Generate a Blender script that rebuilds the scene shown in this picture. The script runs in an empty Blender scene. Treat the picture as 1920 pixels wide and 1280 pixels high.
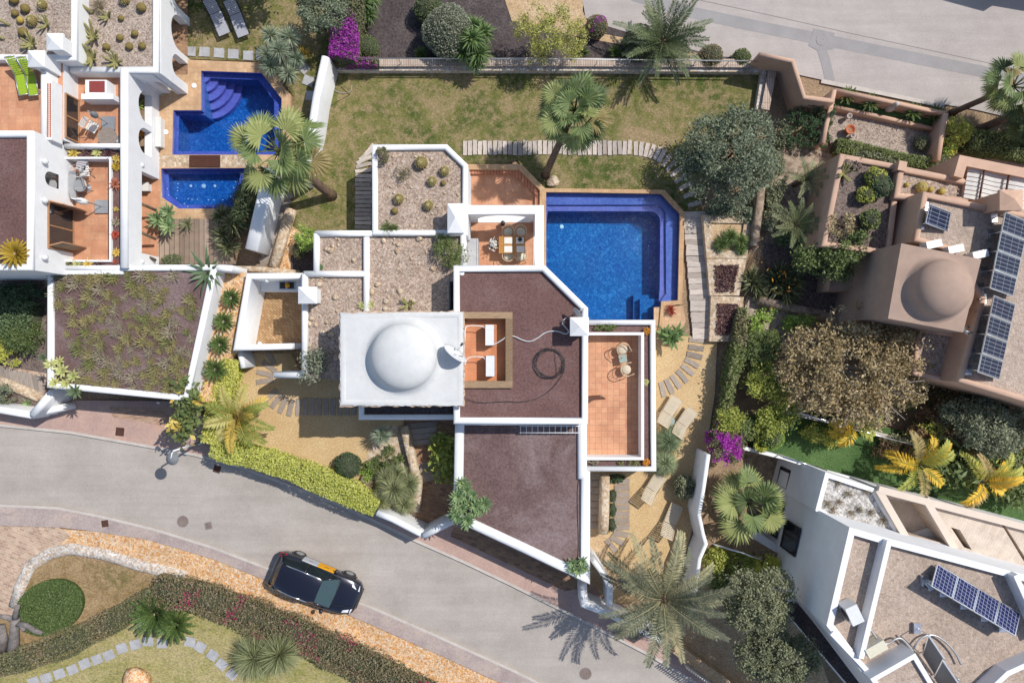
import bpy, bmesh, math, random
import numpy as np
from mathutils import Vector, Matrix
from mathutils.geometry import tessellate_polygon
sc = bpy.context.scene
COL = sc.collection
R = math.radians
rng = random.Random(7)
nrg = np.random.default_rng(7)

# ------------------------------------------------------------------ camera, sky, sun, exposure
H, F = 36.0, 1386.0            # camera height above the road; focal length in photo pixels (1920 wide)
cam = bpy.data.cameras.new('camera'); camo = bpy.data.objects.new('camera', cam); COL.objects.link(camo)
camo.location = (0, 0, H); camo.rotation_euler = (0, 0, 0)
cam.sensor_width = 36.0; cam.lens = F / 1920 * 36.0; cam.clip_end = 1000; cam.clip_start = 0.5
sc.camera = camo
SUN_AZ = math.atan2(0.85, 0.525); SUN_EL = R(53)
world = bpy.data.worlds.new('World'); sc.world = world; world.use_nodes = True
wn = world.node_tree; wn.nodes.clear()
sky = wn.nodes.new('ShaderNodeTexSky'); sky.sky_type = 'NISHITA'; sky.sun_disc = False
sky.sun_elevation = SUN_EL; sky.sun_rotation = SUN_AZ
bgn = wn.nodes.new('ShaderNodeBackground'); bgn.inputs[1].default_value = 0.13
wo = wn.nodes.new('ShaderNodeOutputWorld')
wn.links.new(sky.outputs[0], bgn.inputs[0]); wn.links.new(bgn.outputs[0], wo.inputs[0])
sl = bpy.data.lights.new('sun', 'SUN'); sl.energy = 4.1; sl.angle = R(0.5); sl.color = (1, 0.955, 0.88)
so = bpy.data.objects.new('sun', sl); COL.objects.link(so); so.location = (30, 20, 60)
sd = Vector((0.85, 0.525, math.tan(SUN_EL))).normalized()
so.rotation_euler = sd.to_track_quat('Z', 'Y').to_euler()
vs = sc.view_settings; vs.view_transform = 'Standard'; vs.look = 'None'; vs.exposure = 0.09; vs.gamma = 1.0

# ------------------------------------------------------------------ helpers
def w2(px, py, z=0.0):
    k = (H - z) / F
    return ((px - 960.0) * k, (640.0 - py) * k)
def W(px, py, z=0.0):
    a = w2(px, py, z); return Vector((a[0], a[1], z))
def PX(pts, z): return [w2(p[0], p[1], z) for p in pts]
def area(p): return 0.5 * sum(p[i][0]*p[(i+1) % len(p)][1] - p[(i+1) % len(p)][0]*p[i][1] for i in range(len(p)))
def ccw(p): return list(p) if area(p) > 0 else list(reversed(p))
def offs(path, d, closed):
    n = len(path); out = []
    for i in range(n):
        def dirn(a, b):
            v = Vector((b[0]-a[0], b[1]-a[1])); return v.normalized() if v.length > 1e-9 else Vector((1, 0))
        if closed or 0 < i < n-1:
            d1 = dirn(path[i-1], path[i]); d2 = dirn(path[i], path[(i+1) % n])
        elif i == 0: d1 = d2 = dirn(path[0], path[1])
        else: d1 = d2 = dirn(path[-2], path[-1])
        n1 = Vector((-d1.y, d1.x)); n2 = Vector((-d2.y, d2.x)); m = n1 + n2
        m = m.normalized() if m.length > 1e-6 else n1
        c = max(0.35, m.dot(n1)); out.append((path[i][0] + m.x*d/c, path[i][1] + m.y*d/c))
    return out
def inset(poly, d): return offs(ccw(poly), d, True)
def smooth_path(pts, it=2, closed=False):
    for _ in range(it):
        q = []
        n = len(pts)
        for i in range(n if closed else n-1):
            a, b = pts[i], pts[(i+1) % n]
            q += [tuple(0.75*a[k]+0.25*b[k] for k in range(len(a))), tuple(0.25*a[k]+0.75*b[k] for k in range(len(a)))]
        if not closed: q = [tuple(pts[0])] + q + [tuple(pts[-1])]
        pts = q
    return pts

class MB:
    def __init__(s): s.v = []; s.f = []; s.m = []; s.sm = []
    def add(s, vs, fs, mi=0, smooth=False):
        b = len(s.v); s.v.extend(vs)
        for f in fs: s.f.append(tuple(i+b for i in f)); s.m.append(mi); s.sm.append(smooth)
    def quad(s, a, b, c, d, mi=0): s.add([a, b, c, d], [(0, 1, 2, 3)], mi)
    def sheet(s, poly, z, mi=0, holes=()):
        poly = ccw(poly); loops = [poly] + [list(reversed(ccw(h))) for h in holes]
        vl = [[Vector((p[0], p[1], 0)) for p in l] for l in loops]
        tris = tessellate_polygon(vl); flat = [p for l in loops for p in l]
        fs = []
        for t in tris:
            a, b, c = (flat[i] for i in t)
            ar = (b[0]-a[0])*(c[1]-a[1]) - (c[0]-a[0])*(b[1]-a[1])
            fs.append(t if ar > 0 else (t[0], t[2], t[1]))
        zz = z if callable(z) else (lambda x, y: z)
        s.add([(p[0], p[1], zz(p[0], p[1])) for p in flat], fs, mi)
    def sides(s, poly, z0, z1, mi=0, inward=False):
        poly = ccw(poly); n = len(poly)
        vs = [(p[0], p[1], z0) for p in poly] + [(p[0], p[1], z1) for p in poly]
        fs = [(i, (i+1) % n, n+(i+1) % n, n+i) for i in range(n)]
        if inward: fs = [tuple(reversed(f)) for f in fs]
        s.add(vs, fs, mi)
    def prism(s, poly, z0, z1, mi=0, mtop=None, bottom=False):
        s.sides(poly, z0, z1, mi); s.sheet(poly, z1, mi if mtop is None else mtop)
        if bottom:
            q = ccw(poly); s.add([(p[0], p[1], z0) for p in q], [tuple(reversed(range(len(q))))], mi)
    def box(s, c, size, rz=0.0, mi=0, M=None):
        x, y, z = size[0]/2, size[1]/2, size[2]/2
        vs = [Vector((a*x, b*y, d*z)) for d in (-1, 1) for a, b in ((-1, -1), (1, -1), (1, 1), (-1, 1))]
        if M is None: M = Matrix.Rotation(rz, 3, 'Z')
        vs = [tuple(M @ v + Vector(c)) for v in vs]
        s.add(vs, [(3, 2, 1, 0), (4, 5, 6, 7), (0, 1, 5, 4), (1, 2, 6, 5), (2, 3, 7, 6), (3, 0, 4, 7)], mi)
    def wall(s, path, w, z0, z1, closed=False, rnd=True, mi=0, flip=False, h=None):
        L = offs(path, w/2, closed); Rr = offs(path, -w/2, closed); n = len(path)
        hh = (w/2*0.8 if h is None else h) if rnd else 0
        if rnd: prof = [(1, z0)] + [(math.cos(a), z1-hh+hh*math.sin(a)) for a in [math.pi*k/8 for k in range(9)]] + [(-1, z0)]
        else: prof = [(1, z0), (1, z1), (-1, z1), (-1, z0)]
        m = len(prof); vs = []
        for i in range(n):
            for t, z in prof:
                u = (t+1)/2
                zz = z(i) if callable(z) else z
                vs.append((Rr[i][0]*(1-u)+L[i][0]*u, Rr[i][1]*(1-u)+L[i][1]*u, zz))
        fs = []
        for i in range(n if closed else n-1):
            j = (i+1) % n
            for k in range(m-1): fs.append((i*m+k, i*m+k+1, j*m+k+1, j*m+k))
        if not closed: fs.append(tuple(range(m-1, -1, -1))); fs.append(tuple((n-1)*m+k for k in range(m)))
        s.add(vs, fs, mi, rnd)
    def tube(s, pts, r, n=6, mi=0, smooth=True, caps=True):
        pts = [Vector(p) for p in pts]; m = len(pts)
        rr = r if isinstance(r, (list, tuple)) else [r]*m
        vs = []
        for i, p in enumerate(pts):
            t = (pts[min(i+1, m-1)] - pts[max(i-1, 0)])
            t = t.normalized() if t.length > 1e-9 else Vector((0, 0, 1))
            a = Vector((0, 0, 1)) if abs(t.z) < 0.9 else Vector((1, 0, 0))
            u = t.cross(a).normalized(); q = t.cross(u)
            for k in range(n):
                an = 2*math.pi*k/n; vs.append(tuple(p + (u*math.cos(an) + q*math.sin(an))*rr[i]))
        fs = []
        for i in range(m-1):
            for k in range(n): fs.append((i*n+k, i*n+(k+1) % n, (i+1)*n+(k+1) % n, (i+1)*n+k))
        fs = [tuple(reversed(f)) for f in fs]
        if caps: fs.append(tuple(range(n))); fs.append(tuple((m-1)*n+k for k in range(n-1, -1, -1)))
        s.add(vs, fs, mi, smooth)
    def lathe(s, c, prof, n=24, mi=0, smooth=True, sx=1, sy=1):
        vs = []; m = len(prof)
        for r, z in prof:
            for k in range(n):
                a = 2*math.pi*k/n; vs.append((c[0]+r*sx*math.cos(a), c[1]+r*sy*math.sin(a), c[2]+z))
        fs = [(i*n+k, i*n+(k+1) % n, (i+1)*n+(k+1) % n, (i+1)*n+k) for i in range(m-1) for k in range(n)]
        s.add(vs, fs, mi, smooth)
    def blob(s, c, r, mi=0, seed=0, amp=0.12, n=14, flat=1.0):
        rr = random.Random(seed); vs = []; ph = [rr.uniform(0, 6.28) for _ in range(6)]
        m = max(5, n//2)
        rx, ry, rz = (r, r, r*flat) if not isinstance(r, (tuple, list)) else r
        for i in range(m+1):
            th = math.pi*i/m
            for k in range(n):
                a = 2*math.pi*k/n
                q = 1 + amp*(math.sin(2*a+ph[0]+th*2)*.5 + math.sin(3*a+ph[1]-th)*.4 + math.sin(5*th+ph[2]+a)*.4)
                vs.append((c[0]+rx*q*math.sin(th)*math.cos(a), c[1]+ry*q*math.sin(th)*math.sin(a), c[2]+rz*q*math.cos(th)))
        fs = [(i*n+k, (i+1)*n+k, (i+1)*n+(k+1) % n, i*n+(k+1) % n) for i in range(m) for k in range(n)]
        s.add(vs, fs, mi, True)
    def npquads(s, P, mi=0):           # P: (N,k,3) array of leaf polygons
        N, k = P.shape[:2]; b = len(s.v)
        s.v.extend(map(tuple, P.reshape(-1, 3).tolist()))
        s.f.extend(map(tuple, (np.arange(N*k).reshape(N, k)+b).tolist()))
        s.m.extend([mi]*N if np.isscalar(mi) else list(mi)); s.sm.extend([False]*N)

def obj(name, mb, mats, parent=None, local=False):
    me = bpy.data.meshes.new(name); me.from_pydata(mb.v, [], mb.f)
    if not isinstance(mats, (list, tuple)): mats = [mats]
    for m in mats: me.materials.append(m)
    me.polygons.foreach_set('material_index', mb.m); me.polygons.foreach_set('use_smooth', mb.sm)
    me.update(); o = bpy.data.objects.new(name, me); COL.objects.link(o)
    if parent is not None:
        o.parent = parent
        if not local and parent.type == 'EMPTY': o.matrix_parent_inverse = Matrix.Translation(-Vector(parent.location))
    return o
def tag(o, label, cat, group=None):
    o['label'] = label; o['category'] = cat
    if group: o['group'] = group
    return o
def thing(name, label, cat, loc=(0, 0, 0), rz=0, group=None, scale=1.0):
    o = bpy.data.objects.new(name, None); COL.objects.link(o); o.empty_display_size = 0.2
    o.location = loc; o.rotation_euler = (0, 0, rz)
    if scale != 1.0: o.scale = (scale,)*3
    return tag(o, label, cat, group)
def struct(name, mb, m, kind='structure'):
    o = obj(name, mb, m); o['kind'] = kind; return o
def dup(root, loc, rz=0, label=None, scale=1.0, group=None, cat=None):
    def cp(o, par):
        c = o.copy(); COL.objects.link(c)
        if par is not None: c.parent = par; c.matrix_parent_inverse = o.matrix_parent_inverse.copy()
        for ch in o.children: cp(ch, c)
        return c
    r = cp(root, None); r.location = loc; r.rotation_euler = (0, 0, rz); r.scale = (scale,)*3 if not isinstance(scale, tuple) else scale
    if label: r['label'] = label
    if group: r['group'] = group
    return r
ORD = 'first second third fourth fifth sixth seventh eighth ninth tenth eleventh twelfth thirteenth fourteenth fifteenth sixteenth seventeenth eighteenth nineteenth twentieth'.split()
TENS = ['', '', 'twenty', 'thirty', 'forty', 'fifty', 'sixty']
def ordinal(i):                       # 1-based
    if i <= 20: return ORD[i-1]
    if i % 10 == 0: return TENS[i//10][:-1] + 'ieth'
    return TENS[i//10] + '-' + ORD[i % 10 - 1]

# ------------------------------------------------------------------ materials
def lin(c): return c/12.92 if c <= 0.04045 else ((c+0.055)/1.055)**2.4
ILL = 1.38                            # sunlit horizontal white relative to display white
def C(r, g, b, k=1.0): return tuple(min(0.92, lin(x/255.0)/ILL*k) for x in (r, g, b)) + (1,)
def D(*c): return tuple(c) + (1,)
class NT:
    def __init__(s, name):
        s.m = bpy.data.materials.new(name); s.m.use_nodes = True; s.t = s.m.node_tree
        s.b = s.t.nodes['Principled BSDF']; s.o = s.t.nodes['Material Output']
        g = s.n('ShaderNodeNewGeometry'); s.geo = g; s.pos = g.outputs['Position']
    def n(s, t, **kw):
        x = s.t.nodes.new(t)
        for k, v in kw.items(): setattr(x, k, v)
        return x
    def l(s, a, b): s.t.links.new(a, b)
    def mapping(s, sc=(1, 1, 1), rz=0.0, vec=None):
        m = s.n('ShaderNodeMapping'); m.inputs['Scale'].default_value = sc; m.inputs['Rotation'].default_value = (0, 0, rz)
        s.l(vec or s.pos, m.inputs[0]); return m.outputs[0]
    def noise(s, scale, detail=4, rough=0.6, vec=None, dist=0.0):
        x = s.n('ShaderNodeTexNoise'); x.inputs['Scale'].default_value = scale; x.inputs['Detail'].default_value = detail
        x.inputs['Roughness'].default_value = rough; x.inputs['Distortion'].default_value = dist
        s.l(vec or s.pos, x.inputs['Vector']); return x.outputs['Fac']
    def ramp(s, fac, stops, interp='LINEAR'):
        r = s.n('ShaderNodeValToRGB'); r.color_ramp.interpolation = interp
        e = r.color_ramp.elements
        while len(e) < len(stops): e.new(0.5)
        for i, (p, c) in enumerate(stops): e[i].position = p; e[i].color = c
        s.l(fac, r.inputs[0]); return r.outputs[0]
    def mix(s, fac, a, b, mode='MIX'):
        x = s.n('ShaderNodeMix', data_type='RGBA', blend_type=mode)
        for v, i in ((fac, 0), (a, 6), (b, 7)):
            if hasattr(v, 'is_linked') or hasattr(v, 'links'): s.l(v, x.inputs[i])
            else: x.inputs[i].default_value = v
        return x.outputs[2]
    def bump(s, h, strength=0.3, dist=0.02):
        b = s.n('ShaderNodeBump'); b.inputs['Strength'].default_value = strength; b.inputs['Distance'].default_value = dist
        s.l(h, b.inputs['Height']); s.l(b.outputs[0], s.b.inputs['Normal']); return b
    def base(s, c, rough=0.8, spec=0.3):
        if isinstance(c, tuple): s.b.inputs['Base Color'].default_value = c
        else: s.l(c, s.b.inputs['Base Color'])
        s.b.inputs['Roughness'].default_value = rough
        s.b.inputs['Specular IOR Level'].default_value = spec
def mottled(name, stops, scale=1.0, fine=30.0, famt=0.35, rough=0.9, bump=0.3, bd=0.02, detail=5, stain=None):
    """Large patches from a ramp, with fine grain multiplied in."""
    t = NT(name); c = t.ramp(t.noise(scale, detail, 0.65), stops)
    if stain: c = t.mix(t.ramp(t.noise(stain[0], 6, 0.7, dist=0.6), [(stain[1], D(0, 0, 0)), (stain[2], D(1, 1, 1))]), c, stain[3])
    f = t.noise(fine, 3, 0.7)
    g = t.ramp(f, [(0.3, D(1-famt, 1-famt, 1-famt)), (0.7, D(1+famt*.6, 1+famt*.6, 1+famt*.6))])
    c = t.mix(1.0, c, g, 'MULTIPLY'); t.base(c, rough, 0.25)
    if bump: t.bump(f, bump, bd)
    return t.m
def mottled_road(name, a, b, cc, rz):
    t = NT(name); c = t.ramp(t.noise(.5, 6, .7), [(.3, a), (.5, b), (.7, cc)])
    s1 = t.noise(1.0, 4, .65, vec=t.mapping((.10, 1.7, 1), rz)); c = t.mix(1.0, c, t.ramp(s1, [(.3, D(.91, .905, .90)), (.7, D(1.06, 1.06, 1.06))]), 'MULTIPLY')
    st = t.noise(1.6, 8, .75, dist=.8); c = t.mix(t.ramp(st, [(.62, D(0, 0, 0)), (.78, D(.5, .5, .5))]), c, C(168, 158, 152))
    f = t.noise(13, 3, .7); c = t.mix(1.0, c, t.ramp(f, [(.3, D(.9, .9, .9)), (.7, D(1.07, 1.07, 1.07))]), 'MULTIPLY'); t.base(c, .9, .25); t.bump(f, .2, .008); return t.m
def gravel(name, cols, scale=14.0, rough=0.9, bump=0.6, patch=None):
    t = NT(name); v = t.n('ShaderNodeTexVoronoi'); v.inputs['Scale'].default_value = scale
    t.l(t.pos, v.inputs['Vector'])
    sep = t.n('ShaderNodeSeparateColor'); t.l(v.outputs['Color'], sep.inputs[0])
    n = len(cols); c = t.ramp(sep.outputs[0], [(i/max(1, n-1), cols[i]) for i in range(n)])
    v2 = t.n('ShaderNodeTexVoronoi'); v2.inputs['Scale'].default_value = scale*0.43; t.l(t.pos, v2.inputs['Vector'])
    sep2 = t.n('ShaderNodeSeparateColor'); t.l(v2.outputs['Color'], sep2.inputs[0])
    g = t.ramp(sep2.outputs[1], [(0, D(.86, .86, .86)), (1, D(1.12, 1.12, 1.12))]); c = t.mix(0.8, c, g, 'MULTIPLY')
    p = t.ramp(t.noise(0.8, 4), [(0.3, D(.86, .86, .86)), (0.7, D(1.1, 1.1, 1.1))]); c = t.mix(1.0, c, p, 'MULTIPLY')
    if patch: c = t.mix(t.ramp(t.noise(patch[0], 5, .7), [(patch[1], D(0, 0, 0)), (patch[1]+.15, D(1, 1, 1))]), c, patch[2])
    t.base(c, rough, 0.2); h = t.n('ShaderNodeMath', operation='SUBTRACT'); h.inputs[0].default_value = 1
    t.l(v.outputs['Distance'], h.inputs[1]); t.bump(h.outputs[0], bump, 0.03); return t.m
def bricks(name, c1, c2, mortar, w=0.3, h=0.3, ms=0.012, rz=0.0, offset=0.0, rough=0.7, patch=0.25, bump=0.3, mixw=None):
    t = NT(name); b = t.n('ShaderNodeTexBrick', offset=offset, squash=1.0)
    b.inputs['Color1'].default_value = c1; b.inputs['Color2'].default_value = c2; b.inputs['Mortar'].default_value = mortar
    b.inputs['Scale'].default_value = 1.0; b.inputs['Mortar Size'].default_value = ms; b.inputs['Brick Width'].default_value = w
    b.inputs['Row Height'].default_value = h; b.inputs['Bias'].default_value = 0.0
    t.l(t.mapping((1, 1, 1), rz), b.inputs['Vector'])
    f = t.noise(1.4, 6, 0.7); g = t.ramp(f, [(0.3, D(1-patch, 1-patch, 1-patch)), (0.7, D(1+patch*.5, 1+patch*.5, 1+patch*.5))])
    c = t.mix(1.0, b.outputs['Color'], g, 'MULTIPLY')
    f2 = t.noise(25, 3, .7); c = t.mix(1.0, c, t.ramp(f2, [(0.3, D(.85, .85, .85)), (.7, D(1.1, 1.1, 1.1))]), 'MULTIPLY')
    t.base(c, rough, 0.3); inv = t.n('ShaderNodeMath', operation='SUBTRACT'); inv.inputs[0].default_value = 1
    t.l(b.outputs['Fac'], inv.inputs[1]); t.bump(inv.outputs[0], bump, 0.01); return t.m
def plaster(name, c, var=0.08, rough=0.85, grain=60, dirt=None):
    t = NT(name); a = t.noise(1.3, 6, .7)
    col = t.mix(1.0, c, t.ramp(a, [(.3, D(1-var, 1-var, 1-var*.9)), (.7, D(1.04, 1.04, 1.04))]), 'MULTIPLY')
    if dirt: col = t.mix(t.ramp(t.noise(3.5, 8, .8), [(.52, D(0, 0, 0)), (.76, D(.7, .7, .7))]), col, dirt)
    t.base(col, rough, 0.25); t.bump(t.noise(grain, 2), 0.12, 0.008); return t.m
def leafy(name, cols, rough=0.55, trans=0.22, spec=0.35):
    t = NT(name); n = len(cols)
    c = t.ramp(t.geo.outputs['Random Per Island'], [(i/max(1, n-1), cols[i]) for i in range(n)])
    oi = t.n('ShaderNodeObjectInfo'); k = t.ramp(oi.outputs['Random'], [(0, D(.82, .86, .82)), (1, D(1.15, 1.1, 1.05))])
    c = t.mix(1.0, c, k, 'MULTIPLY')
    t.base(c, rough, spec)
    tr = t.n('ShaderNodeBsdfTranslucent'); t.l(c, tr.inputs[0]); mx = t.n('ShaderNodeMixShader'); mx.inputs[0].default_value = trans
    t.l(t.b.outputs[0], mx.inputs[1]); t.l(tr.outputs[0], mx.inputs[2]); t.l(mx.outputs[0], t.o.inputs[0]); return t.m
def plain(name, c, rough=0.5, metal=0.0, spec=0.5, coat=0.0, var=0.06):
    t = NT(name); col = t.mix(1.0, c, t.ramp(t.noise(9, 4), [(.3, D(1-var, 1-var, 1-var)), (.7, D(1+var, 1+var, 1+var))]), 'MULTIPLY')
    t.base(col, rough, spec); t.b.inputs['Metallic'].default_value = metal; t.b.inputs['Coat Weight'].default_value = coat
    t.b.inputs['Coat Roughness'].default_value = 0.06; return t.m
def wood(name, c1, c2, c3, rough=0.8, sc=3.0):
    t = NT(name); oi = t.n('ShaderNodeObjectInfo'); tc = t.n('ShaderNodeTexCoord')
    v = t.mapping((sc*1.2, sc*14, sc*6), 0, tc.outputs['Object'])
    ad = t.n('ShaderNodeVectorMath', operation='ADD'); t.l(v, ad.inputs[0])
    cb = t.n('ShaderNodeCombineXYZ'); mu = t.n('ShaderNodeMath', operation='MULTIPLY'); mu.inputs[1].default_value = 91
    t.l(oi.outputs['Random'], mu.inputs[0]); t.l(mu.outputs[0], cb.inputs[2]); t.l(cb.outputs[0], ad.inputs[1])
    f = t.noise(1.0, 6, .75, vec=ad.outputs[0]); c = t.ramp(f, [(.3, c1), (.52, c2), (.75, c3)])
    k = t.ramp(oi.outputs['Random'], [(0, D(.72, .70, .68)), (.5, D(1, 1, 1)), (1, D(1.22, 1.2, 1.18))])
    c = t.mix(1.0, c, k, 'MULTIPLY'); t.base(c, rough, .2); t.bump(f, .4, .01); return t.m

M = {}
WHITE = C(250, 251, 252)
M['white'] = plaster('white_render', D(.74, .745, .75), .05, dirt=D(.62, .60, .56))
M['white_roof'] = plaster('white_roof_coat', D(.58, .585, .58), .10, dirt=D(.47, .46, .43))
M['white2'] = plaster('cool_white_render', D(.76, .765, .78), .07)
M['terra_wall'] = plaster('terracotta_render', D(.55, .365, .265), .14, dirt=D(.40, .265, .19))
M['terra_dark'] = plaster('brown_render', D(.37, .265, .21), .16, dirt=D(.28, .20, .165))
M['road'] = mottled('road_concrete', [(.3, C(184, 175, 167)), (.5, C(194, 185, 177)), (.7, C(203, 194, 186))], .5, 13, .13, stain=(.25, .5, .75, C(180, 172, 167)), bump=.15, bd=.006)
M['road'] = mottled_road('street_concrete', C(180, 171, 163), C(191, 182, 174), C(200, 191, 184), R(22)); M['road_top'] = mottled_road('upper_street_concrete', C(186, 177, 172), C(196, 187, 182), C(205, 196, 190), R(13))
M['road_patch'] = mottled('asphalt_patch', [(.3, C(164, 160, 160)), (.7, C(178, 174, 174))], .8, 45, .14, bump=.1)
M['crack'] = plain('road_joint', C(140, 132, 128), .9)
M['pave_pink'] = mottled('pink_concrete', [(.3, C(186, 160, 152)), (.5, C(204, 172, 160)), (.7, C(214, 184, 168))], .9, 13, .16, stain=(.7, .55, .8, C(222, 168, 140)), bump=.1)
M['pave_grey'] = mottled('grey_concrete', [(.3, C(172, 155, 152)), (.5, C(192, 176, 170)), (.7, C(206, 186, 174))], .9, 13, .22, stain=(1.0, .52, .75, C(168, 150, 148)), bump=.1)
M['kerb'] = mottled('kerb_concrete', [(.3, C(205, 195, 186)), (.7, C(226, 217, 208))], 2, 40, .2, bump=.1)
M['sand'] = mottled('sand_gravel', [(.3, C(216, 182, 134)), (.5, C(224, 192, 144)), (.7, C(232, 204, 158))], .9, 13, .30, bump=.5, bd=.03)
M['sand_pale'] = mottled('pale_earth', [(.3, C(206, 172, 132)), (.5, C(217, 186, 148)), (.7, C(224, 200, 166))], 1.2, 12, .4, bump=.5)
M['orange'] = gravel('orange_rubble', [C(214, 150, 90), C(232, 178, 116), C(240, 200, 150), C(236, 214, 184), C(205, 140, 85), C(244, 226, 204), C(228, 170, 110)], 15, patch=(1.1, .62, C(226, 160, 100)))
M['rubble_white'] = gravel('white_rubble', [C(200, 188, 178), C(226, 218, 208), C(238, 232, 224), C(188, 172, 160), C(226, 196, 160)], 12)
M['brown_roof'] = mottled('brown_lapilli', [(.3, C(116, 88, 84)), (.5, C(126, 96, 92)), (.7, C(138, 110, 106))], .5, 11, .36, bump=.7, bd=.03, stain=(.33, .58, .85, C(150, 128, 124)))
M['brown_roof2'] = mottled('mauve_lapilli', [(.3, C(112, 90, 88)), (.5, C(124, 100, 98)), (.7, C(138, 114, 110))], .6, 11, .36, bump=.6, bd=.03, stain=(.3, .48, .72, C(156, 138, 138)))
M['dark_lapilli'] = mottled('dark_lapilli', [(.3, C(82, 72, 72)), (.5, C(96, 86, 86)), (.7, C(110, 100, 98))], .8, 11, .6, bump=.6, bd=.02)
M['gravel'] = gravel('roof_gravel', [C(150, 128, 112), C(180, 158, 142), C(200, 180, 164), C(214, 196, 180), C(170, 150, 138), C(190, 164, 142)], 15)
M['gravel_grey'] = gravel('grey_gravel', [C(140, 122, 108), C(176, 158, 144), C(196, 178, 164), C(210, 194, 180), C(160, 142, 130)], 18)
M['gravel_fine'] = gravel('fine_roof_gravel', [C(178, 158, 144), C(196, 176, 161), C(208, 189, 174), C(188, 168, 153)], 17)
M['gravel_white'] = gravel('white_pebbles', [C(190, 186, 182), C(224, 220, 216), C(240, 238, 236), C(170, 164, 158), C(214, 208, 202)], 13)
M['gravel_dark'] = gravel('dark_gravel', [C(96, 84, 80), C(130, 114, 106), C(150, 134, 126), C(110, 96, 92)], 15)
M['earth'] = mottled('garden_earth', [(.3, C(146, 122, 98)), (.5, C(172, 146, 118)), (.7, C(192, 166, 138))], .7, 11, .5, bump=.5)
M['tile'] = bricks('terracotta_tiles', C(232, 174, 136), C(220, 156, 120), C(204, 156, 128), .33, .33, .008, rz=0)
M['tile2'] = bricks('terracotta_tiles_square', C(232, 176, 138), C(220, 158, 122), C(196, 146, 118), .28, .28, .011)
M['tile_orange'] = bricks('orange_quarry_tiles', C(226, 154, 112), C(220, 144, 102), C(206, 140, 102), .3, .3, .006)
M['deck_tan'] = bricks('tan_pool_tiles', C(228, 192, 152), C(216, 174, 134), C(206, 170, 136), .2, .2, .008)
M['coping'] = bricks('coping_bricks', C(226, 188, 144), C(214, 170, 126), C(198, 160, 124), .12, .4, .008)
M['bench_brick'] = bricks('slanted_bricks', C(216, 150, 116), C(204, 136, 104), C(128, 80, 64), .15, 1.2, .012)
M['herring'] = bricks('court_bricks', C(212, 176, 130), C(176, 136, 96), C(150, 116, 84), .24, .1, .012, rz=R(45), offset=.5)
M['brick_tan'] = bricks('tan_bricks', C(210, 176, 150), C(176, 140, 118), C(200, 172, 150), .24, .11, .012, offset=.5, rz=R(-8))
M['brick_old'] = bricks('old_pavers', C(196, 156, 122), C(150, 114, 90), C(176, 142, 114), .3, .14, .018, offset=.5, rz=R(14))
M['brick_pale'] = bricks('pale_pavers', C(226, 198, 172), C(190, 156, 134), C(222, 200, 178), .25, .12, .014, offset=.5, rz=R(20))
M['wall_cap'] = bricks('wall_top_bricks', C(224, 206, 190), C(204, 180, 162), C(160, 138, 122), .11, .6, .012)
M['stone'] = gravel('fieldstone', [C(188, 164, 138), C(220, 200, 174), C(232, 216, 196), C(200, 172, 142), C(214, 188, 156)], 9, bump=.8)
M['stone_grey'] = gravel('grey_fieldstone', [C(140, 120, 104), C(170, 150, 130), C(190, 170, 150), C(150, 132, 116)], 6, bump=.8)
def lawn(name, straw, green, dark, s1=.55, bias=.5, tuft=3.2):
    t = NT(name); a = t.noise(s1, 5, .7, dist=.4); c = t.ramp(a, [(bias-.13, straw), (bias, green), (bias+.16, dark)])
    d = t.noise(tuft, 4, .75); c = t.mix(t.ramp(d, [(.45, D(0, 0, 0)), (.62, D(.75, .75, .75))]), c, straw)
    e = t.noise(9, 6, .85, vec=t.mapping((1, 1.6, 1), .5)); c = t.mix(1.0, c, t.ramp(e, [(.32, D(.42, .44, .38)), (.5, D(.95, .95, .92)), (.68, D(1.55, 1.5, 1.42))]), 'MULTIPLY')
    t.base(c, .95, .1); t.bump(e, .8, .05); return t.m
M['lawn'] = lawn('dry_lawn', C(176, 154, 122), C(132, 130, 80), C(84, 100, 50), s1=.36, bias=.46, tuft=2.8)
M['lawn_pale'] = lawn('pale_lawn', C(194, 180, 136), C(178, 170, 114), C(150, 150, 90))
M['lawn_tan'] = lawn('straw_ground', C(186, 160, 126), C(166, 140, 104), C(138, 124, 84))
M['turf'] = mottled('artificial_turf', [(.3, C(74, 104, 58)), (.5, C(86, 116, 66)), (.7, C(102, 130, 78))], .5, 12, .5, bump=.4)
M['oval'] = mottled('clipped_ground_cover', [(.3, C(62, 84, 42)), (.5, C(76, 98, 48)), (.7, C(90, 112, 58))], 1.2, 26, .55, bump=.9, bd=.06)
M['slate'] = mottled('stepping_slate', [(.3, C(176, 176, 180)), (.7, C(206, 206, 208))], 2, 30, .2)
M['slab_brown'] = mottled('brown_slab', [(.3, C(162, 148, 136)), (.7, C(188, 172, 160))], 2, 30, .2)
M['sleeper'] = wood('weathered_sleeper', C(164, 150, 140), C(208, 196, 186), C(234, 226, 218))
M['plank'] = wood('grey_plank', C(136, 124, 114), C(172, 160, 150), C(198, 186, 176))
M['timber'] = wood('oak_timber', C(130, 106, 84), C(168, 142, 114), C(190, 166, 138))
M['door_wood'] = wood('door_wood', C(176, 126, 92), C(206, 158, 120), C(220, 182, 146), .5)
M['dark_wood'] = wood('dark_wood', C(70, 44, 36), C(96, 62, 50), C(120, 84, 66), .5)
M['teak'] = wood('teak', C(196, 134, 64), C(222, 160, 84), C(232, 178, 106), .5)
M['bark'] = mottled('bark', [(.3, C(110, 92, 76)), (.7, C(150, 130, 110))], 4, 25, .4, bump=.7)
M['palm_bark'] = mottled('palm_bark', [(.3, C(110, 88, 72)), (.7, C(146, 124, 104))], 4, 20, .4, bump=.8)
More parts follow.
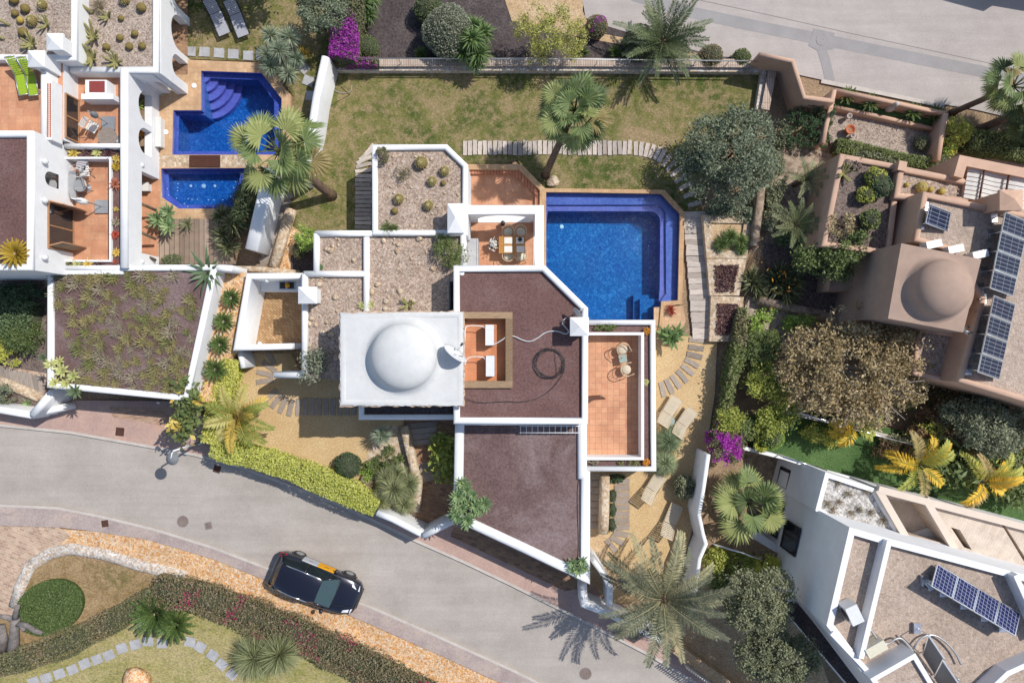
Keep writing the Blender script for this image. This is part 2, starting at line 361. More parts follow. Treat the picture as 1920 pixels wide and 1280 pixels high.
M['bark_pale'] = mottled('pale_bark', [(.3, C(168, 158, 150)), (.7, C(205, 196, 188))], 4, 25, .3, bump=.5)
M['bark_grey'] = mottled('dead_wood', [(.3, C(120, 112, 108)), (.7, C(168, 160, 156))], 3, 20, .35, bump=.7)
M['metal'] = plain('grey_metal', D(.45, .46, .47), .4, .7)
M['metal_white'] = plain('white_enamel', D(.64, .65, .66), .4)
M['alu'] = plain('aluminium', D(.7, .7, .72), .3, .9)
M['chrome'] = plain('bright_rail', D(.85, .85, .87), .15, 1.0)
M['black'] = plain('black_plastic', D(.02, .02, .022), .5)
M['rubber'] = plain('rubber', D(.025, .025, .027), .8)
M['dark'] = plain('dark_interior', D(.018, .02, .022), .8)
M['glass_dark'] = plain('window_glass', D(.02, .024, .028), .06, 0, .8)
M['cloth_grey'] = plain('grey_canvas', D(.16, .17, .18), .9)
M['cloth_white'] = plain('off_white_canvas', D(.62, .61, .58), .9)
M['cloth_cream'] = plain('cream_canvas', D(.6, .57, .45), .9)
M['cloth_green'] = plain('lime_canvas', D(.30, .45, .02), .7)
M['strap'] = plain('woven_strap', C(222, 208, 184), .8)
M['strap_grey'] = plain('grey_strap', D(.38, .38, .42), .8)
M['wicker'] = plain('cream_wicker', D(.52, .40, .26), .7)
M['pv'] = None
# ------------------------------------------------------------------ special materials
def pool_caustic_tiles(name, a, b, c, sc=.05):
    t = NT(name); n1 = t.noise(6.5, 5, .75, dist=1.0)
    col = t.ramp(n1, [(.34, a), (.52, b), (.66, c)])  # distorted noise paints wavy caustic light into the tile colour
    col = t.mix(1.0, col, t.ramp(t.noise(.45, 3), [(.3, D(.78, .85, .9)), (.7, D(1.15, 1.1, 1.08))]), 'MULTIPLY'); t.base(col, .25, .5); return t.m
M['pool_deep'] = pool_caustic_tiles('blue_caustic_tiles', D(.005, .075, .28), D(.012, .135, .39), D(.07, .30, .60))
M['pool_ledge'] = pool_caustic_tiles('violet_caustic_tiles', D(.14, .14, .42), D(.19, .18, .50), D(.27, .26, .58))
M['pool_violet'] = pool_caustic_tiles('lilac_caustic_tiles', D(.24, .16, .46), D(.28, .20, .52), D(.33, .25, .58))
def water(name, tint, bump=.8):
    t = NT(name); tr = t.n('ShaderNodeBsdfTransparent'); tr.inputs[0].default_value = tint
    g = t.n('ShaderNodeBsdfGlossy'); g.inputs['Roughness'].default_value = .03
    fr = t.n('ShaderNodeFresnel'); fr.inputs[0].default_value = 1.33
    bp = t.n('ShaderNodeBump'); bp.inputs['Strength'].default_value = bump; bp.inputs['Distance'].default_value = .03
    n1 = t.noise(5, 4, .6, dist=1.2); t.l(n1, bp.inputs['Height'])
    t.l(bp.outputs[0], g.inputs['Normal']); t.l(bp.outputs[0], fr.inputs['Normal'])
    mx = t.n('ShaderNodeMixShader'); t.l(fr.outputs[0], mx.inputs[0]); t.l(tr.outputs[0], mx.inputs[1]); t.l(g.outputs[0], mx.inputs[2])
    t.l(mx.outputs[0], t.o.inputs[0]); return t.m
M['water'] = water('pool_water', D(.62, .84, .93))
M['water_deep'] = water('pool_water_deep', D(.56, .74, .93))
def pv_mat(name, cell, line, nx, ny):
    t = NT(name); tc = t.n('ShaderNodeTexCoord'); b = t.n('ShaderNodeTexBrick', offset=0.0)
    b.inputs['Color1'].default_value = cell; b.inputs['Color2'].default_value = tuple(c*1.15 for c in cell[:3]) + (1,)
    b.inputs['Mortar'].default_value = line; b.inputs['Scale'].default_value = 1; b.inputs['Mortar Size'].default_value = .008
    b.inputs['Brick Width'].default_value = nx; b.inputs['Row Height'].default_value = ny
    t.l(tc.outputs['Object'], b.inputs['Vector']); t.base(b.outputs['Color'], .2, .12); return t.m
M['pv'] = pv_mat('solar_cells', D(.018, .024, .05), D(.26, .28, .32), .5, .165)
M['pv_blue'] = pv_mat('blue_solar_cells', D(.016, .02, .075), D(.30, .32, .40), .165, .165)
M['collector'] = plain('black_collector', D(.10, .10, .11), .35)
def car_paint():
    t = NT('car_paint'); t.base(D(.013, .014, .026), .22, .5); t.b.inputs['Coat Weight'].default_value = 1.0; t.b.inputs['Coat Roughness'].default_value = .04
    t.b.inputs['Metallic'].default_value = .35; return t.m
M['paint'] = car_paint()
M['windscreen'] = plain('windscreen_glass', D(.012, .018, .02), .05, 0, .6)
M['front_glass'] = plain('front_windscreen', D(.045, .075, .08), .05, 0, .8)
M['yellow'] = plain('yellow_tape', C(255, 180, 0), .5)
M['silver_card'] = plain('silver_shade', D(.42, .44, .47), .5)
M['red_glass'] = plain('red_lamp', D(.35, .01, .015), .15)
M['lamp_clear'] = plain('clear_lamp', D(.75, .76, .8), .1)
M['lamp_white'] = plain('lamp_disc', D(.78, .80, .80), .5)
M['terracotta'] = plain('terracotta_pot', C(205, 120, 80), .8)
M['rust'] = mottled('rusted_plate', [(.3, C(84, 58, 50)), (.7, C(104, 74, 64))], 3, 30, .2)
M['iron'] = mottled('cast_iron', [(.3, C(132, 116, 110)), (.7, C(158, 142, 134))], 3, 30, .3)
# foliage (photo-referenced leaf tints)
LK = 1.32
def dsat(c, k=.74): l = .3*c[0]+.59*c[1]+.11*c[2]; return tuple(l+(x-l)*k for x in c)
LF = lambda n, *cs, sat=.76, **k: leafy(n, [C(*dsat(c, sat), LK) for c in cs], **k)
M['lf_fan'] = [LF('fan_leaf_a', (96, 120, 58), (116, 138, 72), (134, 152, 84)), LF('fan_leaf_b', (140, 152, 74), (166, 172, 96)), LF('fan_leaf_c', (70, 92, 44), (92, 112, 58)), LF('fan_leaf_old', (176, 152, 88), (150, 130, 70))]
M['lf_date'] = [LF('date_leaf_a', (92, 100, 74), (118, 124, 92), (146, 148, 112)), LF('date_leaf_b', (150, 148, 108), (180, 174, 124)), LF('date_leaf_c', (92, 100, 82), (118, 126, 102))]
M['lf_dateg'] = [LF('date_green_a', (96, 112, 66), (124, 138, 86)), LF('date_green_b', (120, 130, 88), (150, 156, 106)), LF('date_green_c', (74, 90, 54), (98, 114, 70))]
M['lf_areca'] = [LF('areca_green', (120, 136, 46), (158, 166, 62)), LF('areca_gold', (206, 166, 50), (226, 192, 76)), LF('areca_pale', (186, 182, 84), (204, 190, 110))]
M['lf_gold'] = [LF('gold_frond', (232, 186, 50), (244, 208, 84), sat=1.0), LF('lime_frond', (176, 180, 50), (200, 200, 80)), LF('dry_frond', (206, 176, 110), (190, 160, 90))]
M['lf_cycad'] = LF('cycad_leaf', (62, 92, 36), (88, 118, 48), (118, 142, 64))
M['lf_cycad_y'] = LF('cycad_yellow', (178, 140, 20), (214, 172, 34), (190, 158, 40))
M['lf_agave'] = LF('agave_leaf', (92, 118, 76), (110, 134, 90), (80, 104, 68), rough=.5)
M['lf_attenuata'] = LF('foxtail_agave_leaf', (92, 126, 76), (118, 150, 92), (150, 176, 112), rough=.5)
M['lf_lime'] = LF('lime_rosette', (196, 200, 110), (212, 210, 130), (176, 188, 96))
M['lf_yucca'] = LF('yucca_leaf', (150, 168, 138), (180, 194, 164), (126, 146, 116))
M['lf_grasstree'] = LF('grass_tree_leaf', (150, 158, 104), (176, 180, 124), (128, 140, 88))
M['lf_yuccag'] = LF('green_yucca_leaf', (98, 128, 56), (130, 156, 78), (78, 108, 42))
M['lf_cordy'] = LF('green_strap_leaf', (88, 124, 56), (122, 152, 80), (66, 100, 40))
M['lf_straggle'] = LF('tuft_olive', (142, 134, 78), (166, 152, 92), (124, 124, 76))
M['lf_straggle2'] = LF('tuft_grey', (154, 140, 116), (172, 158, 130), (138, 126, 104))
M['lf_straggle3'] = LF('tuft_green', (120, 128, 72), (148, 146, 74), (104, 118, 70))
M['lf_olive'] = LF('olive_leaf', (102, 116, 86), (130, 142, 110), (154, 164, 132), (84, 98, 70))
M['lf_olive2'] = LF('grey_olive_leaf', (122, 130, 92), (152, 156, 116), (100, 110, 76))
M['lf_grey'] = LF('grey_green_leaf', (112, 122, 98), (134, 142, 118), (152, 158, 134))
M['lf_box'] = LF('boxwood_leaf', (70, 94, 42), (96, 120, 58), (116, 138, 72))
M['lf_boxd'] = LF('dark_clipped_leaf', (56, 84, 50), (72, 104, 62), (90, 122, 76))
M['lf_hedge'] = LF('yellow_hedge_leaf', (200, 202, 92), (222, 220, 118), (172, 178, 72), (232, 228, 138), sat=.95)
M['lf_lemon'] = LF('lemon_leaf', (206, 208, 50), (222, 220, 80), (176, 186, 40))
M['lf_brightg'] = LF('bright_green_leaf', (132, 168, 50), (160, 194, 74), (108, 148, 40))
M['lf_brown'] = LF('brown_leaf', (150, 132, 94), (178, 160, 116), (132, 118, 88), (198, 182, 142), (146, 134, 112), sat=.95)
M['lf_rust'] = LF('rust_leaf', (140, 110, 80), (166, 120, 84), (122, 112, 72))
M['lf_bush'] = LF('mid_green_leaf', (100, 120, 56), (128, 144, 74), (82, 104, 46))
M['lf_ybush'] = LF('yellow_green_leaf', (170, 178, 56), (196, 196, 74), (146, 160, 50), (126, 146, 50))
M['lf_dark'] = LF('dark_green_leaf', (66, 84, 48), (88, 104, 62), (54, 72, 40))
M['lf_mimosa'] = LF('mimosa_leaf', (172, 176, 66), (150, 158, 70), (190, 188, 80), (134, 142, 76))
M['lf_magenta'] = LF('magenta_bract', (176, 56, 176), (204, 84, 206), (150, 40, 150), sat=1.0, trans=.35)
M['lf_crimson'] = LF('crimson_bract', (196, 40, 96), (214, 60, 120), trans=.3)
M['lf_bgreen'] = LF('bougainvillea_leaf', (110, 112, 66), (132, 128, 84), (92, 98, 58), (150, 138, 104))
M['lf_bbrown'] = LF('dry_bougainvillea_leaf', (140, 118, 88), (124, 122, 70), (168, 142, 116), (108, 116, 62), (156, 108, 92))
M['lf_purple'] = LF('purple_ground_leaf', (112, 72, 74), (136, 92, 94), (94, 60, 62))
M['lf_maroon'] = LF('maroon_leaf', (92, 54, 60), (116, 74, 78), (76, 46, 50))
M['lf_red'] = LF('red_rosette', (206, 70, 50), (222, 92, 66))
M['lf_coral'] = LF('coral_rosette', (190, 96, 72), (206, 124, 92), (160, 90, 70))
M['lf_yellowflower'] = LF('yellow_rosette', (220, 180, 60), (230, 200, 90), (200, 170, 50))
M['lf_orange'] = LF('orange_petal', (240, 140, 10), (250, 165, 30), (228, 120, 10))
M['lf_grass'] = LF('fountain_grass_blade', (128, 148, 98), (158, 174, 128), (108, 130, 80))
M['lf_juniper'] = LF('juniper_leaf', (92, 118, 72), (112, 138, 88), (78, 102, 58))
M['lf_strelitzia'] = LF('strelitzia_leaf', (92, 104, 62), (120, 128, 84), (146, 148, 104))
M['cactus'] = mottled('barrel_cactus_skin', [(.3, C(128, 112, 62)), (.7, C(156, 138, 84))], 8, 40, .35)
M['cactus_g'] = mottled('green_cactus_skin', [(.3, C(150, 146, 96)), (.7, C(180, 174, 118))], 8, 40, .3)
M['cactus_y'] = mottled('golden_cactus_skin', [(.3, C(186, 160, 76)), (.7, C(206, 184, 100))], 8, 40, .3)
M['wool'] = plain('cactus_wool', C(226, 214, 160), .95)
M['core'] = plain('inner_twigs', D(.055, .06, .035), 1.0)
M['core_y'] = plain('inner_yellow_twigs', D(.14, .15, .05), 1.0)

# ------------------------------------------------------------------ plant builders (local coordinates, base at the origin)
def unit(a): return a/np.maximum(1e-9, np.linalg.norm(a, axis=-1, keepdims=True))
def diamonds(base, dirv, side, L, Wd, fold=0.0):
    """(N,4,3) leaves: base, left-mid, tip, right-mid"""
    L = np.asarray(L).reshape(-1, 1); Wd = np.asarray(Wd).reshape(-1, 1)
    mid = base + dirv*L*0.45
    return np.stack([base, mid + side*Wd/2, base + dirv*L, mid - side*Wd/2], 1)
def cards(mb, P, size, r, mi=0, up=.55, asp=.55, jit=.4):
    N = len(P); nrm = r.normal(size=(N, 3)); nrm[:, 2] = np.abs(nrm[:, 2]) + up; nrm = unit(nrm)
    a = unit(np.cross(nrm, r.normal(size=(N, 3)))); b = np.cross(nrm, a)
    s = size*(1 + jit*(r.random(N)*2-1))
    mb.npquads(diamonds(P - a*s[:, None]*.5, a, b, s, s*asp), mi)
def lift(loc, zc):
    k = (H - zc - loc[2])/(H - loc[2]); return Vector((loc[0]*k, loc[1]*k, loc[2]))
def mz(blobs): return sum(b[0][2]+.3*b[1][2] for b in blobs)/len(blobs)
def clumps(P, n, r, s):
    k = max(8, n//30); c = P[r.integers(0, len(P), k)]; return c[r.integers(0, k, n)] + r.normal(size=(n, 3))*np.array((s, s, s*.8))
def blob_points(blobs, n, r, lo=.6, bottom=-.55):
    out = []; tot = sum((b[1][0]*b[1][1]+b[1][0]*b[1][2]+b[1][1]*b[1][2]) for b in blobs)
    for c, rad in blobs:
        k = int(n*(rad[0]*rad[1]+rad[0]*rad[2]+rad[1]*rad[2])/tot)+1
        d = unit(r.normal(size=(k*2, 3))); d = d[d[:, 2] > bottom][:k]
        ra = lo + (1.04-lo)*r.random(len(d))**.6
        out.append(np.array(c) + d*np.array(rad)*ra[:, None])
    return np.concatenate(out)
def sp_noise(P, r, n=7, f=(.5, 1.6)):
    v = np.zeros(len(P))
    for _ in range(n):
        k = r.normal(size=3); k = k/np.linalg.norm(k)*r.uniform(*f)*6.28; v += np.sin(P@k + r.uniform(0, 6.28))
    return v/n**.5
def trunk_mesh(mb, h, r0, r1, lean=(0, 0), seed=0, limbs=5, spread=1.0, crown_h=1.0, wob=.08):
    q = random.Random(seed); pts = []; rad = []
    for i in range(6):
        t = i/5; pts.append((lean[0]*t + q.uniform(-wob, wob)*h*.3*(t > 0), lean[1]*t + q.uniform(-wob, wob)*h*.3*(t > 0), h*t)); rad.append(r0 + (r1-r0)*t)
    rad[0] *= 1.25; mb.tube(pts, rad, 8)
    tip = Vector(pts[-1])
    for k in range(limbs):
        a = 6.283*k/limbs + q.uniform(-.4, .4); L = spread*q.uniform(.7, 1.05); up = crown_h*q.uniform(.25, .8)
        p1 = tip + Vector((math.cos(a)*L*.45, math.sin(a)*L*.45, up*.6)); p2 = tip + Vector((math.cos(a+.2)*L, math.sin(a+.2)*L, up))
        mb.tube([tip - Vector((0, 0, h*.1)), p1, p2], [r1*.75, r1*.5, r1*.15], 6)
        for j in (-.5, .6):
            p3 = p1 + Vector((math.cos(a+j)*L*.5, math.sin(a+j)*L*.5, up*.5)); mb.tube([p1, p3], [r1*.35, r1*.08], 5)
            for jj in (-.5, .5):
                p4 = p3 + Vector((math.cos(a+j+jj)*L*.28, math.sin(a+j+jj)*L*.28, up*.25)); mb.tube([(p1+p3)/2, p4], [r1*.18, r1*.05], 4)
def make_tree(name, label, cat, loc, blobs, n, leaf, mat, trunk_h, r0=.14, bark='bark', group=None, seed=1, lean=(0, 0), limbs=6, lo=.55, asp=.5, up=.4, flowers=None, gaps=.55, scale=1.0, clump=None):
    loc = lift(loc, mz(blobs)); t = thing(name, label, cat, loc, 0, group, scale); r = np.random.default_rng(seed)
    mb = MB(); ext = max(abs(b[0][0])+b[1][0] for b in blobs)
    top = max(b[0][2]+b[1][2] for b in blobs)
    trunk_mesh(mb, trunk_h, r0, r0*.6, lean, seed, limbs, ext*.62, (top-trunk_h)*.75); obj('trunk', mb, M[bark], t, True)
    P = blob_points(blobs, int(n*1.35), r, lo); v = sp_noise(P, r); P = P[v > np.quantile(v, gaps*.45)]; P = clumps(P, len(P), r, clump or leaf*.95)
    mb = MB(); mi = 0
    if flowers:
        v2 = sp_noise(P, r, 6, (.4, 1.2)); mi = (v2 + r.random(len(P))*.8 > np.quantile(v2, 1-flowers[1])+.4).astype(int)
    cards(mb, P, leaf, r, mi, up, asp); obj('crown', mb, [M[mat]] + ([M[flowers[0]]] if flowers else []), t, True); return t
def make_ball(name, label, loc, rad, mat, leaf=.07, n=2600, seed=1, group=None, flowers=None, core='core', h=None, amp=.04, cat='shrub'):
    loc = lift(loc, (rad[2] if isinstance(rad, tuple) else rad)*.9); t = thing(name, label, cat, loc, 0, group); r = np.random.default_rng(seed)
    rx, ry, rz = rad if isinstance(rad, tuple) else (rad,)*3; cz = rz*.85 if h is None else h
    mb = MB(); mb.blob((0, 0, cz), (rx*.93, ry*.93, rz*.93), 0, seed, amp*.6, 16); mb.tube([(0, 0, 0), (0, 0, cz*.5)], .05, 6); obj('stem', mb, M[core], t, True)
    d = unit(r.normal(size=(n, 3))); q = 1 + amp*(np.sin(d[:, 0]*5+seed)+np.sin(d[:, 1]*6+seed*2)+np.sin(d[:, 2]*5))/2
    P = np.array((0, 0, cz)) + d*np.array((rx, ry, rz))*(q*(.95+.09*r.random(n)))[:, None]; P = P[P[:, 2] > .02]
    mb = MB(); mi = 0
    if flowers: v = sp_noise(P, r); mi = (v > np.quantile(v, 1-flowers[1])).astype(int)*(r.random(len(P)) < .7)
    cards(mb, P, leaf, r, mi, .35, .6); obj('foliage', mb, [M[mat]] + ([M[flowers[0]]] if flowers else []), t, True); return t
def make_bush(name, label, loc, blobs, n, leaf, mat, seed=1, group=None, flowers=None, asp=.5, up=.5, lo=.6, cat='shrub', gaps=.4):
    loc = lift(loc, mz(blobs)); t = thing(name, label, cat, loc, 0, group); r = np.random.default_rng(seed)
    mb = MB(); q = random.Random(seed)
    for c, rad in blobs:
        for k in range(4):
            a = q.uniform(0, 6.28); mb.tube([(c[0]*.4, c[1]*.4, 0), (c[0]*.8, c[1]*.8, c[2]*.6), (c[0]+math.cos(a)*rad[0]*.6, c[1]+math.sin(a)*rad[1]*.6, c[2]+rad[2]*.3)], [.035, .025, .008], 5)
    obj('stem', mb, M['bark'], t, True)
    P = blob_points(blobs, int(n*1.25), r, lo, -.8); P = P[P[:, 2] > .02]; v = sp_noise(P, r, 6, (.6, 2)); P = P[v > np.quantile(v, gaps*.4)]; P = clumps(P, len(P), r, leaf*.8) if len(P) > 700 else P
    mb = MB(); mi = 0
    if flowers: v2 = sp_noise(P, r); mi = (v2 + r.random(len(P))*.9 > np.quantile(v2, 1-flowers[1])+.45).astype(int)
    cards(mb, P, leaf, r, mi, up, asp); obj('foliage', mb, [M[mat]] + ([M[flowers[0]]] if flowers else []), t, True); return t
def hedge_mesh(path, w, h, n, leaf, r, dz=.06, wvar=.12):
    """leaf cards over the top and the sides of a hedge that follows a path (world xy); returns points"""
    p = np.array(path, float); d = np.diff(p, axis=0); L = np.linalg.norm(d, axis=1); cum = np.concatenate([[0], np.cumsum(L)])
    s = r.random(n)*cum[-1]; i = np.clip(np.searchsorted(cum, s)-1, 0, len(L)-1); f = (s-cum[i])/L[i]
    c = p[i] + d[i]*f[:, None]; nn = np.stack([-d[i, 1], d[i, 0]], 1)/L[i][:, None]
    u = r.random(n); top = u < .6; ww = w if np.isscalar(w) else np.interp(s, cum, w); side = np.sign(r.random(n)-.5)
    tt = np.where(top, (r.random(n)*2-1), side*(1+.05*r.normal(size=n)))
    prof = (1 - .10*np.abs(tt)**4); hh = h if np.isscalar(h) else np.interp(s, cum, h)
    z = np.where(top, hh*prof + dz*r.normal(size=n), hh*.95*r.random(n)**.6)
    bul = 1 + wvar*np.sin(s*2.1)*np.sin(s*.83+1)
    P = np.stack([c[:, 0]+nn[:, 0]*tt*ww/2*bul, c[:, 1]+nn[:, 1]*tt*ww/2*bul, z], 1)
    P[:, 2] += .05*sp_noise(P*np.array((1, 1, 0)), r, 6, (.3, 1)); return P
def make_hedge(name, label, z0, path, w, h, n, leaf, mat, seed=1, flowers=None, core='core', cat='hedge', dz=.06):
    c = path[len(path)//2]; t = thing(name, label, cat, (c[0], c[1], z0)); r = np.random.default_rng(seed)
    lp = [(p[0]-c[0], p[1]-c[1]) for p in path]
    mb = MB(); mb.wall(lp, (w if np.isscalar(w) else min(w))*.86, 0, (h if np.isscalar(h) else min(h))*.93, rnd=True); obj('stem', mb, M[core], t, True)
    P = hedge_mesh(lp, w, h, n, leaf, r, dz); mb = MB(); mi = 0
    if flowers: v = sp_noise(P, r, 7, (.15, .6)); mi = ((v > np.quantile(v, 1-flowers[1]))*(r.random(n) < flowers[2])).astype(int)
    cards(mb, P, leaf, r, mi, .6, .6); obj('foliage', mb, [M[mat]] + ([M[flowers[0]]] if flowers else []), t, True); return t
def frond(mb, base, az, el, L, droop, ll, n, wd, mi, r, vang=.45, rmi=None, rr=.02, dense=1.0, taper=.35):
    """feather frond: rachis tube + n leaflet pairs"""
    m = 14; pts = [np.array(base, float)]; e = el; dirs = []
    for i in range(m):
        d = np.array((math.cos(az)*math.cos(e), math.sin(az)*math.cos(e), math.sin(e))); dirs.append(d)
        pts.append(pts[-1] + d*L/m); e -= droop/m*(0.5 + 1.1*i/m)
    dirs.append(dirs[-1]); pts = np.array(pts); dirs = np.array(dirs)
    mb.tube([tuple(p) for p in pts[::2]], [rr*(1-.8*i/(len(pts[::2])-1)) for i in range(len(pts[::2]))], 4, mi if rmi is None else rmi)
    t = np.linspace(.12, 1, n); idx = np.clip((t*m).astype(int), 0, m); fr = t*m - idx
    nx = np.minimum(idx+1, m); c = pts[idx]*(1-fr)[:, None] + pts[nx]*fr[:, None]; d = dirs[idx]
    sd = unit(np.cross(d, np.array((0, 0, 1.0)))); upv = np.cross(sd, d)
    prof = np.minimum(1, (t-.04)*5)*(1-.62*np.maximum(0, t-.45)/.55)
    for s in (-1, 1):
        sw = .95 - .55*t
        lv = unit(d*(taper+.5*t)[:, None] + sd*s*np.cos(vang) + upv*(np.sin(vang)*(.6+.5*r.random(n)))[:, None] + r.normal(size=(n, 3))*.09)
        lv[:, 2] -= .18; lv = unit(lv)
        side = unit(np.cross(lv, upv + sd*s*.3)); mb.npquads(diamonds(c, lv, side, ll*prof*(.85+.3*r.random(n)), wd*np.ones(n)), mi)
def make_feather_palm(name, label, loc, top, nf, L, ll, mats, seed=1, group=None, lean=(0, 0), r0=.2, droop=1.3, n=34, wd=.045, el=(.1, 1.3), trunk='palm_bark', vang=.45, weights=(.5, .25, .25), cat='palm', jit=.12):
    loc = lift(loc, top+.2); t = thing(name, label, cat, loc, 0, group); r = np.random.default_rng(seed)
    mb = MB(); k = 9; mb.tube([(lean[0]*i/k, lean[1]*i/k, top*i/k) for i in range(k+1)], [r0*(1.25-.35*i/k)*(1+.06*(i % 2)) for i in range(k+1)], 10); mb.lathe((lean[0], lean[1], top), [(r0*.9, 0), (r0*.7, .12), (0, .2)], 8)
    obj('trunk', mb, M[trunk], t, True)
    mb = MB()
    for i in range(nf):
        az = i*2.39996 + r.normal()*jit; u = (i+.5)/nf; e = el[1] - (el[1]-el[0])*u + r.normal()*.07
        frond(mb, (lean[0]+.06*math.cos(az), lean[1]+.06*math.sin(az), top+.05), az, e, L*(.86+.24*r.random()), droop*(.8+.4*r.random()), ll, n, wd, int(r.choice(len(mats), p=weights)), r, vang, rmi=min(1, len(mats)-1), rr=.026)
    obj('crown', mb, mats, t, True); return t
def fan_leaf(mb, hub, az, tilt, rad, mi, r, nb=26, fan=1.75, roll=0.0):
    """pleated fan blade: narrow diamonds from the hub"""
    a = np.linspace(-fan, fan, nb) + r.normal(size=nb)*.02; ca, sa = math.cos(az), math.sin(az)
    f = np.array((ca*math.cos(tilt), sa*math.cos(tilt), math.sin(tilt))); s = np.array((-sa, ca, 0))
    nrm = np.cross(f, s); s = s*math.cos(roll) + nrm*math.sin(roll); nrm = np.cross(f, s)
    fold = .16*np.abs(a)
    d = unit(f*np.cos(a)[:, None] + s*np.sin(a)[:, None] + nrm*fold[:, None])
    side = unit(np.cross(d, nrm)); zig = np.where(np.arange(nb) % 2 == 0, 1, -1)[:, None]
    side = unit(side + nrm*zig*.45)
    L = rad*(1 - .16*np.abs(a)/fan)*(.93+.1*r.random(nb)); step = 2*fan/nb
    P = diamonds(np.array(hub)[None].repeat(nb, 0), d, side, L, L*.62*step*1.35)
    P[:, 1] += d*L[:, None]*.14; P[:, 3] += d*L[:, None]*.14; P[:, 2] -= np.array((0, 0, 1))*(L*.14)[:, None]
    mb.npquads(P, mi)
def make_fan_palm(name, label, loc, top, nl, pet, rad, seed=1, group=None, lean=(0, 0), r0=.2, mats=None, weights=(.45, .3, .2, .05), el=(-.7, 1.3), bend=.35, skirt=True):
    t = thing(name, label, 'palm', loc, 0, group); r = np.random.default_rng(seed); mats = mats or M['lf_fan']
    mb = MB(); k = 10; mb.tube([(lean[0]*(i/k)**1.2, lean[1]*(i/k)**1.2, top*i/k) for i in range(k+1)], [r0*(1.5 if i == 0 else 1.15-.3*i/k)*(1+.05*(i % 2)) for i in range(k+1)], 10)
    obj('trunk', mb, M['palm_bark'], t, True); mb = MB(); c = np.array((lean[0], lean[1], top))
    for i in range(nl):
        az = i*2.39996 + r.normal()*.15; u = (i+.5)/nl; e = el[1]-(el[1]-el[0])*u**.85 + r.normal()*.06
        p = pet*(.75+.4*r.random())*(0.75+.35*math.sin(math.pi*min(1, u*1.1)))
        d = np.array((math.cos(az)*math.cos(e), math.sin(az)*math.cos(e), math.sin(e))); hub = c + d*p - np.array((0, 0, .12*p)); mi = int(r.choice(4, p=weights))
        mb.tube([tuple(c + d*.05), tuple(c + d*p*.5 + np.array((0, 0, .03))), tuple(hub)], [.028, .022, .014], 4, mi)
        fan_leaf(mb, hub, az, e-bend-.35*r.random(), rad*(.85+.3*r.random()), mi, r, roll=r.normal()*.35)
    obj('crown', mb, mats, t, True); return t
def blade(mb, base, az, el, L, wd, curve, mi=0, segs=4, fold=.25, tw=0.0, belly=.45):
    """one thick tapering leaf with a V fold"""
    p = Vector(base); e = el; side = Vector((-math.sin(az), math.cos(az), 0)); vs = []
    for i in range(segs+1):
        t = i/segs; d = Vector((math.cos(az)*math.cos(e), math.sin(az)*math.cos(e), math.sin(e))); nrm = d.cross(side)*-1
        w = wd*(.55+.45*min(1, t/belly) if t < belly else max(.02, 1-((t-belly)/(1-belly))**1.4))/2
        vs += [tuple(p + side*w - nrm*(-fold*w)), tuple(p), tuple(p - side*w - nrm*(-fold*w))]
        p = p + d*L/segs; e += curve/segs
    fs = []
    for i in range(segs):
        a = i*3; fs += [(a, a+3, a+4, a+1), (a+1, a+4, a+5, a+2)]
    mb.add(vs, fs, mi, True)
def rosette(mb, c, n, L, wd, el=(.05, 1.2), curve=-.4, q=None, mi=0, segs=3, fold=.25, jit=.1, belly=.45):
    q = q or rng
    for i in range(n):
        u = (i+.5)/n; az = i*2.39996 + q.uniform(-.1, .1); e = el[1]-(el[1]-el[0])*u**.8 + q.uniform(-jit, jit)
        blade(mb, c, az, e, L*q.uniform(.8, 1.1)*(.55+.45*min(1, u*1.6)), wd*q.uniform(.85, 1.1), curve*q.uniform(.7, 1.3), mi, segs, fold, 0, belly)
def spikes(mb, c, n, L, wd, r, mi=0, lo=-.35, droop=.0):
    d = r.normal(size=(n*2, 3)); d = unit(d); d = d[d[:, 2] > lo][:n]; k = len(d)
    side = unit(np.cross(d, r.normal(size=(k, 3)))); L_ = L*(.75+.35*r.random(k))
    P = diamonds(np.array(c)[None] + d*.03, d, side, L_, wd*np.ones(k)); P[:, 2, 2] -= droop*L_; mb.npquads(P, mi)
def make_rosette(name, label, loc, n, L, wd, mat, el=(.05, 1.2), curve=-.4, seed=1, group=None, stem=.0, heads=None, cat='succulent', fold=.25, part='leaf_rosette', belly=.45, segs=3, scale=1.0):
    """one or several leaf rosettes on stems"""
    if loc[2] > -9: loc = lift(loc, (sum(h[2] for h in heads)/len(heads) if heads else stem)+.05)
    t = thing(name, label, cat, loc, 0, group, scale); q = random.Random(seed)
    heads = heads or [(0, 0, stem, 1.0)]
    mb = MB()
    for hx, hy, hz, s in heads: mb.tube([(hx*.3, hy*.3, -.03), (hx*.7, hy*.7, hz*.6), (hx, hy, hz+.02)], [.05*s, .045*s, .04*s], 6)
    obj('stem', mb, M['bark'], t, True)
    for hx, hy, hz, s in heads:
        mb = MB(); rosette(mb, (hx, hy, hz), n, L*s, wd*s, el, curve, q, 0, segs, fold, belly=belly); obj(part, mb, M[mat], t, True)
    return t
def make_spiky(name, label, loc, heads, n, L, wd, mat, seed=1, group=None, droop=.1, lo=-.35, cat='yucca', bark='bark'):
    loc = lift(loc, sum(h[2] for h in heads)/len(heads)); t = thing(name, label, cat, loc, 0, group); r = np.random.default_rng(seed); mb = MB()
    for hx, hy, hz, s in heads: mb.tube([(hx*.35, hy*.35, 0), (hx*.8, hy*.8, hz*.6), (hx, hy, hz)], [.09, .08, .06], 7)
    obj('trunk', mb, M[bark], t, True)
    for hx, hy, hz, s in heads:
        mb = MB(); spikes(mb, (hx, hy, hz), n, L*s, wd, r, 0, lo, droop); obj('leaf_head', mb, M[mat], t, True)
    return t
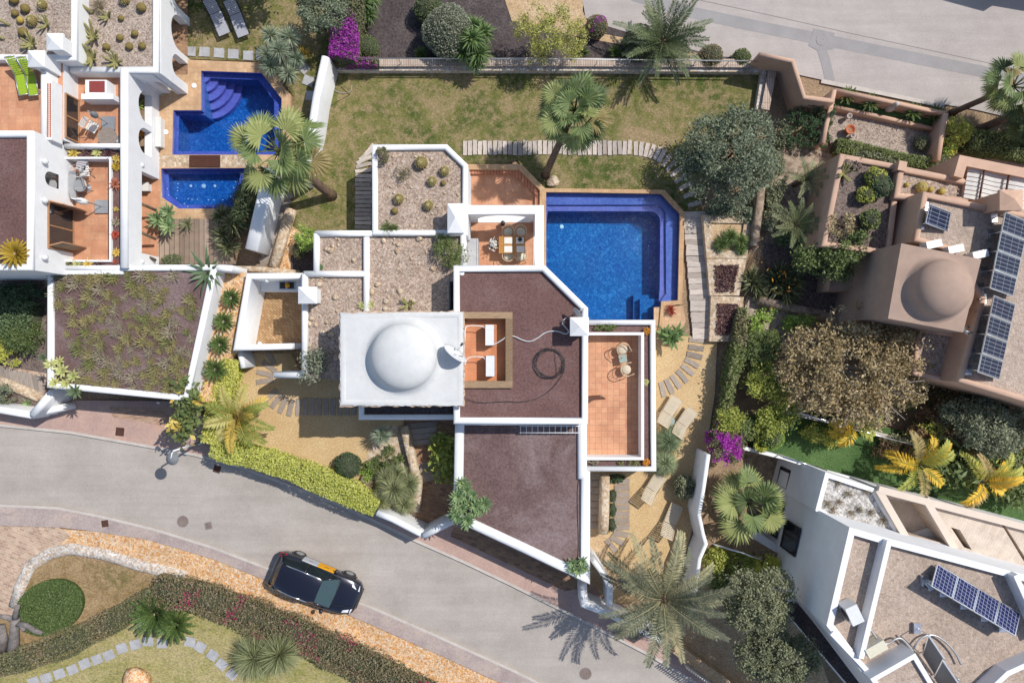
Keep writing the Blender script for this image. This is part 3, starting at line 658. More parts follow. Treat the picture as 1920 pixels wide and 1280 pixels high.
def make_barrel(label, loc, rad, mat='cactus', seed=0, group=None, wool=True, flat=.92):
    t = thing('barrel_cactus', label, 'cactus', loc, 0, group); n = 48; m = 12; vs = []
    for i in range(m+1):
        th = math.pi*.86*i/m
        for k in range(n):
            a = 6.2832*k/n; rr = rad*(1+.055*math.cos(a*16))*math.sin(th) if i else 0
            vs.append((rr*math.cos(a), rr*math.sin(a), rad*flat*(.80+math.cos(th)*(1-.10*math.exp(-(th/.25)**2)))))
    mb = MB(); mb.add(vs, [(i*n+k, (i+1)*n+k, (i+1)*n+(k+1) % n, i*n+(k+1) % n) for i in range(m) for k in range(n)], 0, True); obj('body', mb, M[mat], t, True)
    if wool:
        r = np.random.default_rng(seed); mb = MB(); d = unit(r.normal(size=(140, 3))); d[:, 2] = np.abs(d[:, 2])
        P = np.array((0, 0, rad*flat*1.68)) + d*np.array((rad*.30, rad*.30, .04)); cards(mb, P, .04, r); obj('crown_wool', mb, M['wool'], t, True)
        mb = MB(); k = 520; a = r.integers(0, 16, k)*6.2832/16+6.2832/32*0; th = .25+r.random(k)*1.6; dd = np.stack([np.sin(th)*np.cos(a), np.sin(th)*np.sin(a), np.cos(th)], 1)
        P = dd*rad*1.05*np.array((1, 1, flat)) + np.array((0, 0, rad*flat*.8)); d2 = unit(dd + r.normal(size=(k, 3))*.7)
        mb.npquads(diamonds(P, d2, unit(np.cross(d2, r.normal(size=(k, 3)))), .05*np.ones(k), .008*np.ones(k))); obj('needles', mb, M['wool'], t, True)
    return t
def make_column_cactus(label, loc, arms, mat='cactus_g', group=None, r0=.05):
    t = thing('column_cactus', label, 'cactus', loc, 0, group)
    for pts, r in arms:
        mb = MB(); p = smooth_path(pts, 1); n = len(p); mb.tube(p, [r*(1 if i < n-1 else .35) for i in range(n)], 9); obj('arm', mb, M[mat], t, True)
    return t
# ------------------------------------------------------------------ ground, roads, pools
def sheet(name, pts, z, m, holes=(), kind='structure', sides=0.0, sm=0):
    mb = MB(); p = PX(pts, z)
    if sm: p = smooth_path(p, sm, True)
    mb.sheet(p, z, 0, [PX(h, z) for h in holes])
    if sides: mb.sides(p, z-sides, z)
    return struct(name, mb, M[m], kind)
POOL = [(1024, 360), (1240, 363), (1275, 400), (1271, 563), (1240, 565), (1236, 612), (1098, 602), (1012, 515)]
POOL_L = [(377, 133), (490, 137), (528, 185), (527, 290), (323, 290), (325, 207), (377, 207)]
POOL_S = [(302, 316), (463, 315), (441, 391), (335, 391), (304, 370)]
DZ = .26
SUNK = [(1392, 848), (1512, 870), (1490, 1000), (1478, 1048), (1404, 1005)]
g = MB(); g.sheet([(-160, -160), (160, -160), (160, 160), (-160, 160)], 0, 0, [PX(POOL, DZ), PX(POOL_L, DZ), PX(POOL_S, DZ), PX(SUNK, 0)])
struct('ground', g, M['earth'])
RT = [(-400, 757), (0, 797), (130, 810), (270, 835), (365, 852), (440, 872), (540, 908), (640, 948), (700, 975), (775, 1011), (870, 1053), (960, 1096), (1050, 1141), (1140, 1187), (1220, 1228), (1290, 1270), (1500, 1400)]
RB = [(-400, 950), (0, 947), (110, 952), (190, 968), (290, 992), (400, 1026), (505, 1066), (600, 1105), (690, 1135), (820, 1192), (960, 1255), (1020, 1285), (1240, 1400)]
RL = [(-400, 985), (0, 985), (110, 988), (180, 996), (280, 1012), (400, 1048), (500, 1088), (620, 1138), (690, 1168), (830, 1230), (950, 1285), (1150, 1400)]
sheet('road_below', RT + RB[::-1], .02, 'road')
for nm, pth in (('kerb_upper', RT), ('kerb_lower', RB)):
    mb = MB(); mb.wall(PX(pth, .1), .13, 0, .13, rnd=False); struct(nm, mb, M['kerb'])
sheet('pavement_lower', RB + RL[::-1], .115, 'pave_grey', sides=.11)
sheet('driveway_left', [(-400, 740), (0, 760), (60, 784), (112, 750), (352, 752), (400, 800), (400, 862), (365, 852), (270, 835), (130, 810), (0, 797), (-400, 757)], .118, 'pave_pink', sides=.1)
sheet('driveway_bricks', [(205, 762), (345, 765), (322, 800), (212, 782)], .124, 'brick_tan')
sheet('driveway_right', [(700, 975), (780, 995), (845, 970), (960, 1020), (1070, 1080), (1105, 1090), (1150, 1140), (1300, 1220), (1420, 1335), (1500, 1400), (1290, 1270), (1220, 1228), (1140, 1187), (1050, 1141), (960, 1096), (870, 1053), (775, 1011)], .12, 'pave_pink', sides=.1)
sheet('front_brick_drive', [(850, 988), (880, 990), (1105, 1098), (1060, 1108), (960, 1060), (845, 1005)], .126, 'brick_old')
sheet('pavement_wall_foot', [(380, 840), (700, 945), (790, 985), (775, 1011), (700, 975), (540, 908), (440, 872), (365, 852)], .112, 'pave_grey')
sheet('brick_paving', [(-400, 985), (0, 985), (110, 988), (132, 1004), (70, 1050), (45, 1100), (30, 1150), (-60, 1180), (-400, 1200)], .06, 'brick_pale')
sheet('rubble_verge', [(100, 990), (180, 996), (280, 1012), (400, 1048), (500, 1088), (620, 1138), (690, 1168), (830, 1230), (950, 1285), (1150, 1400), (960, 1400), (700, 1262), (560, 1190), (430, 1120), (320, 1085), (230, 1060), (170, 1035), (110, 1020)], .05, 'orange')
sheet('straw_ground', [(50, 1060), (100, 1035), (240, 1062), (350, 1090), (270, 1140), (150, 1215), (0, 1262), (-60, 1240), (0, 1160), (32, 1130)], .045, 'lawn_tan')
sheet('lower_lawn', [(-60, 1400), (0, 1262), (150, 1215), (270, 1140), (350, 1090), (480, 1150), (620, 1220), (800, 1320), (860, 1400)], .04, 'lawn_pale')
sheet('sand_court', [(455, 645), (520, 640), (860, 640), (862, 800), (768, 800), (740, 880), (705, 955), (600, 905), (480, 862), (400, 835), (430, 700)], .08, 'sand')
sheet('entry_path', [(755, 780), (868, 780), (868, 960), (820, 1000), (770, 972), (790, 880), (765, 840)], .084, 'brick_old')
sheet('pool_side_tiles', [(1226, 576), (1281, 573), (1286, 602), (1268, 644), (1226, 644)], .19, 'deck_tan', sides=.19)
sheet('rock_bed', [(722, 798), (758, 798), (788, 880), (780, 968), (706, 958), (672, 905), (690, 850)], .09, 'stone')
sheet('planter_turf', [(1568, 172), (1660, 190), (1770, 214), (1764, 244), (1660, 219), (1562, 199)], .32, 'turf')
sheet('sand_garden', [(1090, 620), (1345, 632), (1340, 740), (1322, 860), (1296, 1000), (1262, 1120), (1150, 1130), (1128, 1010), (1095, 990), (1095, 890)], .08, 'sand')
sheet('stair_yard', [(1090, 880), (1136, 880), (1136, 1000), (1150, 1140), (1085, 1120)], .085, 'sand_pale')
sheet('right_bed', [(1150, 1120), (1330, 1040), (1500, 1110), (1560, 1300), (1400, 1340), (1280, 1220)], .03, 'sand_pale')
sheet('main_lawn', [(612, 128), (1432, 130), (1425, 205), (1320, 330), (1310, 430), (1283, 399), (1247, 357), (1010, 355), (970, 300), (870, 330), (690, 300), (690, 450), (590, 450), (540, 420), (545, 360), (590, 250)], .1, 'lawn')
sheet('dry_bed', [(545, 360), (600, 420), (588, 520), (490, 520), (500, 470), (520, 400)], .095, 'orange')
sheet('dark_bed', [(545, 480), (590, 450), (590, 520), (545, 520)], .1, 'dark_lapilli')
sheet('upper_bed', [(618, 112), (690, -80), (1000, -120), (970, 0), (1100, 42), (1300, 86), (1440, 112), (1440, 122)], .06, 'dark_lapilli')
sheet('upper_verge', [(985, -120), (1100, -40), (1092, 20), (1110, 60), (1250, 86), (1350, 110), (1250, 100), (1090, 70), (960, 40), (940, -20)], .065, 'sand_pale')
TR = [(1000, -400), (1080, -100), (1092, 0), (1098, 34), (1140, 50), (1250, 82), (1350, 106), (1430, 112), (1500, 141), (1545, 151), (1770, 196), (1830, 206), (1960, 236), (2400, 340), (2400, -400)]
sheet('road_above', TR, .07, 'road_top')
def strip(name, pth, w, z, m):
    mb = MB(); p = PX(pth, z); L = offs(p, w/2, False); Q = offs(p, -w/2, False); mb.sheet(L + Q[::-1], z); return struct(name, mb, M[m])
strip('road_patch', [(1120, -40), (1190, -8), (1290, 22), (1440, 54), (1540, 74), (1700, 106), (1920, 150), (2200, 212)], .56, .075, 'road_patch')
strip('road_patch_branch', [(1538, 84), (1548, 115), (1557, 153)], .46, .079, 'road_patch')
sheet('road_patch_square', [(1526, 54), (1565, 62), (1562, 92), (1535, 96), (1516, 86)], .083, 'road_patch')
strip('road_joint', [(1300, -2), (1440, 28), (1600, 64), (1760, 98), (1920, 133), (2200, 196)], .025, .075, 'crack')
strip('road_edge_strip', [(1540, 152), (1640, 172), (1770, 199)], .2, .1, 'kerb')
# left villa garden
sheet('villa_lawn', [(330, -200), (600, -200), (625, 90), (600, 130), (585, 250), (548, 302), (550, 180), (500, 116), (330, 110)], .05, 'lawn')
sheet('pool_deck', [(235, 120), (350, 112), (480, 118), (500, 126), (545, 178), (542, 300), (490, 330), (478, 400), (440, 420), (290, 430), (240, 500)], DZ, 'deck_tan', [POOL_L, POOL_S], sides=.26)
sheet('pool_divider', [(296, 292), (464, 291), (464, 313), (296, 313)], DZ+.006, 'stone')
sheet('right_gravel', [(1545, 190), (1780, 230), (1760, 310), (1560, 290)], .12, 'gravel_grey')
sheet('villa_path', [(1470, 262), (1560, 290), (1540, 470), (1430, 470), (1450, 350)], .05, 'stone_grey')
sheet('shaded_yard', [(1430, 455), (1620, 480), (1600, 600), (1440, 560)], .06, 'gravel_dark')
sheet('gravel_yard', [(1400, 555), (1520, 580), (1500, 660), (1385, 650)], .07, 'gravel_grey')
sheet('villa_entrance', [(1780, 265), (1960, 300), (1960, 420), (1700, 360)], .09, 'brick_pale')
sheet('turf', [(1380, 785), (1500, 760), (1700, 810), (1960, 890), (1960, 1010), (1700, 930), (1500, 870), (1410, 842)], .08, 'turf')
sheet('left_bed', [(-400, 500), (100, 500), (110, 700), (60, 780), (-400, 740)], .05, 'gravel_dark')
sheet('left_path', [(-400, 680), (0, 685), (90, 700), (80, 750), (0, 725), (-400, 700)], .075, 'brick_pale')
sheet('narrow_bed', [(398, 505), (470, 512), (446, 655), (432, 668), (402, 752), (355, 756)], 1.8, 'orange', sides=1.8)
sheet('sunken_court', SUNK, -2.4, 'stone_grey'); mb = MB(); mb.sides(PX(SUNK, 0), -2.4, 0, 0, True); struct('sunken_court_wall', mb, M['white2'])

# --- pools: basin (structure) and water (structure)
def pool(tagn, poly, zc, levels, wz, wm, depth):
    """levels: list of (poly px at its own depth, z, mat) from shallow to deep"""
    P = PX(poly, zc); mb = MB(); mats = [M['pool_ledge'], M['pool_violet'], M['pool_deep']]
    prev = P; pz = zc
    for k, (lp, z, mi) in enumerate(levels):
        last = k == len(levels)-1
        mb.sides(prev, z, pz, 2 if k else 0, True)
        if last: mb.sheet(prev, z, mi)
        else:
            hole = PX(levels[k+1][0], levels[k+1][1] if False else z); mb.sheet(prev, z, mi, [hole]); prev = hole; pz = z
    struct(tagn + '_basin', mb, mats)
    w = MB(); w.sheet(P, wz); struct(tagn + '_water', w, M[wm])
# main pool: ledge round two sides, deep basin rounded at the corner
LED0 = None
DEEP = [(1027, 396)] + [(1218 + 20*math.sin(a), 416 - 20*math.cos(a)) for a in [i*math.pi/12 for i in range(7)]] + [(1237, 540), (1232, 608), (1098, 598), (1014, 517)]
MID = [(1026, 384)] + [(1226 + 22*math.sin(a), 404 - 20*math.cos(a)) for a in [i*math.pi/12 for i in range(7)]] + [(1249, 550), (1237, 566), (1234, 609), (1097, 600), (1013, 516)]
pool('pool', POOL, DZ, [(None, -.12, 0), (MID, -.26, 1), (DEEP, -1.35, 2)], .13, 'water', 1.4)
mb = MB()
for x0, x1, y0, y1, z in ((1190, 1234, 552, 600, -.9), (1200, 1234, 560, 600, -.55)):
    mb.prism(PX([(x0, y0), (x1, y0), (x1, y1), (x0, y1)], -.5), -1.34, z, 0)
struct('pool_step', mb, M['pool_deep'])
DL = [(384, 146), (484, 150), (514, 190), (515, 284), (334, 284), (336, 216), (384, 216)]
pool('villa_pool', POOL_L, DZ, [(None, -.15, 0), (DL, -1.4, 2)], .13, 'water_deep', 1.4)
mb = MB()
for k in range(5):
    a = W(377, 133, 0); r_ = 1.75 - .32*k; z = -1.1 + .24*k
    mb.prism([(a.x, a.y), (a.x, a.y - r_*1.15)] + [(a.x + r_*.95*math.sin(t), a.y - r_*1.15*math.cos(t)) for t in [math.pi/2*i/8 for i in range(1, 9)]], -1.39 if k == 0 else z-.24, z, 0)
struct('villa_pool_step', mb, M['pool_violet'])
DS = [(316, 326), (452, 325), (436, 384), (342, 384), (318, 366)]
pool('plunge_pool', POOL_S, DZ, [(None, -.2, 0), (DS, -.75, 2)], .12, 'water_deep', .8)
# coping of the main pool (raised brick edge) and the porch bench
mb = MB(); CO = [(1020, 353), (1246, 356), (1284, 398), (1279, 570), (1245, 574), (1242, 622), (1232, 622), (1236, 612), (1240, 565), (1271, 563), (1275, 400), (1240, 363), (1024, 360), (1024, 500), (1016, 500)]
mb.prism(PX(CO, DZ+.02), 0, DZ+.02); struct('pool_coping', mb, M['coping'])
sheet('porch_floor', [(860, 318), (975, 318), (1012, 355), (1017, 520), (860, 520)], .22, 'tile')
mb = MB()
b1 = PX([(874, 308), (978, 308), (1021, 352), (1021, 388), (1012, 388), (1012, 356), (973, 318), (874, 318)], .55); mb.prism(b1, 0, .55); struct('porch_bench_wall', mb, M['coping'])
b2 = PX([(874, 318), (973, 318), (1012, 356), (1012, 388), (1003, 388), (1003, 362), (962, 326), (874, 326)], .4); mb = MB(); mb.prism(b2, .2, .4); struct('porch_bench_step', mb, M['bench_brick'])
# pool lights and fittings are part of the basins
def disc(name, px, py, z, r, m, label, cat, group=None, h=.03):
    p = W(px, py, z); mb = MB(); mb.lathe((0, 0, 0), [(r, 0), (r, h), (r*.85, h+.012), (0, h+.012)], 20)
    o = obj(name, mb, M[m]); o.location = p; return tag(o, label, cat, group)
disc('floor_drain', 1053, 425, -1.32, .1, 'lamp_white', 'round white drain disc on the deep pool floor', 'drain')
disc('pool_lamp', 1254, 546, -.24, .1, 'lamp_white', 'white disc on the violet ledge of the main pool', 'pool lamp')
for k, (x, y, r, d) in enumerate(((382, 349, .11, 'large middle white floor lamp in the plunge pool'), (358, 349, .07, 'small white floor lamp west of the middle one in the plunge pool'), (403, 349, .07, 'small white floor lamp east of the middle one in the plunge pool'))):
    disc('pool_lamp', x, y, -.74, r, 'lamp_white', d, 'pool lamp', 'lamps on the plunge pool floor')
disc('skimmer_cover', 364, 161, DZ, .12, 'lamp_white', 'round white lid on the tan deck beside the curved pool steps', 'lid', 'white lids in the pool deck')
disc('skimmer_cover', 311, 248, DZ, .12, 'lamp_white', 'round white lid on the tan deck by the grey bench', 'lid', 'white lids in the pool deck')
for k, (x, y) in enumerate([(306, 341), (314, 354), (316, 366), (331, 372), (333, 352), (334, 345), (346, 382), (333, 358), (353, 373), (360, 374), (370, 374), (391, 375), (401, 375), (418, 375), (433, 369), (438, 352), (442, 341), (352, 388), (385, 388), (400, 388)]):
    disc('jet_light', x, y, -.19 if x < 332 or y > 380 else -.74, .03, 'lamp_white', 'tiny white jet light on the plunge pool ledge', 'pool light', 'tiny jet lights round the plunge pool', .015)
def cover(name, px, py, r, z, label, cat, rect=None, rz=0, m='iron'):
    p = W(px, py, z); mb = MB()
    if rect: mb.box((0, 0, .008), (rect, rect*1.05, .016)); fr = MB(); fr.wall([(-rect/2, -rect/2), (rect/2, -rect/2), (rect/2, rect/2), (-rect/2, rect/2)], .04, 0, .02, True, False)
    else:
        mb.lathe((0, 0, 0), [(r, 0), (r, .012), (r*.72, .012), (r*.68, .006), (r*.6, .012), (r*.25, .012), (r*.22, .004), (0, .004)], 24, 0, False); fr = MB(); fr.lathe((0, 0, 0), [(r*1.08, 0), (r*1.08, .014), (r*1.01, .014), (r*1.01, 0)], 24, 0, False)
    t = thing(name, label, cat, p, rz); obj('lid', mb, M[m], t, True); obj('frame', fr, M['road_patch' if m == 'iron' else m], t, True)
cover('manhole_cover', 343, 977, .27, .02, 'round brown manhole cover on the grey road near the kerb', 'manhole')
cover('manhole_cover', 1098, 1262, .28, .02, 'round manhole cover on the road beside the date palm shadow', 'manhole')
cover('manhole_cover', 1541, 75, .26, .084, 'round manhole cover in the dark road patch by the top street', 'manhole', m='road_patch')
cover('drain_cover', 391, 985, 0, .02, 'square grey utility cover on the road beside the round manhole', 'utility cover', .34, .2)
cover('drain_cover', 197, 981, 0, .116, 'small square rusty cover in the lower pavement', 'utility cover', .28, .15, 'rust')
cover('drain_cover', 225, 809, 0, .12, 'square rusty cover in the pink driveway', 'utility cover', .36, -.1, 'rust')
cover('drain_cover', 407, 879, 0, .024, 'narrow rusty grate at the road edge below the hedge wall', 'utility cover', .3, -.3, 'rust')
# ------------------------------------------------------------------ building helpers
def block(par, poly, zp, zr, z0, w, roofm, wallm='white', holes=(), rnd=True, name='roof'):
    """walls to the roof surface, the roof sheet, and a rounded parapet standing on its edge"""
    P = ccw(PX(poly, zp)); a = MB(); a.sides(P, z0, zr); obj('outer_wall', a, M[wallm], par)
    b = MB(); b.sheet(P, zr, 0, holes); ro = obj(name, b, M[roofm], par)
    if w: c = MB(); c.wall(offs(P, w/2-.004, True), w, zr, zp, True, rnd); obj('parapet', c, M[wallm], par)
    return P
def pwall(par, pts, z, z0, w, m='white', rnd=True, name='parapet'):
    a = MB(); a.wall(PX(pts, z), w, z0, z, False, rnd); return obj(name, a, M[m], par)
def archwall(mb, p0, p1, th, z0, z1, ops):
    """wall with arched or square openings: ops = (s0, s1, zb, zt, arched)"""
    p0 = Vector(p0); d = Vector(p1) - p0; L = d.length; d.normalize(); n = Vector((-d.y, d.x))
    outer = [(0, z0), (L, z0), (L, z1), (0, z1)]; hs = []
    for s0, s1, zb, zt, ar in ops:
        if ar:
            r = (s1-s0)/2; c = (s0+s1)/2; k = min(r, (zt-zb)*.6)
            h = [(s0, zb), (s1, zb)] + [(c + r*math.cos(a), zt-k + k*math.sin(a)) for a in [math.pi*i/12 for i in range(13)]]
        else: h = [(s0, zb), (s1, zb), (s1, zt), (s0, zt)]
        hs.append(h)
    vl = [[Vector((a, b, 0)) for a, b in l] for l in [outer] + [h[::-1] for h in hs]]; flat = [(v.x, v.y) for l in vl for v in l]
    tr = []
    for t in tessellate_polygon(vl):
        a, b, c = (flat[i] for i in t); ar = (b[0]-a[0])*(c[1]-a[1])-(c[0]-a[0])*(b[1]-a[1]); tr.append(t if ar > 0 else (t[0], t[2], t[1]))
    for sgn in (-1, 1):
        q = [(p0.x + d.x*a + n.x*sgn*th/2, p0.y + d.y*a + n.y*sgn*th/2, b) for a, b in flat]
        mb.add(q, tr if sgn < 0 else [tuple(reversed(t)) for t in tr])
    for l, inv in [(outer, False)] + [(h, True) for h in hs]:
        k = len(l); q = [(p0.x + d.x*a + n.x*s*th/2, p0.y + d.y*a + n.y*s*th/2, b) for s in (-1, 1) for a, b in l]
        fs = [(i, k+i, k+(i+1) % k, (i+1) % k) for i in range(k)]; mb.add(q, fs if inv else [tuple(reversed(f)) for f in fs])
def chimney(par, px, py, zt, sx, sy, z0, m='white', cap=True):
    c = W(px, py, zt); mb = MB(); mb.box((c.x, c.y, (z0+zt-.32)/2), (sx*.8, sy*.84, zt-.32-z0)); ch = obj('chimney', mb, M[m], par)
    mb = MB(); x, y = sx/2, sy/2; z = zt-.12
    mb.box((c.x, c.y, zt-.2), (sx, sy, .14)); r = [(c.x-x, c.y-y, z-.008), (c.x+x, c.y-y, z-.008), (c.x+x, c.y+y, z-.008), (c.x-x, c.y+y, z-.008)]; ap = (c.x+.0, c.y, zt+.1)
    mb.add(r + [ap], [(0, 1, 4), (1, 2, 4), (2, 3, 4), (3, 0, 4)]); obj('cap', mb, M[m], ch)
    mb = MB(); mb.box((c.x, c.y, zt-.3), (sx*.6, sy*.7, .08)); obj('vent', mb, M['dark'], ch)
def window(par, p0, p1, zb, zt, dep=.0, nx=2, fm='black', name='window', gm='glass_dark'):
    """window set on the vertical plane through world points p0-p1; +normal is to the right of p0->p1"""
    p0 = Vector(p0); d = Vector(p1)-p0; L = d.length; d.normalize(); n = Vector((d.y, -d.x)); o = p0 + n*dep
    def bx(mb, s0, s1, a, b, t0, t1):
        c = o + d*(s0+s1)/2 + n*(t0+t1)/2; mb.box((c.x, c.y, (a+b)/2), (s1-s0, t1-t0, b-a), math.atan2(d.y, d.x))
    fr = MB(); f = .06
    bx(fr, 0, L, zb, zb+f, 0, .07); bx(fr, 0, L, zt-f, zt, 0, .07)
    for i in range(nx+1): s = (L-f)*i/nx; bx(fr, s, s+f, zb+f, zt-f, 0, .066)
    w_ = obj(name, fr, M[fm], par); gl = MB(); bx(gl, f*.5, L-f*.5, zb+f*.5, zt-f*.5, .012, .03); obj('pane', gl, M[gm], w_)
def lampball(par, p, r=.11, m='metal_white'):
    mb = MB(); mb.blob(p, (r, r, r*1.2), 0, 3, .0, 12); obj('wall_lamp', mb, M[m], par)

# ------------------------------------------------------------------ main white villa
mv = thing('white_villa', 'white flat-roofed villa with white dome and brown gravel roof beside the big pool', 'villa', W(870, 640, 0))
wellp = PX([(868, 597), (948, 597), (948, 715), (868, 715)], 4.2)
block(mv, [(850, 497), (1022, 497), (1103, 577), (1103, 795), (850, 795)], 4.45, 4.2, 0, .27, 'brown_roof', 'white', [wellp])
mb = MB(); mb.sides(wellp, 3.75, 4.2, 0, True); obj('well_wall', mb, M['timber'], mv)
mb = MB(); mb.sheet(wellp, 3.75); obj('well_floor', mb, M['tile_orange'], mv)
for a, b, c, d in ((860, 585, 961, 597), (948, 597, 961, 714), (860, 714, 961, 727)):
    p = W((a+c)/2, (b+d)/2, 4.3); q0 = W(a, b, 4.3); q1 = W(c, d, 4.3); mb = MB(); mb.box((0, 0, 0), (q1.x-q0.x, q0.y-q1.y, .16)); o = obj('timber_kerb', mb, M['timber'], mv); o.location = p - Vector((0, 0, .02)); o.matrix_parent_inverse = Matrix.Translation(-Vector(mv.location))
# dome tower
TP = PX([(638, 587), (868, 585), (868, 760), (638, 760)], 5.0)
mb = MB(); mb.sides(TP, 0, 4.8); obj('outer_wall', mb, M['white'], mv)
def ragged(P, amp, step, seed):
    q = random.Random(seed); out = []
    for i in range(len(P)):
        a, b = Vector(P[i]), Vector(P[(i+1) % len(P)]); n = max(2, int((b-a).length/step)); nn = Vector((-(b-a).y, (b-a).x)).normalized()
        for k in range(n): v = a.lerp(b, k/n) + nn*q.uniform(-amp, amp); out.append((v.x, v.y))
    return out
mb = MB(); rp = ragged(inset(TP, -.05), .035, .12, 4); mb.prism(rp, 4.78, 4.93, 0, None, True); obj('eaves_tile', mb, M['brick_pale'], mv)
mb = MB(); rp = ragged(inset(TP, -.005), .02, .1, 5); mb.prism(rp, 4.931, 5.0); obj('roof', mb, M['white_roof'], mv)
mb = MB(); mb.wall(inset(TP, .12), .2, 4.99, 5.03, True, True, h=.03); obj('parapet', mb, M['white_roof'], mv)
def dome(par, c, r, h, m, flare=.36, name='dome', n=48):
    pr = [(r+flare*1.4, .0)]
    for i in range(9):
        t = i/8; rr = r + flare*(1-t)**1.0 - .06*t; pr.append((rr, .012 + .30*h*t**2.2))
    z0 = pr[-1][1]; r0 = pr[-1][0]; a0 = math.asin(min(1, z0/h*.9))
    for i in range(1, 16): a = math.pi/2*i/15; pr.append((r0*math.cos(a), z0 + (h-z0)*math.sin(a)))
    mb = MB(); mb.lathe(c, pr, n); obj(name, mb, M[m], par)
dome(mv, W(759, 668, 4.999), 1.44, 1.08, 'white_roof', .30)
# lower wing with pebble roofs
WP = PX([(587, 432), (872, 432), (872, 525), (840, 525), (840, 720), (700, 720), (565, 707), (565, 508), (587, 508)], 2.85)
mb = MB(); mb.sides(WP, 0, 2.6); obj('outer_wall', mb, M['white'], mv); mb = MB(); mb.sheet(WP, 2.6); obj('roof', mb, M['gravel'], mv)
for p in ([(592, 437), (698, 437)], [(592, 437), (592, 512)], [(686, 444), (686, 592)], [(570, 513), (686, 513)], [(570, 513), (570, 702)], [(868, 440), (868, 500)]): pwall(mv, p, 2.85, 2.6, .27)
pwall(mv, [(513, 703), (640, 704)], 2.5, .08, .27, name='garden_wall')
# upper cactus roof
block(mv, [(697, 270), (838, 270), (877, 308), (877, 441), (697, 441)], 2.92, 2.7, 0, .25, 'gravel')
for a in ((854, 408, 4.0, .72, 1.28, 2.6), (575, 553, 3.7, .82, .74, 2.5), (1087, 612, 5.4, .78, .78, 4.1)): chimney(mv, *a)
# front garage
block(mv, [(853, 780), (1101, 780), (1101, 884), (1107, 885), (1107, 1097), (980, 1037), (862, 982), (849, 976)], 3.0, 2.78, 0, .42, 'brown_roof2')
q0 = W(880, 992, 3.0); q1 = W(1080, 1086, 3.0)
window(mv, (q0.x, q0.y), (q1.x, q1.y), .13, 2.3, .004, 3, 'dark_wood', 'garage_door', 'dark_wood')
rl = MB()
for k in range(11):
    p = W(976 + 10.8*k, 798, 2.9); rl.tube([(p.x, p.y+.28, 3.05), (p.x, p.y-.33, 3.05)], .018, 5)
for y in (798.5, 811): a = W(974, y, 3.05); b = W(1086, y, 3.05); rl.tube([a, b], .022, 5)
obj('railing', rl, M['metal_white'], mv)
# little balcony under the tower
block(mv, [(672, 750), (866, 750), (866, 787), (672, 787)], 2.4, 2.2, 0, .24, 'dark_lapilli')
# right terrace
TO = PX([(1084, 600), (1229, 600), (1231, 884), (1084, 884)], 2.1); TI = PX([(1084, 623), (1208, 623), (1208, 862), (1084, 862)], 2.1)
mb = MB(); mb.sides(TO, 0, 1.88); obj('outer_wall', mb, M['white'], mv)
mb = MB(); mb.sheet(TO, 1.88, 0, [TI]); obj('planter_soil', mb, M['brown_roof'], mv)
pwall(mv, [(1090, 604.5), (1224.5, 604.5), (1226.5, 879), (1090, 879)], 2.1, 1.88, .24)
pwall(mv, [(1090, 625.5), (1205, 625.5), (1205, 859.5), (1090, 859.5)], 2.13, 1.3, .13, 'white', False)
mb = MB(); mb.sheet(TI, 1.3); obj('terrace_floor', mb, M['tile2'], mv)
# poolside porch: beams on arched walls
def px2(x, y, z): v = w2(x, y, z); return Vector(v)
a = px2(872, 393, 2.6); b = px2(1020, 393, 2.6); L = (b-a).length
mb = MB(); archwall(mb, a, b, .40, .22, 2.6, [(.5, L-.55, .24, 2.25, True)]); obj('arch_wall', mb, M['white'], mv)
a = px2(1011.5, 396.5, 2.6); b = px2(1011.5, 505, 2.6); L = (b-a).length
mb = MB(); archwall(mb, a + Vector((0, -.12)), b, .40, .22, 2.598, [(.45, L-.5, .24, 2.25, True)]); obj('arch_wall', mb, M['white'], mv)
mb = MB(); mb.prism(PX([(877, 447), (893, 447), (893, 500), (877, 500)], 1.1), .22, 1.1); mb.prism(PX([(893.5, 447), (896.5, 447), (896.5, 500), (893.5, 500)], 1.12), .22, 1.12); obj('counter', mb, M['slate'], mv)  # grey slate colour stands in for shade on a white counter
# kitchen yard
pwall(mv, [(571, 517), (466, 517), (442, 652), (547, 649)], 2.3, .1, .28, name='yard_wall')
pwall(mv, [(447, 655), (455, 690)], 1.5, .05, .25, name='yard_wall')
sheet('yard_floor', [(462, 520), (575, 520), (575, 710), (560, 690), (545, 662), (452, 662)], .14, 'herring')
mb = MB(); mb.prism(PX([(489, 525), (566, 525), (566, 546), (489, 546)], .9), .14, .9); kc = obj('counter', mb, M['white'], mv)
mb = MB(); mb.prism(PX([(523, 527), (555, 527), (555, 543), (523, 543)], .92), .9, .92); mb2 = MB(); mb2.box(tuple(W(530, 535, .925)), (.26, .30, .012)); mb2.box(tuple(W(545, 535, .925)), (.32, .30, .012)); obj('sink', mb, M['metal'], kc); obj('sink_bowl', mb2, M['black'], kc)
mb = MB(); c = W(540, 535, .93); mb.lathe(c, [(0, 0), (.1, .0), (.12, .1), (.0, .1)], 14); o = obj('washing_bowl', mb, M['yellow']); tag(o, 'small yellow bowl standing in the outdoor sink', 'bowl')
lampball(mv, W(487, 644, 1.9)); lampball(mv, W(500, 526, 2.0))
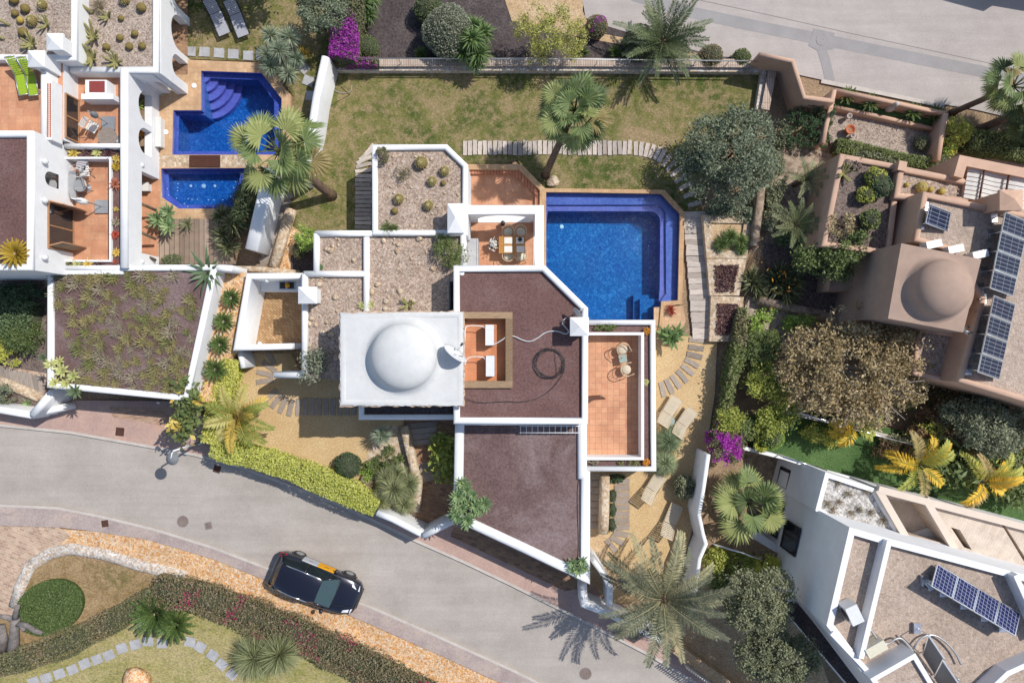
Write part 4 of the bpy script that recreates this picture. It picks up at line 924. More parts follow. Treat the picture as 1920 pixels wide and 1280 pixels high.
# windows and door of the villa (side walls, seen from elsewhere)
def face_win(par, pa, pb, z, s0, s1, zb, zt, **k):
    a = Vector(w2(*pa, z)); b = Vector(w2(*pb, z)); window(par, tuple(a.lerp(b, s0)), tuple(a.lerp(b, s1)), zb, zt, .004, **k)
face_win(mv, (697, 441), (697, 270), 2.92, .75, .45, .9, 2.1)
face_win(mv, (587, 508), (587, 432), 2.85, .8, .3, 1.0, 2.0)
face_win(mv, (638, 760), (868, 760), 5.0, .2, .42, 2.7, 4.2)
face_win(mv, (1103, 577), (1103, 795), 4.45, .55, .75, 1.5, 3.6, fm='door_wood', name='terrace_door')
face_win(mv, (1103, 577), (1022, 497), 4.45, .35, .7, .5, 2.6)

# ------------------------------------------------------------------ left villa
lv = thing('terraced_villa', 'white stepped villa with arched windows and roof terraces left of the plunge pool', 'villa', W(200, 300, 0))
block(lv, [(-160, -160), (142, -160), (142, 112), (-160, 112)], 4.0, 3.8, 0, .26, 'gravel_grey')
R2 = PX([(120, -160), (296, -160), (296, 134), (120, 134)], 3.2); R2b = PX([(120, -160), (262, -160), (262, 134), (120, 134)], 3.2)
mb = MB(); mb.sides(R2b, 0, 2.9); obj('outer_wall', mb, M['white'], lv); mb = MB(); mb.sheet(R2, 3.0); obj('roof', mb, M['gravel_grey'], lv)
mb = MB(); mb.sheet(R2, 2.9); obj('porch_ceiling', mb, M['white'], lv)
pwall(lv, [(130, 129.5), (290.5, 129.5), (290.5, -160)], 3.2, 2.99, .28)
a = px2(289.5, 135, 3.2); b = px2(289.5, -160, 3.2); L = (b-a).length; k = 32.8/F
ops = [(.45, .45+1.0, .02, 1.9, True), (1.75, 3.35, .02, 2.0, True), (3.75, 5.5, .02, 2.1, True), (5.9, L-.2, .02, 2.1, True)]
mb = MB(); archwall(mb, a, b, .38, 0, 2.985, ops); obj('arch_wall', mb, M['white'], lv)
a = px2(238, 129.2, 3.2); b = px2(281, 129.2, 3.2); mb = MB(); archwall(mb, a, b, .36, 0, 2.98, [(.15, .95, .02, 2.1, True)]); obj('arch_wall', mb, M['white'], lv)
sheet('porch_paving', [(268, -160), (352, -160), (352, 140), (268, 140)], .27, 'brick_old')
for a in ((99, 76, 4.95, .70, .70, .5), (64, 108, 4.95, .70, .70, 2.4)): chimney(lv, *a)
# upper terrace and lower terraces
mb = MB(); P = PX([(-160, 106), (118, 106), (118, 262), (-160, 262)], 3.55); mb.sides(P, 0, 3.55); obj('outer_wall', mb, M['white'], lv); mb = MB(); mb.sheet(P, 3.55); obj('terrace_floor', mb, M['tile'], lv)
pwall(lv, [(80, 118), (80, 262)], 4.4, 3.54, .27)
mb = MB(); mb.prism(PX([(87, 150), (97, 150), (97, 262), (87, 262)], 4.3), 3.54, 4.3); sc_ = obj('tile_screen', mb, M['white'], lv)
q = MB(); rr = random.Random(3)
for i in range(26):
    for j in range(2): p = W(89.8 + 4.6*j, 158 + 3.9*i, 4.31); q.tube([(p.x, p.y-.03, p.z), (p.x, p.y+.03, p.z)], .034, 6)
obj('clay_tile', q, M['terracotta'], sc_)
T1 = PX([(100, 112), (236, 112), (236, 505), (100, 505)], 3.3)
mb = MB(); mb.sheet(T1, 2.4); obj('terrace_floor', mb, M['tile'], lv); 
a = px2(230, 128, 3.3); b = px2(230, 502, 3.3); L = (a-b).length; kk = lambda y, z: (640-y)*(H-z)/F
def s_of(y, z): return a.y - kk(y, z)
ops = [(s_of(168, 1.9), s_of(226, 1.9), 1.0, 2.25, True), (s_of(238, 1.9), s_of(286, 1.9), 1.0, 2.25, True), (s_of(328, 1.2), s_of(478, 1.2), .02, 1.95, False)]
mb = MB(); archwall(mb, a, b, .34, 0, 3.12, ops); obj('arch_wall', mb, M['white'], lv)
mb = MB(); mb.wall([tuple(a), tuple(b)], .342, 3.12, 3.3); obj('parapet', mb, M['white'], lv)
mb = MB(); xb = a.x - .9; 
mb.add([(xb, a.y, 0), (xb, b.y, 0), (xb, b.y, 2.39), (xb, a.y, 2.39)], [(0, 1, 2, 3)]); obj('inner_wall', mb, M['white2'], lv)
mb = MB(); mb.add([(a.x-.9, a.y, .9), (a.x, a.y, .9), (a.x, b.y+6, .9), (a.x-.9, b.y+6, .9)], [(0, 1, 2, 3)]); obj('window_planter_soil', mb, M['earth'], lv)
mb = MB(); mb.sides(T1, 0, 2.39); 
sheet('pool_room_floor', [(225, 320), (300, 320), (300, 490), (225, 490)], .268, 'tile')
for y in (382, 436, 476):
    p0 = W(238, y-12, 2.1); p1 = W(292, y+12, .9); mb = MB(); mb.tube([p0, p1], .07, 7); obj('timber_pole', mb, M['bark'], lv)
# parapets of the lower terraces with planters
pwall(lv, [(120, 272.5), (226, 272.5)], 3.25, 2.4, .2); pwall(lv, [(120, 296), (206.5, 296), (206.5, 489), (122, 489)], 3.0, 2.4, .09, 'white', False); pwall(lv, [(118, 502), (226, 502)], 3.05, 2.4, .24)
for pl in ([(122, 277), (222, 277), (222, 293), (122, 293)], [(208.5, 293), (224, 293), (224, 499), (208.5, 499)], [(122, 491), (208.5, 491), (208.5, 499), (122, 499)]):
    mb = MB(); mb.prism(PX(pl, 2.85), 2.41, 2.85); obj('planter_soil', mb, M['brown_roof'], lv)
# tall brown-roofed block with shutters
block(lv, [(-160, 244), (60, 244), (60, 506), (-160, 506)], 5.3, 5.1, 0, .28, 'brown_roof')
fx = px2(60, 300, 5.3).x
def fwin(y0, y1, z, zb, zt, **k): window(lv, (fx, kk(y1, z)), (fx, kk(y0, z)), zb, zt, .004, **k)
fwin(385, 470, 3.4, 2.45, 4.3, fm='door_wood', name='glazed_door')
for y, h_ in ((386, 1), (462, -1)):
    yy = kk(y, 3.4); mb = MB(); 
    c = Vector((fx + .34, yy, 3.38)); mb.box(c, (.64, .05, 1.8), R(-14*h_)); sh = obj('shutter', mb, M['door_wood'], lv); g_ = MB()
    for s_ in (-.45, .42): g_.box(c + Vector((0, 0, s_)), (.5, .06, .72), R(-14*h_))
    obj('shutter_panel', g_, M['timber'], sh)
nz = MB(); a_ = [(fx+.003, kk(350, 4.0)+.0, 3.55), (fx+.003, kk(323, 4.0), 3.55)]; y0, y1 = kk(350, 4.0), kk(323, 4.0)
pts = [(fx+.004, y0, 3.5), (fx+.004, y1, 3.5)] + [(fx+.004, (y0+y1)/2 + (y1-y0)/2*math.cos(t), 4.1 + .35*math.sin(t)) for t in [math.pi*i/8 for i in range(9)]]
nz.add(pts, [tuple(range(len(pts)))]); obj('arched_window', nz, M['glass_dark'], lv)
for y in (303, 376, 483): lampball(lv, (fx+.1, kk(y, 4.6), 4.6), .13)
wx = px2(118, 200, 3.55).x
window(lv, (wx, kk(263, 3)), (wx, kk(180, 3)), 2.42, 3.45, .004, 2, 'door_wood', 'glazed_door')
for y in (310, 490): lampball(lv, W(266, y, 1.9), .12)
# outdoor kitchen niche on terrace
mb = MB(); mb.prism(PX([(152, 176), (212, 176), (212, 186), (152, 186)], 3.2), 2.4, 3.2); mb.prism(PX([(160, 150), (200, 150), (200, 176), (160, 176)], 3.15), 2.4, 3.15); oc = obj('barbecue_counter', mb, M['white2'], lv)
mb = MB(); mb.prism(PX([(167, 152), (196, 152), (196, 173), (167, 173)], 3.17), 3.15, 3.17); obj('grill_bed', mb, plain('red_brick_bed', C(150, 66, 60), .8), oc)

# brown-roofed garage with tufts
gl = thing('garage', 'white garage with brown gravel roof covered in succulent tufts by the street', 'garage', W(230, 620, 0))
block(gl, [(87, 503), (219, 503), (219, 496), (406, 496), (352, 752), (86, 727)], 3.0, 2.8, 0, .27, 'brown_roof2')
q0 = W(120, 731, 3.0); q1 = W(340, 751, 3.0); window(gl, (q0.x, q0.y), (q1.x, q1.y), .13, 2.4, .004, 3, 'dark_wood', 'garage_door', 'dark_wood')
lampball(gl, W(297, 754, 1.7), .08); pwall(gl, [(398, 501), (434, 503)], 2.95, 1.0, .3, name='wall_return')

# ------------------------------------------------------------------ terracotta villa (right)
tv = thing('terracotta_villa', 'terracotta plastered villa with brown dome and solar panels on the right', 'villa', W(1740, 500, 0))
TT = PX([(1690, 456), (1840, 486), (1806, 623), (1665, 597)], 5.4)
mb = MB(); mb.sides(TT, 0, 5.4); obj('tower_wall', mb, M['terra_dark'], tv); mb = MB(); mb.sheet(TT, 5.4); obj('tower_roof', mb, M['terra_dark'], tv)
dome(tv, W(1757, 542, 5.4), 1.24, 1.15, 'terra_dark', .22)
window(tv, tuple(Vector(w2(1672, 560, 5.4))), tuple(Vector(w2(1676, 535, 5.4))), 2.6, 3.3, .004, 1, 'black')
block(tv, [(1733, 358), (1863, 387), (2150, 446), (2080, 800), (1797, 716), (1840, 560), (1780, 470), (1714, 452)], 4.6, 4.35, 0, .24, 'gravel_fine', 'terra_wall')
block(tv, [(1577, 287), (1692, 309), (1672, 478), (1540, 462)], 3.05, 2.85, 0, .25, 'gravel_dark', 'terra_wall')
block(tv, [(1688, 309), (1822, 337), (1817, 380), (1676, 372)], 3.3, 3.05, 0, .26, 'gravel', 'terra_wall')
block(tv, [(1722, 612), (1815, 628), (1802, 722), (1712, 703)], 3.3, 3.1, 0, .2, 'gravel_grey', 'terra_wall')
chimney(tv, 1900, 374, 5.7, .95, .85, 3.0, 'terra_wall')
mb = MB(); p = W(1688, 313, 3.2); mb.box((p.x, p.y, 1.9), (.36, .42, 3.0), R(-12)); obj('pillar', mb, M['terra_wall'], tv)
pwall(tv, [(1797, 332), (1806, 301), (1960, 332)], 3.6, 0, .42, 'terra_wall', False, 'pergola_wall')
for k in range(7):
    p0 = W(1815 - .6*k*2, 318 + 8.2*k, 3.35); p1 = W(1930 - .6*k*2, 341 + 8.2*k, 3.35); mb = MB(); d = p1-p0; n_ = Vector((-d.y, d.x, 0)).normalized()*.078
    ns = 9; vs = []
    for i in range(ns+1):
        q = p0 + d*i/ns; zz = .05*math.sin(i/ns*math.pi*3); vs += [tuple(q + n_ + Vector((0, 0, zz))), tuple(q - n_ + Vector((0, 0, zz-.03)))]
    mb.add(vs, [(2*i, 2*i+1, 2*i+3, 2*i+2) for i in range(ns)]); obj('awning_slat', mb, M['cloth_white'], tv)
for a, b in (((1846, 318), (1836, 374)), ((1892, 327), (1884, 372))): mb = MB(); mb.tube([W(*a, 3.5), W(*b, 3.5)], .05, 6); obj('pergola_beam', mb, M['dark_wood'], tv)
# ledge below the tower
block(tv, [(1560, 508), (1600, 515), (1622, 545), (1556, 545)], 1.6, 1.5, 0, 0, 'terra_dark', 'terra_wall', name='ledge')

# ------------------------------------------------------------------ modern villa (lower right)
mo = thing('modern_villa', 'modern cubic white villa with gravel roofs and dark windows at the lower right', 'villa', W(1700, 1150, 0))
MP = [(1593, 988), (1665, 1009), (1760, 1034), (2150, 1138), (2200, 1500), (1760, 1450), (1550, 1172)]
block(mo, MP, 6.2, 5.9, -2.4, .26, 'gravel_fine', 'white2', rnd=False)
block(mo, [(1548, 885), (1643, 916), (1692, 1005), (1640, 1020), (1529, 957)], 3.25, 3.05, -2.4, .2, 'gravel_white', 'white2', rnd=False)
M['beige'] = plaster('beige_render', C(238, 222, 206), .06)
pwall(mo, [(1668, 1014), (1615, 1234)], 6.5, 5.9, .2, 'white2', False)
pwall(mo, [(1560, 1186), (1612, 1241), (1640, 1272)], 6.3, 5.9, .2, 'white2', False)
block(mo, [(1632, 1272), (1716, 1224), (1768, 1310), (1680, 1340)], 6.9, 6.75, 5.9, .18, 'gravel_fine', 'white2', rnd=False)
pwall(mo, [(1905, 1078), (1960, 1200)], 6.6, 5.9, .2, 'white2', False)
pwall(mo, [(1960, 1230), (1890, 1262), (1850, 1300)], 6.6, 5.9, .2, 'white2', False)
TD = PX([(1643, 912), (1700, 928), (1860, 968), (2150, 1045), (2150, 1160), (1760, 1036), (1690, 1012)], 3.2)
bay = PX([(1656, 932), (1728, 945), (1776, 1020), (1688, 998)], 3.2); bay2 = PX([(1783, 988), (1800, 993), (1822, 1030), (1808, 1026)], 3.2); bay3 = PX([(1878, 983), (1884, 984), (1926, 1050), (1920, 1052)], 3.2)
mb = MB(); mb.sides(TD, -.5, 3.2); obj('outer_wall', mb, M['white2'], mo)
mb = MB(); mb.sheet(TD, 3.2, 0, [bay, bay2, bay3])
for b_ in (bay, bay2, bay3): mb.sides(b_, 2.1, 3.2, 0, True); mb.sheet(b_, 2.1)
obj('roof_terrace', mb, bricks('beige_deck', C(236, 220, 204), C(226, 208, 190), C(214, 196, 180), .12, 2.4, .006, rz=R(28), offset=.5), mo)
for p in ([(1648, 918), (1700, 1008)], [(1736, 935), (1792, 1030)], [(1648, 917), (1860, 972), (2000, 1008)], [(1700, 1010), (1800, 1036), (2000, 1092)]):
    bz = 3.36 + .006*len(mo.children); pwall(mo, p, bz, 3.19, .3, 'beige', False, 'deck_beam')
mb = MB(); mb.prism(PX([(1712, 1000), (1740, 990), (1768, 1002), (1772, 1018)], 2.3), 2.1, 2.3); obj('skylight', mb, M['metal_white'], mo)
def vec2(x, y, z): return Vector(w2(x, y, z))
A = vec2(1548, 885, 3.25); B = vec2(1529, 957, 3.25); dd = (B-A).normalized()
B2 = vec2(1550, 1172, 6.2); LL = (B2-A).length; dd = (B2-A).normalized()
for s0, s1, zb, zt, nx in ((.58, 1.56, -1.75, -.4, 1), (2.16, 4.0, -1.85, -.4, 2), (2.85, 4.2, .25, 2.05, 2)):
    window(mo, tuple(A + dd*s0), tuple(A + dd*s1), zb, zt, -.0 + .006, nx, 'black')
mb = MB(); mb.prism(PX([(1488, 1118), (1560, 1188), (1700, 1340), (1640, 1340), (1472, 1140)], 2.6), -.5, 2.6); obj('plinth', mb, M['white2'], mo)
mb = MB(); mb.prism(PX([(1480, 1128), (1492, 1126), (1660, 1330), (1630, 1330), (1470, 1142)], 2.63), 2.6, 2.63); obj('plinth_gravel', mb, M['dark_lapilli'], mo)
mb = MB(); mb.prism(PX([(1408, 992), (1432, 1004), (1500, 1052), (1478, 1062), (1400, 1010)], -.3), -2.4, -.3); obj('light_court_slab', mb, M['white2'], mo)
# villa across the top street: only its eave reaches the frame
fv = thing('white_house', 'white house above the top street, only its corner and shadow in view', 'house', W(1960, -120, 0))
block(fv, [(1890, -132), (2022, -96), (2026, -110), (2400, -46), (2400, -400), (1890, -400)], 3.4, 3.1, 0, .3, 'gravel')
# ------------------------------------------------------------------ garden walls, planters, fences
def gwall(label, pts, z, z0, w, m='white', rnd=True, name='garden_wall', cat='wall', cap=None, h=None):
    c = W(*pts[len(pts)//2], 0); t = thing(name, label, cat, (c.x, c.y, z0)); P = PX(pts, z)
    mb = MB(); mb.wall(P, w, z0, z, False, rnd and not cap, h=h); obj('wall', mb, M[m], t)
    if cap: mb = MB(); mb.wall(P, w+.1, z+.001, z+.06, False, False); obj('coping', mb, M[cap], t)
    return t
gwall('long low stone wall with brick top along the north edge of the lawn', [(612, 118), (1000, 117), (1450, 120), (1434, 206)], .6, 0, .30, 'stone', False, cap='wall_cap')
t = thing('railing', 'thin grey handrail running above the brick-topped lawn wall', 'railing', W(1030, 112, 0))
mb = MB(); mb.tube([W(618, 109.5, 1.3), W(1000, 110.5, 1.3), W(1442, 115, 1.3)], .03, 6); obj('handrail', mb, M['metal'], t)
for k in range(14): p = W(624+62*k, 109.8+.3*k, 1.3); mb = MB(); mb.tube([(p.x, p.y, 0), p], .02, 5); obj('post', mb, M['metal'], t)
gwall('low pale stone ledge at the foot of the brick-topped lawn wall', [(612, 127.5), (1000, 127.5), (1434, 130), (1422, 206)], .48, 0, .26, 'rubble_white', False)
gwall('tall white boundary wall between the big lawn and the plunge pools', [(609, 105), (592, 180), (583, 240), (568, 300), (560, 336)], 2.0, 0, .36)
gwall('short thick white wall dappled with palm shade beside the timber steps', [(506, 315), (488, 390), (470, 468)], 1.9, 0, .62, h=.12)
gwall('low pale stone kerb wall beside the timber steps', [(543, 390), (525, 450), (510, 500)], .5, 0, .5, 'stone', True)
gwall('long stone wall end at the foot of the kitchen yard', [(430, 503), (470, 504), (500, 506), (560, 512)], .5, 0, .3, 'stone', True)
gwall('white front wall with stepped top and pale inner face below the yellow hedge', [(706, 962), (736, 974), (780, 997), (795, 1004)], 1.7, 0, .3)
gwall('white slanting gate wall joining the front garage corner', [(794, 1005), (852, 976)], 1.9, 0, .3)
gwall('low white street wall under the yellow hedge', [(392, 852), (440, 860), (540, 893), (640, 931), (706, 960)], .9, 0, .22)
gwall('tall white wavy boundary wall beside the sun loungers', [(1329, 852), (1318, 925), (1311, 965), (1318, 1000), (1324, 1020), (1312, 1048), (1308, 1080), (1304, 1112), (1300, 1150)], 1.95, 0, .2)
gwall('white street wall under the large date palm', [(1094, 1096), (1096, 1134), (1146, 1153), (1200, 1180), (1240, 1202)], 1.7, 0, .34)
gwall('curved white wall beside the side stair', [(1113, 1052), (1128, 1072), (1146, 1104), (1144, 1136)], 2.1, 0, .24)
gwall('low pale street wall right of the large date palm', [(1268, 1216), (1300, 1240), (1350, 1275), (1420, 1330)], .8, 0, .5, 'sand_pale', False)
gwall('sloping white rounded wall at the left garage driveway', [(95, 735), (58, 778)], 1.9, 0, .36)
gwall('white street wall in front of the left flower bed', [(-60, 765), (0, 769), (60, 779)], 1.5, 0, .34)
gwall('short white wall end left of the pink driveway', [(62, 777), (116, 763)], 1.2, 0, .3)
gwall('low white wall end right of the left garage', [(352, 752), (402, 746)], 1.2, 0, .3)
gwall('terracotta street wall with a dark hatch by the upper road', [(1424, 101), (1487, 114), (1509, 182), (1562, 188), (1566, 168)], 1.9, 0, .2, 'terra_wall')
gwall('long low terracotta wall between the upper road and the green planter', [(1566, 168), (1660, 188), (1772, 212)], 1.1, 0, .2, 'terra_wall')
gwall('low terracotta kerb wall below the green cycad planter', [(1561, 199), (1660, 220), (1765, 244)], .5, 0, .2, 'terra_wall')
gwall('terracotta side wall left of the pebble court', [(1562, 190), (1551, 232), (1544, 268)], 1.1, 0, .22, 'terra_wall')
gwall('terracotta side wall right of the pebble court', [(1775, 212), (1766, 262), (1760, 300)], 1.2, 0, .26, 'terra_wall')
gwall('dark stacked-slate garden wall under the grey-green tree', [(1432, 330), (1424, 400), (1416, 460)], 1.0, 0, .4, 'stone_grey')
gwall('low rubble wall between the shaded yard and the pale gravel', [(1425, 562), (1500, 580), (1590, 600)], .6, 0, .45, 'stone_grey')
gwall('pale kerb wall along the top of the artificial turf', [(1470, 772), (1600, 800), (1780, 848), (1940, 905)], .6, 0, .16, 'kerb', False)
gwall('pale kerb wall between the artificial turf and the modern villa', [(1388, 838), (1470, 858), (1548, 884), (1700, 925), (1900, 985)], .7, 0, .16, 'white2', False)
gwall('stone wall beside the side stairs with chunky pale rubble', [(1136, 893), (1135, 960), (1133, 1002)], 1.0, 0, .42, 'stone', True)
gwall('low whitewashed rubble wall curving round the lower garden', [(22, 1140), (34, 1100), (52, 1062), (90, 1038), (130, 1030), (190, 1040), (260, 1062), (345, 1082)], .2, 0, .62, 'rubble_white', True)
gwall('chunky stone retaining wall beside the brick entry path', [(757, 800), (768, 850), (782, 905), (778, 960)], .6, 0, .45, 'stone', True)
gwall('pale stone edge of the left flower bed', [(-60, 710), (0, 716), (70, 745)], .3, 0, .5, 'stone', True)
t = thing('roller_hatch', 'dark square hatch in the terracotta street wall', 'hatch', W(1480, 158, 0)); mb = MB(); p = W(1489, 155, 1.3); mb.box((0, 0, 0), (1.0, .06, .95), R(-73)); o = obj('panel', mb, M['dark_wood'], t, True); mb = MB(); mb.box((.1, 0, .1), (.5, .07, .06), R(-73)); obj('handle', mb, M['black'], o, True); t.location = p
for lab, poly, z in (('upper stone planter with grassy shrub beside the sleeper walk', [(1318, 403), (1411, 405), (1401, 484), (1325, 484)], .56), ('middle stone planter full of purple ground cover beside the sleeper walk', [(1325, 484), (1400, 484), (1386, 554), (1331, 554)], .5), ('lower stone planter full of purple ground cover beside the sleeper walk', [(1333, 554), (1395, 557), (1379, 640), (1330, 640)], .44)):
    P = ccw(PX(poly, z)); c = sum((Vector(p) for p in P), Vector((0, 0)))/4; t = thing('stone_planter', lab, 'planter', (c.x, c.y, 0), group='stone planters beside the sleeper walk')
    I = inset(P, .36); mb = MB(); mb.sides(P, 0, z); mb.sheet(P, z, 0, [I]); mb.sides(I, z-.2, z, 0, True); obj('wall', mb, M['stone'], t); mb = MB(); mb.sheet(I, z-.12); obj('soil', mb, M['sand_pale'], t)
# slatted fence on the street below the date palm
fp = [W(1258+8.2*k, 1232+5.9*k, 0) for k in range(9)]
t = thing('picket_fence', 'dark slatted street fence right of the large date palm', 'fence', fp[4])
for k in range(18):
    p = Vector(fp[0]).lerp(fp[8], k/17) + Vector((.35, .25, 0)); mb = MB(); mb.box((p.x, p.y, .9), (.05, .03, 1.8), R(-36)); obj('slat', mb, M['metal'], t)
for z in (.4, 1.6): mb = MB(); mb.tube([fp[0] + Vector((.35, .25, z)), fp[8] + Vector((.35, .25, z))], .025, 5); obj('rail', mb, M['metal'], t)
for lab, pts, z, sk in (('short bright metal railing by the fan palm at the modern villa', [(1340, 1020), (1395, 1037), (1428, 1049)], 1.2, 3), ('long bright metal handrail under the brown tree by the turf', [(1470, 764), (1540, 786), (1640, 815), (1780, 850)], 1.3, 5), ('bright handrail on the kerb between the turf and modern villa', [(1468, 856), (1550, 882)], 1.3, 3)):
    t = thing('handrail', lab, 'railing', W(*pts[0], 0)); P = [W(*p, z) for p in pts]; mb = MB(); mb.tube(P, .045, 7); obj('rail', mb, M['chrome'], t)
    for k in range(sk): q = Vector(P[0]).lerp(P[-1], k/(sk-1)); mb = MB(); mb.tube([(q.x, q.y, 0), q], .03, 6); obj('post', mb, M['chrome'], t)

# ------------------------------------------------------------------ timbers and stepping slabs
def slab_mesh(L, w, h, seed, rough=.012):
    q = random.Random(seed); n = 6; top = []; bot = []
    for s in (1, -1):
        for i in range(n+1):
            x = (-L/2 + L*i/n)*s; top.append((x + (q.uniform(-.015, .015) if i in (0, n) else 0), s*w/2 + q.uniform(-rough, rough), h + q.uniform(-.006, .006))); 
    bot = [(p[0], p[1], -.05) for p in top]; m = len(top); mb = MB()
    mb.add(bot + top, [tuple(range(2*m-1, m-1, -1))] + [(i, m+i, m+(i+1) % m, (i+1) % m) for i in range(m)]); return mb
SLM = [slab_mesh(.68, .2, .05, k) for k in range(5)]
def timbers(name, items, L, w, mat, zb, fmt, group, cat, h=.05, seed=0):
    me = []
    for k in range(5): o = obj(name, slab_mesh(L, w, h, seed+k), M[mat]); me.append(o)
    for i, (x, y, a, *s) in enumerate(items):
        o = me[i] if i < 5 else me[(i*7+3) % 5].copy()
        if i >= 5: COL.objects.link(o)
        o.location = W(x, y, zb); o.rotation_euler = (0, 0, R(-a)); o.scale = (s[0] if s else 1, s[1] if len(s) > 1 else 1, 1); tag(o, fmt.format(o=ordinal(i+1)), cat, group)
    for o in me[len(items):]: bpy.data.objects.remove(o)
q = random.Random(5)
it = [(872+9.35*k, 277.5+q.uniform(-1, 1), 90+q.uniform(-3, 3), q.uniform(.95, 1.05)) for k in range(34)]
it += [(1192+10*k, 279+.55*k*k, 90+6*k+q.uniform(-2, 2)) for k in range(5)]
it += [(1240+9*k, 293+7.5*k+.75*k*k, 118+7*k) for k in range(8)]
timbers('railway_sleeper', it, .68, .2, 'sleeper', .1, 'weathered timber sleeper, {o} from the villa along the curved lawn path', 'sleepers of the curved lawn path', 'sleeper')
it = [(1303+.085*(y-400)+q.uniform(-1, 1), y, 180+q.uniform(-1.5, 1.5), 1.0+.0005*(y-400), q.uniform(.95, 1.05)) for y in np.arange(402, 640, 10.4)]
timbers('timber_plank', it, 1.15, .255, 'sleeper', .1, 'grey timber plank, {o} from the north end of the walk beside the pool', 'planks of the pool-side walk', 'plank', seed=20)
it = [(681+q.uniform(-1, 1), y, q.uniform(-2, 2)) for y in np.arange(330, 433, 8.0)] + [(681, 320, -6), (682, 310, -14), (683, 300, -26), (686, 291, -38), (692, 282, -52)]
timbers('step_timber', it, .78, .17, 'sleeper', .1, 'pale step timber left of the cactus roof, {o} of its run and fan', 'step timbers left of the cactus roof', 'step', seed=40)
it = [(533-3.4*k, 372+12*k, -22-2*k) for k in range(11)]
timbers('stair_timber', it, .95, .27, 'plank', .1, 'weathered stair timber by the short white wall, {o} from the top', 'stair timbers by the short white wall', 'step', seed=50, h=.08)
it = [(507, 668, 62), (505, 687, 35), (497, 700, 14), (497, 714, -8), (508, 741, -42), (519, 751, -52), (531, 759, -64), (545, 764, -76), (560, 763, -86)] + [(573+12.9*k, 762, 90) for k in range(8)]
timbers('stepping_plank', it, .82, .24, 'slab_brown', .08, 'dark stepping plank in the sand court, {o} along the curve from the yard wall', 'stepping planks in the sand court', 'stepping slab', seed=60)
it = [(1306, 637, 5), (1305, 652, 7), (1302, 666, 14), (1297, 680, 30), (1289, 693, 38), (1279, 705, 50), (1267, 715, 56), (1255, 724, 65), (1242, 730, 76)]
timbers('stepping_plank', it, .75, .24, 'plank', .08, 'grey stepping plank right of the roof terrace, {o} from the pool walk', 'stepping planks right of the roof terrace', 'stepping slab', seed=70)
it = [(1166, 902+12.2*k, q.uniform(-1, 1)) for k in range(8)] + [(1164, 1000, 12), (1157, 1012, 32), (1146, 1022, 52)]
timbers('stepping_plank', it, .74, .27, 'slab_brown', .08, 'brown stepping slab in the sand garden, {o} from the terrace end', 'stepping slabs in the sand garden', 'stepping slab', seed=80)
it = [(64, 1277, -20), (87, 1270, -18), (112, 1262, -20), (136, 1254, -22), (159, 1243, -25), (182, 1235, -22), (205, 1227, -25), (229, 1214, -20), (254, 1207, -15), (278, 1201, 0), (304, 1205, 0), (357, 1202, 10), (376, 1212, 30), (399, 1227, 35), (416, 1244, 40), (435, 1263, 45)]
timbers('stepping_stone', it, .5, .46, 'slate', .04, 'square grey stepping stone, {o} from the west end of the lower lawn path', 'stepping stones across the lower lawn', 'stepping stone', seed=90)
it = [(358, 97, 3), (384, 98, 3), (411, 100, 3), (438, 102, 3), (466, 105, 3), (491, 104, 3), (570, 128, 45), (578, 152, 20), (583, 180, 5)]
timbers('paving_slab', it, .5, .46, 'slate', .05, 'pale square paving slab in the grass, {o} from the arched porch', 'paving slabs by the villa pool', 'paving slab', seed=110)
it = [(762+26, 797+10.5*k, -6) for k in range(4)] + [(808, 868+9*k, -18) for k in range(4)]
timbers('stair_tread', it, 1.6, .25, 'plank', .086, 'shaded timber stair tread on the brick entry path, {o} from the villa', 'stair treads on the entry path', 'step', seed=120)
it = [(5+9*k, 704+2.2*k, 82) for k in range(9)]
timbers('walk_board', it, .9, .21, 'plank', .08, 'dark walk board in the left bed, {o} from the west', 'walk boards in the left bed', 'plank', seed=130)
it = [(1116-.4*k, 893+13*k, 0) for k in range(8)]
timbers('stone_stair', it, .5, .3, 'slab_brown', .09, 'narrow stone stair beside the garage wall, {o} from the top', 'stairs beside the garage wall', 'step', seed=140)
mb = MB(); P = PX([(298, 410), (384, 410), (430, 415), (440, 495), (296, 495)], .28); mb.prism(P, 0, .28); struct('wood_deck', mb, bricks('deck_boards', C(150, 130, 114), C(196, 174, 156), C(104, 86, 74), 3.0, .24, .014, rz=R(90)))
o = obj('pool_cover', (lambda m: (m.prism(PX([(355, 291), (412, 291), (412, 313), (355, 313)], .34), .27, .34), m)[1])(MB()), M['dark_wood']); tag(o, 'brown timber cover bridging the two villa pools', 'cover')
# boulders and pebbles
def boulder(px, py, z, r, label, m='stone', seed=1, flat=.6):
    mb = MB(); mb.blob((0, 0, r*flat*.5), r, 0, seed, .22, 12, flat); o = obj('boulder', mb, M[m]); o.location = W(px, py, z); return tag(o, label, 'rock')
boulder(258, 1278, .04, .75, 'orange boulder half buried in the lower lawn', 'orange', 3, .5)
boulder(690, 902, .08, .4, 'grey boulder beside the yellow hedge end', 'stone_grey', 4); boulder(1180-8, 338, .1, .3, 'pale rock at the north lawn edge of the pool', 'stone', 9) if False else None
boulder(1036, 341, .1, .3, 'pale orange rock at the foot of the leaning fan palm', 'stone', 5, .5)
q = random.Random(9); mb = MB()
for k in range(95):
    x, y = q.uniform(575, 845), q.uniform(445, 700)
    if x < 600 and y < 520: y = q.uniform(525, 690)
    if x > 640 and y > 580: continue
    p = W(x, y, 2.6); r = q.uniform(.05, .15); mb.blob((p.x, p.y, 2.6+r*.3), (r*q.uniform(.8, 1.3), r, r*.7), 0, k, .2, 8)
